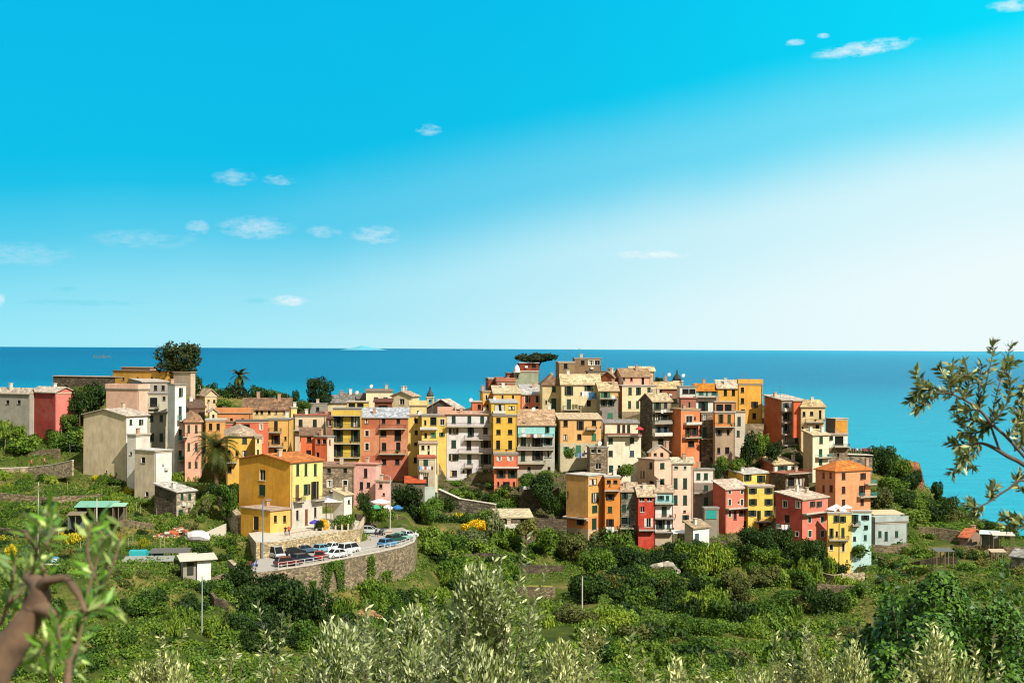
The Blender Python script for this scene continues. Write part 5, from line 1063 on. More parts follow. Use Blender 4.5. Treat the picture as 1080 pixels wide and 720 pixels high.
t = thing('water_tank', 'turquoise rectangular tank behind the grey roofed pergola', 'tank', at(136, 589, 222), R(8))
m = MB(); m.box(0, 0, -.8, 2.6, 2.0, 1.15); m.build('body', plain('turquoise_paint', (40, 170, 176), .6), t); m = MB(); m.box(2.603, .1, -.8, 5.2, 1.9, .9); m.build('side_tank', plain('turquoise_cover', (24, 140, 140), .6), t)
pergola('shed', 'long shed with pale green tarpaulin roof in the left gardens', 80, 545, 248, 6.5, 4, 1.7, 4, (120, 176, 150), 'shed', (90, 84, 66), .5)
pergola('shed', 'small shed with light green roof right of the tarpaulin shed', 119, 543, 246, 1.9, 2.2, 1.5, 4, (150, 190, 160), 'shed', (90, 84, 66))
pergola('shed', 'small brown lean-to in front of the tarpaulin shed', 72, 552, 240, 2.4, 2, 1.4, 4, (130, 110, 84), 'shed', (90, 110, 110))
for k in range(3):
    t = thing('covered_boat', ['upper pale blue upturned boat on the left garden wall', 'middle silver upturned boat on the left garden wall', 'lower blue upturned boat on the left garden wall'][k], 'boat', at(51+k*1.5, 593-k*2.2+2, 216+k*1.2), R(4), 'upturned boats on the wall')
    m = MB(); m.tube([(-1.6, 0, 0), (-1.1, 0, .12), (0, 0, .2), (1.1, 0, .12), (1.7, 0, .02)], [.05, .4, .5, .38, .05], 8); m.build('hull', plain('boat_paint', [(120, 170, 196), (206, 206, 200), (80, 130, 170)][k], .4), t)
pergola('pergola', 'white awning roof over the terrace beside the white annexe', 337, 545, 256, 4.2, 4, 2.6, 20, (232, 226, 214), 'awning', None, .5)
pergola('pergola', 'brown pergola roof on the grey terrace house at right', 922, 550, 300, 6.6, 4.5, 1.5, 12, (222, 190, 150), 'pergola', None, .3)
pergola('pergola', 'white awning below the narrow aqua and white house', 711, 572, 292, 2.6, 2, 1.9, 4, (236, 234, 226), 'awning')
pergola('shed', 'open garden shelter with dark roof on the lower right terraces', 988, 592, 272, 3.2, 2.4, 1.9, 4, (96, 96, 88), 'shelter')
pergola('greenhouse', 'glass and sheet greenhouse beside the orange roofed hut', 1034, 572, 294, 3.5, 3.5, 1.8, -20, (196, 206, 206), 'greenhouse', (170, 176, 170))
pergola('shelter', 'dark shelter with thin pale roof right of the greenhouse', 1048, 573, 292, 4, 3, 1.7, -8, (206, 196, 176), 'shelter')
pergola('table_shelter', 'small flat timber awning on the lower right terraces near the wall', 1046, 585, 284, 2.6, 1.5, .6, 0, (190, 170, 140), 'awning')
# rubble heap with building scrap
t = tag(link('rubble_heap', None) if False else bpy.data.objects.new('rubble_heap', bpy.data.meshes.new('rubble_heap')), 'pale heap of rubble and building scrap below the stone cottage', 'rubble heap', None, 'stuff'); C.objects.link(t)
m = MB(); q = at(186, 566, 248); rr = random.Random(3)
for k in range(420):
    a = rr.gauss(0, 1); b_ = rr.gauss(0, .8); hgt = max(0, 1.8*math.exp(-(a*a+b_*b_)/1.6))*rr.random()
    x, y, z = q.x+a*2.4, q.y+b_*2.0+1, q.z-.3+hgt; s_ = rr.uniform(.12, .42); m.box(x-s_, y-s_*rr.uniform(.3, 1), z-s_*.4, x+s_, y+s_*.7, z+s_*rr.uniform(.2, .8), rr.randrange(4))
me = m.mesh('rubble_heap', [plain('rubble_white', (220, 206, 186), .9), plain('rubble_orange', (200, 110, 60), .9), plain('rubble_grey', (150, 136, 120), .9), plain('rubble_brown', (110, 80, 60), .9)]); t.data = me
t = thing('covered_car', 'low car under a pale cover beside the rubble heap', 'covered car', at(209, 570, 240), R(-8))
m = MB(); m.tube([(-1.9, 0, .3), (-1.5, 0, .6), (-.7, 0, .8), (.6, 0, .85), (1.4, 0, .6), (2.0, 0, .3)], [.3, .75, .95, .95, .8, .3], 10); m.build('cover', plain('pale_cover', (216, 212, 214), .7, var=.1), t)
# ------------------------------------------------------------------ hanging laundry
def laundry(px0, px1, py, D, cols, label, h=1.3, hpx=None):
    a, b_ = at(px0, py, D), at(px1, py, D); t = thing('hanging_laundry', label, 'laundry', a); L_ = (b_-a).length
    m = MB(); m.tube([(0, 0, 0), (L_, 0, -.03)], .02, 4); m.build('line', plain('cable_rubber', (70, 84, 80), .7), t)
    n = len(cols)
    for k, c in enumerate(cols):
        x0 = L_*(k+.08)/n; x1 = L_*(k+.92)/n; hh = h*random.uniform(.7, 1.1); m = MB(); sg = 6
        for s_ in range(sg):
            u0, u1 = x0+(x1-x0)*s_/sg, x0+(x1-x0)*(s_+1)/sg; w0, w1 = .08*math.sin(s_*1.9), .08*math.sin((s_+1)*1.9)
            m.quad([(u0, w0-.03, -hh), (u1, w1-.03, -hh), (u1, -.03, 0), (u0, -.03, 0)]); m.quad([(u0, w0+.0, -hh), (u0, .0, 0), (u1, .0, 0), (u1, w1+.0, -hh)])
        m.build('cloth', plain('laundry_cloth', c, .9, var=.06), t)
Wc = (236, 236, 234)
laundry(440.5, 457, 491.5, 303, [(60, 110, 130), (170, 190, 210), Wc, (200, 80, 80), Wc, Wc, (110, 50, 50)], 'row of laundry across the front of the tan tower house', .9)
laundry(613.5, 620, 412.5, 335.5, [Wc, Wc], 'white sheets hanging at the left of the blue sheet', 1.4)
laundry(620.5, 629.5, 413.5, 335.5, [(40, 110, 160), (30, 90, 140), (50, 120, 170)], 'large blue sheet hanging on the cream patched roof house', 1.9)
laundry(639, 648, 555.5, 299.3, [Wc, (214, 220, 226), Wc], 'white laundry hanging over the orange house balcony', 1.0)
laundry(551, 575, 457.5, 321.3, [Wc, (206, 160, 130), (120, 50, 50), Wc, (200, 180, 150), (210, 230, 235)], 'mixed clothes on the turquoise house balcony', .8)
laundry(606, 617, 477.5, 319, [(60, 130, 120), (90, 130, 190), (190, 180, 220)], 'teal and blue clothes strung before the ochre house base', 1.0)
laundry(824, 831, 553, 289, [Wc, Wc], 'white towels on the shaded balcony of the coral red house', 1.4)
laundry(697, 703, 432, 322.5, [Wc, Wc], 'white clothes on the cluttered stone gable balcony', .8)
laundry(552, 560, 512.6, 306, [Wc, Wc], 'two white shirts hung in the dark garden below turquoise house', .7)
# ------------------------------------------------------------------ church parts
def tower(label, px, ybase, ytop_body, yspire, D, w, colr, domec, name='bell_tower'):
    p = at(px, ybase, D); h = at(px, ytop_body, D).z-p.z; hs = at(px, yspire, D).z-p.z; t = thing(name, label, 'bell tower', p, R(10))
    m = MB()
    c = w/2; m.box(-c, -c, -8, c, c, h-1.8)
    for sx_ in (-1, 1):
        for sy_ in (-1, 1): m.box(sx_*c, sy_*c, h-1.799, sx_*(c-.45), sy_*(c-.45), h-.3)
    m.box(-c, -c, h-.299, c, c, h); m.build('body', plaster(colr), t)
    m = MB(); m.box(-c-.15, -c-.15, h+.002, c+.15, c+.15, h+.18); m.build('cornice', plaster((230, 216, 180)), t)
    m = MB(); rs = [(c*1.0, .18), (c*.95, .7), (c*.75, 1.2), (c*.4, 1.7), (.22, 2.1), (.16, 2.8), (.05, hs-h)]
    m.tube([(0, 0, h+z_) for r_, z_ in rs], [r_ for r_, z_ in rs], 8); m.build('dome', plain('dark_slate', domec, .6), t)
    m = MB(); m.tube([(0, 0, h-1.2), (0, 0, h-.8), (0, 0, h-.6)], [.35, .22, .1], 8); m.build('bell', plain('bronze', (90, 70, 40), .4, 1), t)
tower('slender yellow bell tower with dark spire on the sea horizon', 453.5, 432, 419, 408.5, 374, 1.9, (226, 180, 80), (60, 50, 46))
tower('dark pointed cupola rising behind the orange tiled roof', 714, 412, 402, 389, 374, 2.6, (196, 170, 130), (30, 36, 34), 'cupola')
p = at(545.3, 392, 363.5); t = thing('white_dome', 'small white half dome on the grey green hilltop house', 'dome', p); m = MB(); m.tube([(0, 0, 0), (0, 0, .8), (0, 0, 1.4), (0, 0, 1.75)], [.75, .72, .5, .1], 12); m.build('shell', plaster((240, 240, 236)), t)
m = MB(); m.box(-.9, -.9, -.2, .9, .9, .0); m.build('base', conc, t)
# roof clutter: dishes and aerials
def aerial(px, py, D, label):
    p = at(px, py, D); t = thing('aerial', label, 'aerial', p, random.random()*2, 'television aerials on the roofs'); m = MB(); m.tube([(0, 0, -.6), (0, 0, 2.2)], .035, 4)
    m.build('mast', plain('aerial_metal', (120, 120, 120), .5), t); m = MB()
    for k in range(5): m.tube([(-.1+.2*k-.3, -.35, 2.0), (-.1+.2*k-.3, .35, 2.0)], .02, 4)
    m.tube([(-.4, 0, 2.0), (.6, 0, 2.0)], .025, 4); m.build('elements', plain('aerial_metal', (120, 120, 120), .5), t)
for px, py, D in [(405, 412, 353), (366, 419, 360), (598, 377, 369), (640, 390, 364), (611, 376, 370), (512, 411, 352), (783, 403, 340), (823, 417, 332), (728, 405, 346), (303, 420, 330), (560, 381, 371), (456, 428, 338), (540, 414, 348), (700, 402, 355)]:
    aerial(px, py, D, 'thin television aerial standing on a village roof')
def dish(px, py, D, label):
    p = at(px, py, D); t = thing('satellite_dish', label, 'satellite dish', p, R(-20), 'satellite dishes on the roofs'); m = MB()
    m.tube([(0, 0, .5), (0, -.12, .53), (0, -.2, .55)], [.1, .38, .48], 12); m.build('dish', plain('dish_paint', (226, 226, 222), .5), t); m = MB(); m.tube([(0, .05, -.4), (0, .05, .5)], .04, 5); m.build('mast', plain('aerial_metal', (120, 120, 120), .5), t)
for px, py, D in [(392, 409.5, 352), (377, 416, 359), (497, 412+12, 345), (647, 421, 331), (706, 397, 372), (721, 398, 372), (633, 470, 315), (563, 424+10, 321), (443, 438, 320)]: dish(px, py, D, 'small white satellite dish fixed on a village roof')
# ------------------------------------------------------------------ far ships, island
def ship(px, D, L_, label):
    d = ray(px, 367); p = Vector((d.x*D, D, 0)); t = thing('cargo_ship', label, 'ship', p, 0, None); m = MB()
    m.v = [(-L_/2, -12, 0), (L_/2*.9, -12, 0), (L_/2, 0, 9), (-L_/2, -12, 9)]; m = MB(); m.prism([(-L_/2, -12), (L_*.42, -12), (L_/2, 0), (L_*.42, 12), (-L_/2, 12)], 0, 10); gm = plain('hazy_ship_paint', (70, 120, 140), .8); m.build('hull', gm, t)  # sea haze put into the one colour of all ship parts
    m = MB(); m.box(-L_*.46, -9, 10, -L_*.32, 9, 34); m.box(-L_*.43, -3, 34, -L_*.38, 3, 42); m.build('superstructure', gm, t)
    for k in range(5):
        m = MB(); m.box(-L_*.28+k*L_*.13, -10, 10, -L_*.28+k*L_*.13+L_*.11, 10, 10+[14, 18, 6, 18, 14][k]); m.build('container_stack', gm, t)
ship(104.5, 16000, 130, 'hazy cargo ship on the horizon at left'); ship(113, 16500, 100, 'second hazy cargo ship close right of the first on the horizon')
d = ray(382, 366); m = MB(); D = 60000; n = 14; pts = [0, .15, .3, .4, .6, .75, 1, .9, .7, .5, .45, .3, .15, 0]
for k in range(n-1):
    x0, x1 = d.x*D-1000+k*2000/(n-1)*1.0, d.x*D-1000+(k+1)*2000/(n-1); h0_, h1_ = pts[k]*190, pts[k+1]*190
    m.quad([(x0, D, -10), (x1, D, -10), (x1, D+600, h1_), (x0, D+600, h0_)]); m.quad([(x1, D+1200, -10), (x0, D+1200, -10), (x0, D+600, h0_), (x1, D+600, h1_)])
tag(m.build('island', plain('hazy_island', (90, 170, 190), 1)), kind='structure')  # distance haze put into the island colour

for i in range(64):
    if i < 34: x, y = random.uniform(60, 215), random.uniform(500, 580)
    else: x, y = random.uniform(-5, 80), random.uniform(442, 482)
    p, D = gp(x, y)
    if p is None: continue
    m = MB(); h_ = random.uniform(1.3, 2.0); l_ = random.uniform(-.1, .1); m.tube([(0, 0, -.3), (l_, 0, h_)], [.045, .035], 5); o = m.build('stake', plain('weathered_stake', (190, 176, 150), .9), None, False, p)
    tag(o, 'thin wooden stake among the vines of the left gardens', 'stake', 'vine stakes in the left gardens')

def gwall(label, pts, h, mat_, cop_=None, lift=0):
    Q = []
    for x, y in pts:
        p, D = gp(x, y)
        if p is None: return
        q = p+Vector((0, 0, h)); Q.append(q)
    # back to pixel form is not needed: build straight from the ground points
    root = thing('dry_stone_wall', label, 'wall', (Q[0].x, Q[0].y, Q[0].z-h)); m = MB(); o = Vector(root.location)
    for p, q in zip(Q, Q[1:]):
        n = max(2, int((q-p).length/2.5))
        for k in range(n):
            a, b_ = p.lerp(q, k/n), p.lerp(q, (k+1)/n); d = (b_-a).normalized(); nr = Vector((-d.y, d.x, 0))*.5; za = gz(a.x, a.y)+h+random.uniform(-.15, .15); zb = gz(b_.x, b_.y)+h+random.uniform(-.15, .15); i = len(m.v)
            c4 = (a, b_, b_+nr, a+nr); m.v += [(v.x-o.x, v.y-o.y, z_-h-1.5-o.z) for v, z_ in zip(c4, (za, zb, zb, za))]+[(v.x-o.x, v.y-o.y, z_-o.z) for v, z_ in zip(c4, (za, zb, zb, za))]
            for f in ((0, 3, 2, 1), (4, 5, 6, 7), (0, 1, 5, 4), (1, 2, 6, 5), (2, 3, 7, 6), (3, 0, 4, 7)): m.f.append(tuple(i+t for t in f)); m.m.append(0)
    m.build('masonry', mat_, root)
gwall('upper dry stone wall in the left gardens below the blank beige house', [(0, 527), (50, 531), (108, 528)], 1.3, SW)
gwall('short dry stone wall in the left gardens beside the rubble heap', [(120, 556), (160, 560)], 1.2, SW)
gwall('dry stone wall under the left vines at the frame edge', [(-20, 566), (40, 570), (68, 566)], 1.3, SWD)
gwall('brown terrace wall below the grey green shrub in the middle gardens', [(452, 586), (500, 592), (538, 593)], 1.4, SWD)
gwall('terrace wall right above the small square field', [(520, 602), (560, 605), (594, 604)], 1.5, SWD)
gwall('dry wall below the little white cottage', [(722, 586), (750, 590), (772, 590)], 1.5, SW)
gwall('broken terrace wall under the big dark tree at right', [(850, 610), (880, 616), (912, 612)], 1.6, SWP)
gwall('terrace wall under the square windows of the grey terrace house', [(920, 582), (958, 584)], 1.6, SW)
gwall('long low terrace wall crossing the lower right slope', [(925, 596), (970, 599), (1010, 596)], 1.4, SWD)
gwall('mossy wall among the valley trees', [(690, 630), (730, 634), (770, 632)], 1.2, SWD)
gwall('pale terrace wall below the tan corner house', [(628, 596), (655, 600)], 1.4, SW)
# ------------------------------------------------------------------ vegetation
def leaf_quads(P, Nn, size, asp=1.0, jit=.7, r=None):
    """P (n,3) centres, Nn (n,3) preferred normals -> (n,4,3) randomly turned leaf quads"""
    r = r or rng; n = len(P); nn = Nn+r.normal(0, jit, (n, 3)); nn /= np.linalg.norm(nn, axis=1)[:, None]+1e-9
    t = np.cross(nn, r.normal(0, 1, (n, 3))); t /= np.linalg.norm(t, axis=1)[:, None]+1e-9; b = np.cross(nn, t)
    s = (size*r.uniform(.6, 1.3, n))[:, None]
    a = t*s; c = b*s*asp
    return np.stack([P-a*.5, P+c*.5-a*.05, P+a*.5, P-c*.5-a*.05], 1)
def crown_points(n, lobes, r, flat=1.0, shell=.55):
    """points spread through the outer part of a set of lobes in unit space"""
    out = []; Nn = []
    vol = np.array([l[3]**2 for l in lobes]); vol = vol/vol.sum(); L = np.array([l[:3] for l in lobes]); Rr = np.array([l[3] for l in lobes])
    idx = r.choice(len(lobes), n*2, p=vol); d = r.normal(0, 1, (n*2, 3)); d /= np.linalg.norm(d, axis=1)[:, None]
    rad = shell+(1-shell)*r.random(n*2)**.6; P = L[idx]+d*(Rr[idx]*rad)[:, None]*np.array([1, 1, flat])
    dist = np.linalg.norm((P[:, None, :]-L[None])/np.array([1, 1, flat]), axis=2)/Rr[None]
    keep = (dist.min(1) > shell*.72) & (P[:, 2] > -.25); P = P[keep][:n]; return P, d[keep][:n]
def shrub_mesh(seed, n, size, kind, mat_):
    r = np.random.default_rng(seed)
    if kind == 'bush': lobes = [(0, 0, .25, .62)]+[(r.uniform(-.62, .62), r.uniform(-.62, .62), r.uniform(.1, .62), r.uniform(.22, .42)) for _ in range(11)]; fl = .95
    elif kind == 'round': lobes = [(0, 0, .55, .5)]+[(math.cos(a)*q, math.sin(a)*q, .55+z_, r.uniform(.16, .3)) for a, q, z_ in zip(r.uniform(0, 6.28, 26), r.uniform(.2, .68, 26), r.uniform(-.3, .48, 26))]; fl = 1
    elif kind == 'tree': lobes = [(r.uniform(-.55, .55), r.uniform(-.55, .55), r.uniform(.35, 1.0), r.uniform(.2, .36)) for _ in range(16)]; fl = .8
    elif kind == 'umbrella': lobes = [(r.uniform(-.75, .75), r.uniform(-.7, .7), r.uniform(.6, .75), r.uniform(.22, .34)) for _ in range(20)]; fl = .5
    elif kind == 'cypress': lobes = [(r.uniform(-.12, .12), r.uniform(-.12, .12), z, .34*(1-.75*abs(z-.4))) for z in np.linspace(.1, 1.6, 14)]; fl = 1.2
    else: lobes = [(r.uniform(-.8, .8), r.uniform(-.8, .8), r.uniform(.0, .25), r.uniform(.25, .4)) for _ in range(16)]; fl = .7
    P, d = crown_points(n, lobes, r, fl); d = d.copy(); d[:, 2] += .35
    hg = np.where(r.random(len(P)) < .12, 1.35, 1.0)[:, None]
    c = np.array([0, 0, .3]); P = c+(P-c)*(1+(hg-1)*.25)
    V = leaf_quads(P, d, size, .8, .75, r)
    return quads_mesh('foliage', V, mat_)
DK = foliage((26, 50, 14), (50, 76, 22)); MD = foliage((54, 86, 22), (90, 118, 36)); LT = foliage((76, 108, 30), (118, 138, 50)); OL = foliage((70, 80, 38), (104, 108, 56)); YE = foliage((150, 150, 30), (190, 176, 40)); GY = foliage((84, 98, 66), (120, 130, 92)); PN = foliage((28, 46, 20), (58, 68, 30)); YF = foliage((220, 180, 20), (240, 200, 40)); RD = foliage((110, 60, 40), (150, 80, 50))
for m_ in list(_m.values()): pass
_pm = {}
KM = {'dark': DK, 'mid': MD, 'light': LT, 'olive': OL, 'yellow': YE, 'grey': GY, 'pine': PN, 'flower': YF, 'red': RD}
def proto(kind, colr, var, big):
    k = (kind, colr, var, big)
    if k not in _pm: _pm[k] = shrub_mesh(hash((kind, var, big)) % 1000 if False else (len(kind)*131+var*17+big), 5200 if big else 2300, .085 if big else .115, kind, KM[colr])
    return _pm[k]
_tr = {}
def trunkmesh(v):
    if v in _tr: return _tr[v]
    r = random.Random(v); m = MB(); m.tube([(0, 0, -.5), (r.uniform(-.05, .05), r.uniform(-.05, .05), .25), (r.uniform(-.1, .1), 0, .6)], [.07, .05, .035], 6)
    for k in range(5):
        a = k*1.3+r.random(); m.tube([(0, 0, .2+.06*k), (math.cos(a)*.2, math.sin(a)*.2, .45+.05*k), (math.cos(a)*.45, math.sin(a)*.4, .65+.06*k)], [.035, .025, .01], 5)
    _tr[v] = m.mesh('trunk', plain('bark', (88, 74, 56), .95, var=.4, scale=8)); return _tr[v]
NB = {'bush': 0, 'tree': 0}
def plant(p, w, h, kind, colr, label, grp, name=None, cat=None, trunk=None, var=None):
    var = random.randrange(3) if var is None else var
    trunk = kind in ('tree', 'round', 'umbrella', 'cypress') if trunk is None else trunk
    name = name or ('tree' if trunk else 'bush'); cat = cat or name
    big = 1 if w > 7.5 else 0; me = proto(kind, colr, var, big); zt = {'bush': .95, 'round': 1.1, 'tree': 1.2, 'umbrella': .9, 'cypress': 1.9, 'cover': .45}[kind]
    S = (w/1.9, w/1.9, h/zt)
    if trunk:
        r_ = thing(name, label, cat, p, random.random()*6.28, grp); c = link('crown', me, r_); c.scale = S
        t = link('trunk', trunkmesh(var), r_); t.scale = (S[0], S[1], S[2])
    else:
        r_ = link(name, me, None, p, (0, 0, random.random()*6.28)); r_.scale = S; tag(r_, label, cat, grp)
    return r_
def pv(px, py, wpx, hpx, kind, colr, label, grp=None, D=None, **kw):
    """a plant whose foot is at photo pixel (px, py)"""
    if D is None:
        p, D = gp(px, py)
        if p is None: return
    else: p = at(px, py, D); 
    return plant(p-Vector((0, 0, .25)), wpx*D/F, hpx*D/F, kind, colr, label, grp, **kw)
# trees that stand out by themselves
pv(188, 396, 55, 33, 'round', 'pine', 'big round dark tree standing on the ridge above the white tower', D=338, var=0)
pv(205, 412, 26, 20, 'bush', 'dark', 'dark bush below the big round ridge tree', D=336)
pv(337, 426, 33, 27, 'round', 'dark', 'round dense green tree on the ridge behind grey houses', D=350)
pv(312, 425, 12, 14, 'round', 'dark', 'small dark tree left of the round dense ridge tree', D=350)
pv(567, 392, 46, 21, 'umbrella', 'pine', 'flat wide umbrella pine on top of the village', D=376)
pv(695, 404, 14, 7, 'round', 'dark', 'low dark tree left of the dark cupola', D=362)
pv(790, 490, 24, 34, 'round', 'dark', 'dark green leafy tree under the yellow tower', D=318)
pv(803, 482, 22, 26, 'round', 'mid', 'lighter green tree right of the dark leafy tree', D=320)
pv(815, 480, 22, 18, 'bush', 'dark', 'dark bush at the foot of the rust red house', D=319)
pv(762, 492, 20, 14, 'bush', 'mid', 'bushy green patch behind the bright yellow house', D=314)
pv(778, 496, 22, 16, 'bush', 'light', 'light green bush above the salmon red house', D=313)
pv(755, 500, 14, 14, 'bush', 'dark', 'dark bush beside the white and grey walled house', D=312)
pv(100, 434, 34, 30, 'round', 'dark', 'dark tree between coral pink house and peach block', D=314)
pv(84, 436, 24, 26, 'round', 'dark', 'second dark tree right next to the coral pink gable', D=312)
for i, (x, y, w_, h_, c) in enumerate([(236, 420, 26, 14, 'dark'), (252, 420, 30, 18, 'pine'), (272, 420, 26, 16, 'dark'), (288, 420, 24, 11, 'mid'), (300, 421, 18, 9, 'dark'), (243, 424, 22, 12, 'mid'), (265, 424, 26, 10, 'light'), (221, 416, 20, 14, 'dark')]):
    pv(x, y, w_, h_, 'bush', c, 'bushy treetop in the garden behind the long cream house', 'ridge garden bushes behind the cream house', D=346+i)
pv(243, 560-8, 26, 44, 'tree', 'mid', 'green tree at the shaded left wall of the mustard house', D=255)
for i, (x, y, w_, h_, c, lb) in enumerate([(226, 527, 30, 22, 'dark', 'dark bush directly under the palm'), (240, 532, 26, 24, 'dark', 'dark bush between palm and mustard house'), (247, 545, 22, 30, 'red', 'reddish climber bush at the left corner of the mustard house'), (214, 548, 24, 14, 'mid', 'green bush right of the stone cottage'), (222, 528, 22, 10, 'light', 'light green hedge top left of the palm trunk'), (217, 533, 14, 16, 'grey', 'grey green shrub beside the garden stair wall')]):
    pv(x, y, w_, h_, 'bush', c, lb, D=262-i)
pv(432, 548, 46, 34, 'round', 'dark', 'large dark green tree before the tan laundry tower', D=290)
pv(452, 545, 26, 22, 'bush', 'mid', 'mid green bush right of the large dark tree', D=286)
pv(385, 540, 22, 20, 'round', 'dark', 'dark bush in front of the small pink house', D=264)
pv(362, 553, 30, 14, 'bush', 'mid', 'green garden hedge below the small white annexe', D=250)
pv(343, 556, 12, 12, 'bush', 'flower', 'yellow flowering shrub right of the mustard house', D=249)
pv(336, 557, 13, 12, 'bush', 'dark', 'dark round shrub beside the yellow flowering shrub', D=248)
pv(399, 545, 30, 12, 'cover', 'mid', 'planting on the wall under the parasols', D=266)
pv(501, 558, 32, 13, 'bush', 'flower', 'bright yellow broom shrub below the lane', D=286)
pv(482, 548, 16, 10, 'bush', 'yellow', 'smaller yellow green shrub left of the broom', D=292)
pv(497, 580, 42, 26, 'bush', 'grey', 'grey green shrub below the yellow broom', D=278)
pv(522, 560, 20, 24, 'bush', 'grey', 'upright grey green shrub left of the stone hut', D=281)
pv(555, 566, 30, 20, 'tree', 'olive', 'olive coloured tree in front of the stone hut', D=276)
pv(580, 572, 30, 20, 'bush', 'mid', 'green bush left of the tan corner house', D=276)
pv(571, 518, 36, 22, 'bush', 'dark', 'dark garden bushes under the turquoise house', D=305)
pv(556, 508, 24, 12, 'bush', 'mid', 'lighter garden shrub under the turquoise house', D=310)
pv(580, 535, 24, 20, 'bush', 'dark', 'dark climbing bush beside the tan corner house', D=302)
pv(600, 480, 14, 10, 'bush', 'mid', 'pot garden shrub at the ochre house base', D=315)
pv(660, 498, 20, 12, 'bush', 'mid', 'climbing plant at the pale yellow cube house', D=312)
pv(651, 505, 14, 14, 'bush', 'red', 'brown dry creeper on the pale yellow cube house', D=314)
pv(735, 575, 20, 8, 'bush', 'dark', 'dark shrub below the little white cottage', D=285)
pv(856, 600, 42, 30, 'round', 'dark', 'big dark tree below the coral red corner house', D=272)
pv(884, 612, 26, 18, 'round', 'dark', 'dark tree touching the foot of the tall yellow end house', D=275)
pv(845, 590, 34, 20, 'round', 'dark', 'dark green tree left of the big dark tree', D=275)
pv(800, 585, 50, 28, 'round', 'dark', 'broad dark tree below the bright yellow house', D=280)
pv(770, 585, 34, 16, 'bush', 'mid', 'green bush below the salmon red house', D=283)
pv(825, 575, 28, 22, 'bush', 'dark', 'dark bush under the shaded coral red side wall', D=284)
# right headland
hl = [(932, 500, 44, 34, 'dark'), (918, 490, 30, 22, 'dark'), (945, 502, 36, 26, 'mid'), (958, 512, 34, 18, 'dark'), (940, 520, 40, 20, 'mid'), (925, 535, 44, 24, 'olive'), (952, 532, 44, 18, 'dark'), (970, 540, 40, 18, 'mid'), (986, 548, 44, 24, 'dark'), (1002, 552, 40, 20, 'olive'), (1020, 556, 34, 12, 'mid'), (1040, 560, 40, 12, 'dark'), (1058, 562, 30, 10, 'olive'), (975, 530, 30, 12, 'light'), (998, 535, 30, 14, 'dark'), (1015, 545, 30, 12, 'mid'), (960, 548, 60, 14, 'light'), (1000, 560, 60, 10, 'mid'), (935, 548, 40, 12, 'olive')]
for x, y, w_, h_, c in hl:
    pv(x, y, w_, h_, 'bush', c, 'scrub bush on the green headland slope above the sea', 'scrub on the right headland')
pv(988, 530, 18, 24, 'tree', 'dark', 'slim dark tree breaking the headland outline over the sea', D=335)
for i, (x, y, w_, h_, c) in enumerate([(214, 425, 24, 9, 'dark'), (318, 430, 22, 10, 'mid'), (232, 427, 26, 8, 'mid'), (306, 428, 20, 9, 'dark'), (668, 585, 30, 14, 'mid'), (640, 590, 30, 16, 'dark')]):
    pv(x, y, w_, h_, 'bush', c, ['low dark bush on the ridge left of the long cream house', 'green bush on the ridge left of the round hilltop tree', 'mid green bush on the ridge before the palm', 'dark ridge bush above the sandy house', 'green shrub under the fire red house', 'dark shrub under the orange terrace house'][i], D=(338, 345, 336, 338, 292, 292)[i])
# rock on the headland
def rock(px, py, D, w, h, colr, label):
    p = at(px, py, D); b = bmesh.new(); bmesh.ops.create_icosphere(b, subdivisions=4, radius=1)
    for v in b.verts:
        n_ = mnoise.fractal(v.co*1.7+Vector((px, 0, 0)), 1, 2, 5); v.co *= 1+.3*n_; v.co = Vector((v.co.x*w, v.co.y*w*.7, v.co.z*h))
    me = bpy.data.meshes.new('rock'); b.to_mesh(me); me.materials.append(stone(colr, .5)); o = link('rock', me, None, p); tag(o, label, 'rock')
rock(960, 507, 342, 3.0, 4.6, (138, 96, 52), 'orange brown rock outcrop on the headland edge against the sea')
rock(990, 546, 325, 4, 2.0, (150, 136, 110), 'pale rock face among the headland scrub')
rock(345, 640, 226, 2, 1.6, (206, 186, 150), 'pale boulder at the foot of the car park wall')
rock(358, 646, 224, 1.8, 1.2, (186, 130, 80), 'orange earth bank below the car park wall')
rock(385, 650, 220, 3, 1.1, (190, 146, 96), 'larger orange earth bank right below the car park wall')
rock(700, 602, 276, 3, 1.8, (190, 180, 160), 'pale rubble outcrop under the aqua and white house')
# bare branched small tree
t = thing('bare_tree', 'leafless small tree standing out against the sea', 'tree', at(1006, 538, 336)); m = MB(); m.tube([(0, 0, -1), (0, 0, 2.0)], [.12, .08], 5)
for k in range(14): a = k*2.4; m.tube([(0, 0, 1.2+.08*k), (math.cos(a)*.9, math.sin(a)*.9, 2.2+.12*k), (math.cos(a)*1.6, math.sin(a)*1.5, 2.6+.15*k)], [.05, .03, .015], 4)
m.build('trunk', plain('bark', (88, 74, 56), .95), t)
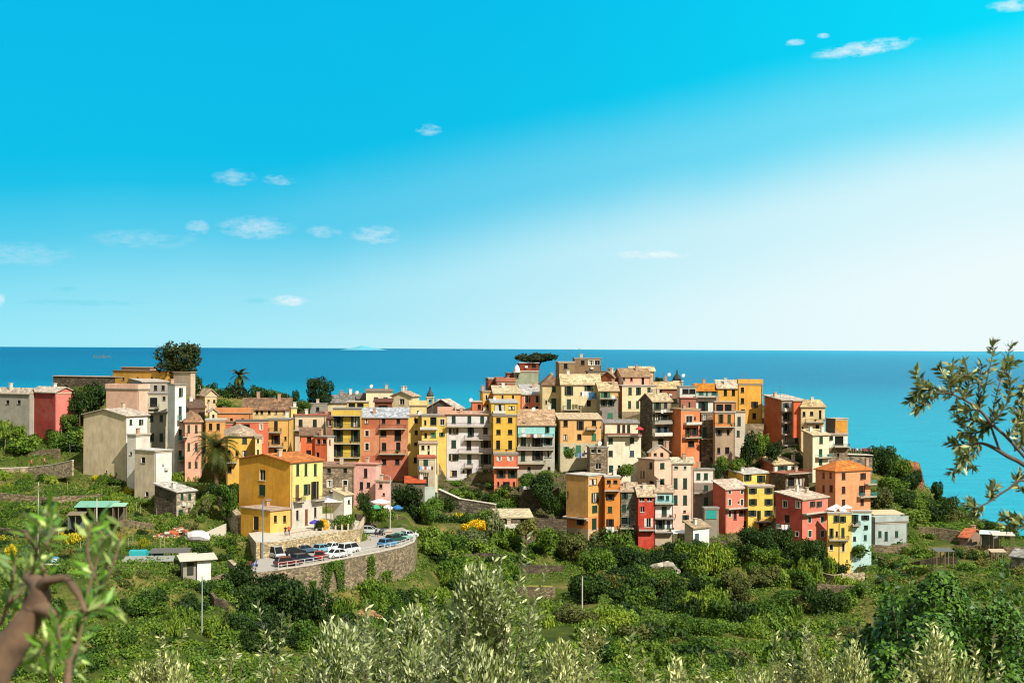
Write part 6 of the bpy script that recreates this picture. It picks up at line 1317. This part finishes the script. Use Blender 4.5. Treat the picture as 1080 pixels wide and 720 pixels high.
# palms
def palm(px, py, D, hpx, rpx, label, nf=46, droop=1.0):
    p = at(px, py, D); h = hpx*D/F; r = rpx*D/F; t = thing('palm_tree', label, 'palm tree', p); m = MB()
    m.tube([(0, 0, -1.5), (0, 0, h*.5), (0, 0, h)], [.42, .34, .38], 9); m.build('trunk', plain('palm_bark', (110, 84, 56), .95, var=.4, scale=6), t)
    Q = []; rr = random.Random(int(px))
    for k in range(nf):
        a = k*2.39996; e = rr.uniform(-.75, 1.35); L_ = r*rr.uniform(.9, 1.12); pts = []; pos = Vector((0, 0, h)); el_ = e
        for s_ in range(11):
            pts.append(pos.copy()); pos = pos+Vector((math.cos(a)*math.cos(el_), math.sin(a)*math.cos(el_), math.sin(el_)))*L_/10; el_ -= .13*droop
        for s_ in range(1, 11):
            d = (pts[s_]-pts[s_-1]).normalized(); side = d.cross(Vector((0, 0, 1))).normalized(); up = side.cross(d); ll = r*.22*math.sin(.35+s_/10*2.5)+.05
            for sg in (-1, 1):
                for q in (0, .5):
                    b0 = pts[s_-1].lerp(pts[s_], q); tip = b0+(side*sg*.85+d*.75-up*.25)*ll; wv = d*.09
                    Q.append([b0-wv, b0+wv, tip+wv*.2, tip-wv*.2])
            wv = side*.05; Q.append([pts[s_-1]-wv, pts[s_-1]+wv, pts[s_]+wv, pts[s_]-wv])
    me = quads_mesh('crown', np.array([[tuple(v) for v in q] for q in Q]), foliage((56, 72, 26), (96, 98, 36), 'palm_leaf')); link('crown', me, t)
palm(228, 505, 266, 33, 31, 'large palm with drooping crown among the left yellow houses', 60, 1.3)
palm(252.5, 418, 350, 22, 13, 'palm tree rising above the ridge bushes at left', 34, 1.0)

# vegetation that fills the slopes; every bush its own object
CAND = []
def region(x0, x1, y0, y1, n, wr, hr, kinds, label, grp, ok=None, cat=None):
    k = 0; tries = 0
    while k < n and tries < n*6:
        tries += 1; x, y = random.uniform(x0, x1), random.uniform(y0, y1)
        if ok and not ok(x, y): continue
        p, D = gp(x, y)
        if p is None: continue
        if min((p.x-c[0])**2+(p.y-c[1])**2 for c in PLC) < 30: continue
        kd, c = random.choice(kinds); w_ = random.uniform(*wr); h_ = random.uniform(*hr)
        nm = cat or ('tree' if kd in ('tree', 'round') else 'bush')
        CAND.append((w_*h_, nm, p-Vector((0, 0, .3)), w_*D/F, h_*D/F, kd, c, label, grp, cat)); k += 1
PLC = [(p[0], p[1]) for p in plat]+[(ctr.x+i*3, ctr.y+i*4) for i in range(-4, 5)]
B1 = [('bush', 'mid'), ('bush', 'dark'), ('cover', 'mid'), ('cover', 'light'), ('bush', 'light')]
def below_wall(x, y): return y > 655-(x-250)*.18 if x < 440 else y > 585
region(0, 250, 640, 720, 50, (18, 44), (8, 20), B1+[('cover', 'light')]*2, 'leafy scrub on the lower left slope below the garden walls', 'scrub on the lower left slope')
region(0, 60, 605, 645, 14, (20, 36), (10, 18), B1, 'green scrub under the far left garden wall', 'scrub under the left garden wall')
region(60, 160, 632, 650, 10, (22, 36), (6, 10), [('cover', 'dark'), ('bush', 'dark')], 'dark hedge clump below the garden wall with white coping', 'hedge below the coped garden wall')
region(250, 440, 620, 690, 46, (22, 44), (14, 28), [('bush', 'dark'), ('bush', 'mid'), ('bush', 'dark'), ('cover', 'mid')], 'thick dark green bush in the hollow below the car park wall', 'bushes below the car park wall', below_wall)
region(440, 560, 580, 660, 40, (16, 40), (7, 18), B1+[('cover', 'light')]*2, 'mixed green scrub on the middle slope left of the square field', 'scrub on the middle slope', lambda x, y: not (540 < x < 592 and 606 < y < 640))
region(440, 600, 566, 604, 30, (14, 34), (7, 16), B1, 'bush in the terraced gardens under the lane and stone hut', 'bushes in the terraced middle gardens')
region(300, 470, 552, 570, 0, (10, 20), (5, 10), B1, '', '')
region(600, 720, 585, 640, 36, (26, 56), (18, 34), [('tree', 'dark'), ('bush', 'dark'), ('tree', 'olive'), ('bush', 'mid')], 'wood edge tree in the valley below the front row houses', 'valley trees below the front row')
region(600, 760, 572, 592, 14, (20, 34), (10, 17), [('bush', 'olive'), ('bush', 'dark'), ('bush', 'mid')], 'brownish shrub at the foot of the front row houses', 'shrubs at the foot of the front row')
region(560, 900, 640, 720, 80, (24, 60), (9, 22), [('bush', 'dark'), ('cover', 'mid'), ('bush', 'mid'), ('cover', 'light'), ('bush', 'olive'), ('cover', 'dark')], 'dense green bramble scrub filling the valley floor', 'valley floor scrub')
region(720, 900, 590, 660, 46, (22, 54), (12, 30), [('tree', 'olive'), ('bush', 'mid'), ('bush', 'dark'), ('tree', 'mid'), ('cover', 'light')], 'tree or bush on the terraces below the coral red house', 'terrace trees below the coral red house')
region(915, 1080, 575, 640, 46, (12, 34), (6, 14), B1+[('bush', 'olive')], 'bush on the right hand terraces below the grey house', 'bushes on the right terraces')
region(955, 1085, 548, 575, 22, (14, 30), (5, 9), [('cover', 'mid'), ('cover', 'light'), ('bush', 'olive')], 'low scrub near the orange roofed hut', 'low scrub near the orange roofed hut')
region(-20, 80, 436, 470, 26, (14, 34), (8, 20), [('bush', 'mid'), ('bush', 'dark'), ('tree', 'mid'), ('cover', 'light')], 'garden bush on the slope under the coral pink house', 'bushes under the coral pink house')
region(-20, 200, 500, 590, 110, (10, 26), (5, 12), B1+[('cover', 'yellow'), ('cover', 'olive'), ('cover', 'light')], 'vegetable or vine clump on the left garden terraces', 'plants on the left garden terraces', None, 'garden_plant')
region(120, 210, 608, 622, 18, (8, 18), (6, 11), [('bush', 'light'), ('bush', 'olive'), ('bush', 'mid')], 'vine bush inside the walled plot before the pergola', 'vines in the walled plot', None, 'vine')
region(200, 250, 575, 600, 12, (10, 24), (6, 12), [('bush', 'dark'), ('bush', 'mid')], 'hedge bush behind the garden hut', 'hedge behind the garden hut')
region(430, 600, 520, 565, 20, (12, 26), (6, 14), B1, 'bush between the lane walls under the village', 'bushes between the lane walls')
region(200, 262, 600, 650, 12, (16, 30), (8, 16), B1, 'bush beside the ruined wall left of the car park', 'bushes by the ruined wall')
region(780, 880, 470, 500, 8, (10, 22), (6, 14), [('bush', 'dark'), ('bush', 'mid')], 'bush between the upper right houses', 'bushes between the upper right houses')
region(-20, 90, 440, 480, 30, (16, 36), (8, 16), [('bush', 'mid'), ('bush', 'dark'), ('cover', 'light')], 'garden bush on the slope under the coral pink house', 'bushes under the coral pink house')
region(430, 600, 500, 540, 16, (12, 24), (6, 12), [('bush', 'dark'), ('bush', 'mid')], 'bush between the lane walls under the village', 'bushes between the lane walls')
region(205, 262, 500, 560, 10, (10, 20), (6, 12), [('bush', 'dark'), ('bush', 'mid')], 'bush between the stone cottage and the mustard house', 'bushes left of the mustard house')
region(-40, 250, 600, 660, 0, (1, 2), (1, 2), B1, '', '')
region(395, 450, 596, 640, 10, (22, 40), (12, 24), [('bush', 'dark'), ('bush', 'mid')], 'bush along the foot of the car park wall at its right end', 'bushes at the right end of the car park wall')
region(455, 600, 520, 560, 22, (14, 28), (8, 16), [('bush', 'dark'), ('bush', 'mid')], 'bush between the lane walls under the village', 'bushes between the lane walls')
region(445, 485, 565, 605, 9, (16, 30), (8, 16), [('bush', 'mid'), ('bush', 'dark'), ('cover', 'mid')], 'bush on the grassy bank right of the car park', 'bushes on the bank right of the car park')
region(300, 430, 618, 645, 14, (20, 38), (14, 24), [('bush', 'dark'), ('bush', 'mid'), ('cover', 'mid')], 'bush screening the foot of the car park wall', 'bushes screening the car park wall')
def flush():
    nb = sum(1 for o in C.objects if o.parent is None and o.name.split('.')[0] == 'bush'); room = 296-nb
    bs = sorted([c for c in CAND if c[1] == 'bush'], key=lambda c: -c[0]); keep = bs[:room]; rest = bs[room:]
    for c in keep+[c for c in CAND if c[1] != 'bush']:
        kw = dict(name=c[9], cat=c[9].replace('_', ' ')) if c[9] else {}
        plant(c[2], c[3], c[4], c[5], c[6], c[7], c[8], **kw)
    acc = {}
    for a_, nm, p, w_, h_, kd, c, lb, g_, ct in rest:
        me = proto(kd, c, random.randrange(3), 0); n = len(me.vertices); V = np.empty(n*3, dtype=np.float32); me.vertices.foreach_get('co', V); V = V.reshape(-1, 4, 3)[::2].astype(np.float64)
        zt = {'bush': .95, 'cover': .45}[kd]; cen = V.mean(1, keepdims=True); S = np.array([w_/1.9, w_/1.9, h_/zt]); V = (cen*S)+(V-cen)*S.mean()*1.25+np.array([p.x, p.y, p.z]); acc.setdefault(c, []).append(V)
    for c, vs in acc.items(): tag(link('undergrowth', quads_mesh('undergrowth', np.concatenate(vs), KM[c])), 'small scrub filling the gaps between the bushes', 'undergrowth', None, 'stuff')
    print('bushes', len(keep)+nb, 'rest', len(rest))
flush()
pv(262, 652, 56, 42, 'bush', 'dark', 'broad dark bush at the left below the car park steps', D=208)
pv(305, 648, 60, 44, 'bush', 'dark', 'largest dark green bush in the hollow under the car park wall', D=212)
pv(327, 656, 40, 34, 'round', 'dark', 'rounded dark bush right of the largest hollow bush', D=208)
pv(288, 625, 46, 26, 'bush', 'dark', 'dark bush right below the car park steps', D=217)
pv(252, 622, 40, 34, 'bush', 'dark', 'dark bush covering the left end of the car park wall', D=214)
pv(236, 628, 34, 22, 'bush', 'mid', 'mid green bush left of the car park wall end', D=210)
rb = random.Random(9)
POT = plain('terracotta_pot', (170, 90, 60), .8); potm = MB(); potm.tube([(0, 0, 0), (0, 0, .3)], [.13, .18], 8); potm = potm.mesh('pot', POT)
potf = [shrub_mesh(900+i, 260, .3, 'bush', m_) for i, m_ in enumerate([MD, DK, LT])]
for i, (p, lb) in enumerate(BALC):
    if rb.random() < .55: continue
    t = thing('potted_plant', 'green plant in a clay pot standing on a house balcony', 'potted plant', p, rb.random()*6, 'potted plants on the balconies'); link('pot', potm, t)
    f_ = link('foliage', potf[i % 3], t, (0, 0, .28)); q = rb.uniform(.3, .5); f_.scale = (q, q, q*rb.uniform(.8, 1.4))
# ivy on the car park wall
def ivy(pa, pb, z0, z1, n, label, seed):
    r = np.random.default_rng(seed); u = r.random(n)**.8; v = r.random(n); wv = .5+.5*np.sin(u*3.1)
    a = np.array(pa); b_ = np.array(pb); c = a+(b_-a)*(.5+(u-.5)*1.0)[:, None]; lean = (v*(.6+.4*np.sin(u*9)))
    P = np.c_[c, z1-(z1-z0)*lean]; nrm = np.array([(b_-a)[1], -(b_-a)[0], 0.0]); nrm /= np.linalg.norm(nrm)
    P[:, :2] += nrm[:2]*r.uniform(.05, .5, (n, 1)); me = quads_mesh('ivy', leaf_quads(P, np.repeat(nrm[None], n, 0), .3, .8, .6, r), MD); tag(link('ivy', me), label, 'ivy')
def epoint(px):
    for p, q, a, c in zip(edge, edge[1:], edge_px, edge_px[1:]):
        if a[0] <= px <= c[0]: t_ = (px-a[0])/(c[0]-a[0]); v = p.lerp(q, t_); return (v.x, v.y)
ivy(epoint(338), epoint(362), ZC-41, ZP, 1500, 'broad ivy curtain in the middle of the car park wall', 1)
ivy(epoint(386), epoint(394), ZC-41, ZP-.3, 700, 'narrow ivy strip on the right part of the car park wall', 2)
ivy(epoint(326), epoint(332), ZC-40, ZP-2.5, 300, 'small ivy patch on the left part of the car park wall', 3)
ivy(epoint(398), epoint(412), ZC-42, ZC-38, 500, 'dark creeper along the foot of the wall near its right end', 4)
# ground cover
def ground_cover():
    n = 90000; r = np.random.default_rng(5); Y = r.uniform(150, 350, n); X = r.uniform(-1, 1, n)*Y*.39
    xs, ys, Z = TG['xs'], TG['ys'], TG['Z']; i = np.clip(np.searchsorted(xs, X)-1, 0, len(xs)-2); j = np.clip(np.searchsorted(ys, Y)-1, 0, len(ys)-2)
    fx = (X-xs[i])/(xs[i+1]-xs[i]); fy = (Y-ys[j])/(ys[j+1]-ys[j]); z = (Z[i, j]*(1-fx)+Z[i+1, j]*fx)*(1-fy)+(Z[i, j+1]*(1-fx)+Z[i+1, j+1]*fx)*fy
    dn = vnoise(X, Y, 7, 8); keep = (dn > .3); X, Y, z, dn = X[keep], Y[keep], z[keep], dn[keep]; n = len(X); m_ = 4
    P = np.repeat(np.c_[X, Y, z], m_, 0); P += r.normal(0, 1, P.shape)*np.array([.45, .45, .0]); P[:, 2] += r.random(len(P))*np.repeat(.1+1.0*np.clip(dn-.3, 0, .5), m_)
    V = leaf_quads(P, np.repeat([[0, -.2, .8]], len(P), 0), .38, .7, .8, r); k = len(V)//2
    for a, mt in ((V[::2], LT), (V[1::2], MD)): tag(link('ground_cover', quads_mesh('ground_cover', a, mt)), 'low leafy undergrowth covering the hillside' , 'undergrowth', None, 'stuff')
ground_cover()

# ------------------------------------------------------------------ foreground trees
OLV = two_side('olive_leaf', (98, 112, 54), (184, 192, 150)); OLB = two_side('olive_leaf_pale', (124, 132, 70), (194, 198, 148)); BRD = two_side('broad_leaf', (44, 84, 14), (76, 112, 32), .5, .25); OBR = plain('olive_bark', (120, 108, 86), .95, var=.35, scale=20)
def grow(p, d, L_, r, lvl, segs, tips, rr, spread=.6, nch=4, up=.15, mx=3):
    n = 5; pts = [p.copy()]; rad = [r]; cur = d.normalized()
    for k in range(n):
        cur = (cur+Vector((rr.gauss(0, .13), rr.gauss(0, .13), rr.gauss(0, .1)+up*.4))).normalized(); pts.append(pts[-1]+cur*L_/n); rad.append(r*(1-.12*(k+1)))
        if lvl < mx and k >= 1:
            for c in range(nch if k > 1 else nch-1):
                if rr.random() < .75:
                    a = cur.orthogonal().normalized(); a.rotate(Matrix.Rotation(rr.uniform(0, 6.28), 3, cur)); nd = (cur+a*spread*rr.uniform(.7, 1.7)).normalized()
                    grow(pts[-1].copy(), nd, L_*rr.uniform(.5, .72), rad[-1]*.55, lvl+1, segs, tips, rr, spread, nch, up, mx)
    segs.append((pts, rad, lvl))
    if lvl >= mx-1: tips.append(pts)
def leaves_on(tips, rr, per, size, asp, mode='olive'):
    P0, T, Nn = [], [], []
    for pts in tips:
        for k in range(per):
            t_ = (k+rr.random())/per*(len(pts)-1); i = min(int(t_), len(pts)-2); q = pts[i].lerp(pts[i+1], t_-i); d = (pts[i+1]-pts[i]).normalized(); a = d.orthogonal().normalized(); a.rotate(Matrix.Rotation(rr.uniform(0, 6.28), 3, d))
            ld = (d*rr.uniform(.3, 1.1)+a).normalized(); sd = ld.cross(Vector((rr.gauss(0, 1), rr.gauss(0, 1), rr.gauss(0, 1)+1))).normalized(); s_ = size*rr.uniform(.65, 1.2); w_ = s_*asp*.5
            P0.append([q, q+ld*s_*.45+sd*w_, q+ld*s_, q+ld*s_*.45-sd*w_])
    return np.array([[tuple(v) for v in q] for q in P0])
def real_tree(label, name, base_, height, crown, seed, mat_, size, asp, nl, per, bark=OBR, nch=3, up=.2, spread=.75, r0=.12, first=.35, mx=3, extra=0, esize=.1):
    rr = random.Random(seed); root = thing(name, label, 'tree', base_); segs, tips = [], []
    tb = [Vector((0, 0, -.6)), Vector((.1, 0, height*first*.5)), Vector((0, .1, height*first))]
    L_ = (height*(1-first))*.6
    for k in range(nl):
        a = k*6.28/nl+rr.random(); e = rr.uniform(.5, 1.1); d = Vector((math.cos(a)*e, math.sin(a)*e, .8)); grow(tb[-1].copy(), d, L_*rr.uniform(.7, 1.1), r0*.55, 1, segs, tips, rr, spread, nch, up, mx)
    allp = np.array([tuple(p) for s_ in segs for p in s_[0]]); zq = np.quantile(allp[:, 2], .998); rq = np.quantile(np.hypot(allp[:, 0], allp[:, 1]), .93)
    kz = (height*(1-first))/(zq-height*first); kr = (crown/2)/rq
    done = set()
    for s_ in segs:
        for p in s_[0]:
            if id(p) in done: continue
            done.add(id(p)); p.x *= kr; p.y *= kr; p.z = height*first+(p.z-height*first)*kz if p.z > height*first else p.z
    segs.append((tb, [r0*1.2, r0, r0*.85], 0)); m = MB()
    for pts, rad, lv in segs: m.tube(pts, [max(x*(.6 if lv == mx else 1), .003) for x in rad], 7 if lv == 0 else 5 if lv < mx else 3)
    m.build('trunk', bark, root, True)
    V = leaves_on(tips, rr, per, size, asp)
    if extra:
        r = np.random.default_rng(seed); zc = height*.62; nl_ = 34; th = r.uniform(0, 6.28, nl_); q = np.sqrt(r.random(nl_))*.88
        lobes = [(math.cos(a)*b_, math.sin(a)*b_, r.uniform(-.55, .95)*math.sqrt(max(0, 1-b_*b_)), r.uniform(.2, .34)) for a, b_ in zip(th, q)]
        L_ = np.array(lobes); idx = r.integers(0, nl_, extra); dd = r.normal(0, 1, (extra, 3)); dd /= np.linalg.norm(dd, axis=1)[:, None]
        P = L_[idx, :3]+dd*(L_[idx, 3]*(.35+.75*r.random(extra)**.7))[:, None]
        P = P*np.array([crown/2*.85, crown/2*.85, height*.32])+np.array([0, 0, zc]); P[:, 2] -= max(0, np.quantile(P[:, 2], .995)-height*.95)
        if asp < .4:      # slim leaves standing along upward shoots
            up_ = dd*.5+np.array([0, 0, .8])+r.normal(0, .35, dd.shape); up_ /= np.linalg.norm(up_, axis=1)[:, None]; sd = np.cross(up_, r.normal(0, 1, dd.shape)); sd /= np.linalg.norm(sd, axis=1)[:, None]
            s_ = (size*r.uniform(.7, 1.25, extra))[:, None]; V2 = np.stack([P, P+up_*s_*.45+sd*s_*asp*.5, P+up_*s_, P+up_*s_*.45-sd*s_*asp*.5], 1)
        else: V2 = leaf_quads(P, dd+np.array([0, -.2, .5]), size*.9, .65, .7, r)
        V = np.concatenate([V, V2])
    me = quads_mesh('crown', V, mat_); link('crown', me, root); print(label, len(tips), len(V)); return root
def fg(px, ytop, D, crown_px):
    """base point on the ground and height so that the top reaches the photo row"""
    p = at(px, ytop, D); g = gz(p.x, p.y); return Vector((p.x, p.y, g)), p.z-g, crown_px*D/F
for i, (px, yt, D, cw, lb, mt) in enumerate([
    (150, 676, 15.0, 210, 'silvery olive tree at the lower left below the dark branch', OLB),
    (350, 645, 14.0, 200, 'olive tree in the foreground left of the tallest olive', OLV),
    (488, 590, 13.5, 170, 'tallest foreground olive with upright sprays in the middle', OLV),
    (425, 632, 15.5, 130, 'grey green olive filling the gap between two foreground olives', OLV),
    (585, 668, 17.0, 110, 'lower olive just right of the tallest foreground olive', OLB),
    (705, 694, 12.5, 90, 'pale olive tips poking in at the bottom right of centre', OLB),
    (800, 680, 18.0, 130, 'pale silvery olive tree at the bottom right of centre', OLB),
    (880, 668, 18.5, 130, 'pale silvery olive touching the broad leaved trees', OLB),
    (985, 668, 15.0, 120, 'pale olive in front of the broad leaved tree', OLB)]):
    b_, h_, c_ = fg(px, yt, D, cw); real_tree(lb, 'olive_tree', b_, h_, c_, 11+i, mt, .078, .30, 5, 40, nch=3, first=.38, up=.3, spread=.7, extra=int(300*cw))
for i, (px, yt, D, cw, lb) in enumerate([(1003, 594, 26, 235, 'large glossy broad leaved tree at the lower right'), (1090, 604, 30, 190, 'second broad leaved tree cut by the right edge'), (922, 620, 29, 100, 'smaller broad leaved tree left of the large glossy tree')]):
    b_, h_, c_ = fg(px, yt, D, cw); r_ = real_tree(lb, 'broadleaf_tree', b_, h_, c_, 31+i, BRD, .115, .6, 6, 30, nch=3, first=.3, up=.1, spread=.95, r0=.16, extra=int(850*cw))
# near branches: an olive trunk leaning in at the left and a bough reaching in from the right
def pix_branch(m, pts, n=8, k_=1.0, sub_=5):
    P = [at(x, y, D) for x, y, D, r in pts]; rad = [r*D/F*k_ for x, y, D, r in pts]
    # smooth the polyline
    Q, S = [], []
    for k in range(len(P)-1):
        p0, p1, p2, p3 = P[max(k-1, 0)], P[k], P[k+1], P[min(k+2, len(P)-1)]
        for s_ in range(sub_):
            t_ = s_/sub_; Q.append(.5*((2*p1)+(-p0+p2)*t_+(2*p0-5*p1+4*p2-p3)*t_**2+(-p0+3*p1-3*p2+p3)*t_**3)); S.append(rad[k]*(1-t_)+rad[k+1]*t_)
    Q.append(P[-1]); S.append(rad[-1]); m.tube(Q, S, n); return Q
rr = random.Random(5)
root = thing('olive_tree', 'near olive trunk leaning in blurred at the lower left corner', 'tree', at(-150, 1500, 2.4)); inv = Vector(root.location)
m = MB(); tw = []
pix_branch(m, [(-190, 1800, 2.3, 46), (-150, 1200, 2.35, 34), (-70, 830, 2.45, 30), (-5, 705, 2.5, 24), (22, 665, 2.5, 20), (38, 640, 2.5, 17), (42, 618, 2.5, 13), (30, 606, 2.55, 7)], 20, .76, 30)
pix_branch(m, [(36, 640, 2.5, 12), (48, 642, 2.48, 8), (54, 648, 2.45, 4)])
pix_branch(m, [(40, 622, 2.5, 9), (50, 611, 2.48, 5.5), (66, 608, 2.46, 4.6), (78, 616, 2.44, 4.2), (85, 630, 2.42, 3.4), (90, 645, 2.4, 2.6)], 12, 1, 14)
for i_, v in enumerate(m.v):
    q = Vector(v); n_ = mnoise.noise_vector(q*26)*.004+mnoise.noise_vector(q*9)*.006; m.v[i_] = tuple(q+n_)
pix_branch(m, [(70, 850, 2.3, 7), (72, 760, 2.35, 5), (72, 705, 2.38, 4), (80, 680, 2.4, 3)])
T_ = [[(24, 640), (34, 600), (42, 565), (40, 545)], [(88, 642), (98, 605), (106, 575), (102, 548)], [(88, 645), (112, 612), (124, 580), (130, 553)], [(90, 645), (112, 600), (116, 560)], [(72, 715), (80, 690), (86, 662), (96, 640)], [(0, 660), (12, 625), (16, 590)],
      [(70, 700), (62, 670), (66, 645)], [(90, 645), (104, 640), (118, 636)], [(6, 640), (22, 622), (28, 596)], [(50, 612), (40, 585), (26, 560)], [(85, 640), (80, 670), (74, 700)], [(60, 740), (52, 705), (48, 680)], [(100, 610), (92, 580), (96, 552)], [(20, 700), (40, 690), (60, 660)], [(48, 575), (56, 558), (50, 540)]]
for tpts in T_:
    D0 = rr.uniform(2.2, 2.7); tw.append(pix_branch(m, [(x, y, D0+.02*i, 2.2-.45*i) for i, (x, y) in enumerate(tpts)], 5))
o = m.build('trunk', plain('olive_bark_near', (112, 88, 68), .95, var=.85, scale=22), root, True); o.location = -inv
me = quads_mesh('crown', leaves_on(tw, rr, 30, .043, .21), two_side('olive_leaf_near', (84, 124, 34), (170, 190, 120))); o = link('crown', me, root); o.location = -inv
root = thing('olive_tree', 'near olive bough with leaves reaching in from the right edge over the sea', 'tree', at(1300, 1500, 7.6)); inv = Vector(root.location)
m = MB(); tw = []
pix_branch(m, [(1330, 2100, 7.6, 40), (1300, 1300, 7.6, 30), (1240, 800, 7.6, 20), (1170, 590, 7.6, 10), (1120, 520, 7.6, 5), (1080, 490, 7.6, 3.2), (1063, 481, 7.6, 3), (1046, 471, 7.6, 2.6), (1033, 467, 7.6, 1.8), (1024, 470, 7.6, 1)], 8, .75)
pix_branch(m, [(1120, 520, 7.6, 4), (1090, 492, 7.55, 2.2), (1063, 462, 7.5, 2.2), (1046, 447, 7.5, 2.4), (1033, 432, 7.5, 2.2), (1018, 422, 7.5, 1.8), (1005, 416, 7.5, 1.4), (985, 409, 7.5, 1)], 6, .75)
pix_branch(m, [(1054, 474, 7.6, 1.6), (1048, 458, 7.55, 1.4), (1044, 446, 7.5, 1.2)], 5)
pix_branch(m, [(1150, 570, 7.6, 4), (1100, 500, 7.7, 2), (1076, 470, 7.75, 1.4)], 5)
pix_branch(m, [(1140, 550, 7.4, 3), (1085, 508, 7.4, 1.4), (1063, 516, 7.4, 1.2), (1045, 528, 7.4, 1), (1030, 536, 7.4, .7)], 5)
T2 = [[(985, 409), (972, 404), (965, 392)], [(1005, 416), (985, 415), (963, 418)], [(1005, 416), (998, 400), (990, 388)], [(985, 409), (976, 425), (966, 430)], [(1018, 422), (1008, 404), (1004, 384)], [(1018, 422), (1022, 402), (1018, 380)], [(1033, 432), (1032, 408), (1036, 384)],
      [(1033, 432), (1040, 404), (1046, 378), (1048, 360)], [(1046, 447), (1050, 420), (1058, 392), (1066, 364)], [(1046, 447), (1062, 425), (1066, 402)], [(1033, 467), (1022, 482), (1012, 498)], [(1033, 467), (1012, 470), (1000, 466)], [(1024, 470), (1020, 450), (1006, 438)], [(1024, 470), (1014, 488), (1004, 500)],
      [(1046, 447), (1034, 446), (1018, 440)], [(1044, 446), (1032, 456), (1014, 456)], [(1063, 462), (1076, 440), (1082, 420)], [(1070, 476), (1074, 452), (1070, 432)], [(1080, 470), (1078, 446), (1090, 430)], [(1076, 470), (1082, 456), (1078, 440)], [(1030, 536), (1024, 533), (1020, 530)], [(1038, 532), (1030, 540), (1026, 545)], [(1045, 528), (1046, 518), (1050, 512)],
      [(1080, 548), (1070, 546), (1058, 544)], [(1085, 556), (1074, 552), (1062, 556)], [(1080, 520), (1072, 508), (1078, 498)], [(975, 407), (968, 412), (960, 424)], [(1033, 432), (1020, 432), (1008, 428)], [(1066, 402), (1060, 390), (1070, 380)], [(1090, 400), (1080, 410), (1076, 424)], [(1000, 405), (1010, 396), (1026, 396)], [(1012, 470), (1016, 480), (1026, 492)]]
for tpts in T2:
    D0 = rr.uniform(7.3, 7.8); q = pix_branch(m, [(x, y, D0+.03*i, .9-.15*i) for i, (x, y) in enumerate(tpts)], 4); tw.append(q)
o = m.build('trunk', plain('olive_bark_far', (96, 84, 74), .95, var=.4, scale=40), root, True); o.location = -inv
me = quads_mesh('crown', leaves_on(tw, rr, 62, .056, .32), two_side('olive_leaf_bough', (72, 86, 34), (164, 166, 116))); o = link('crown', me, root); o.location = -inv
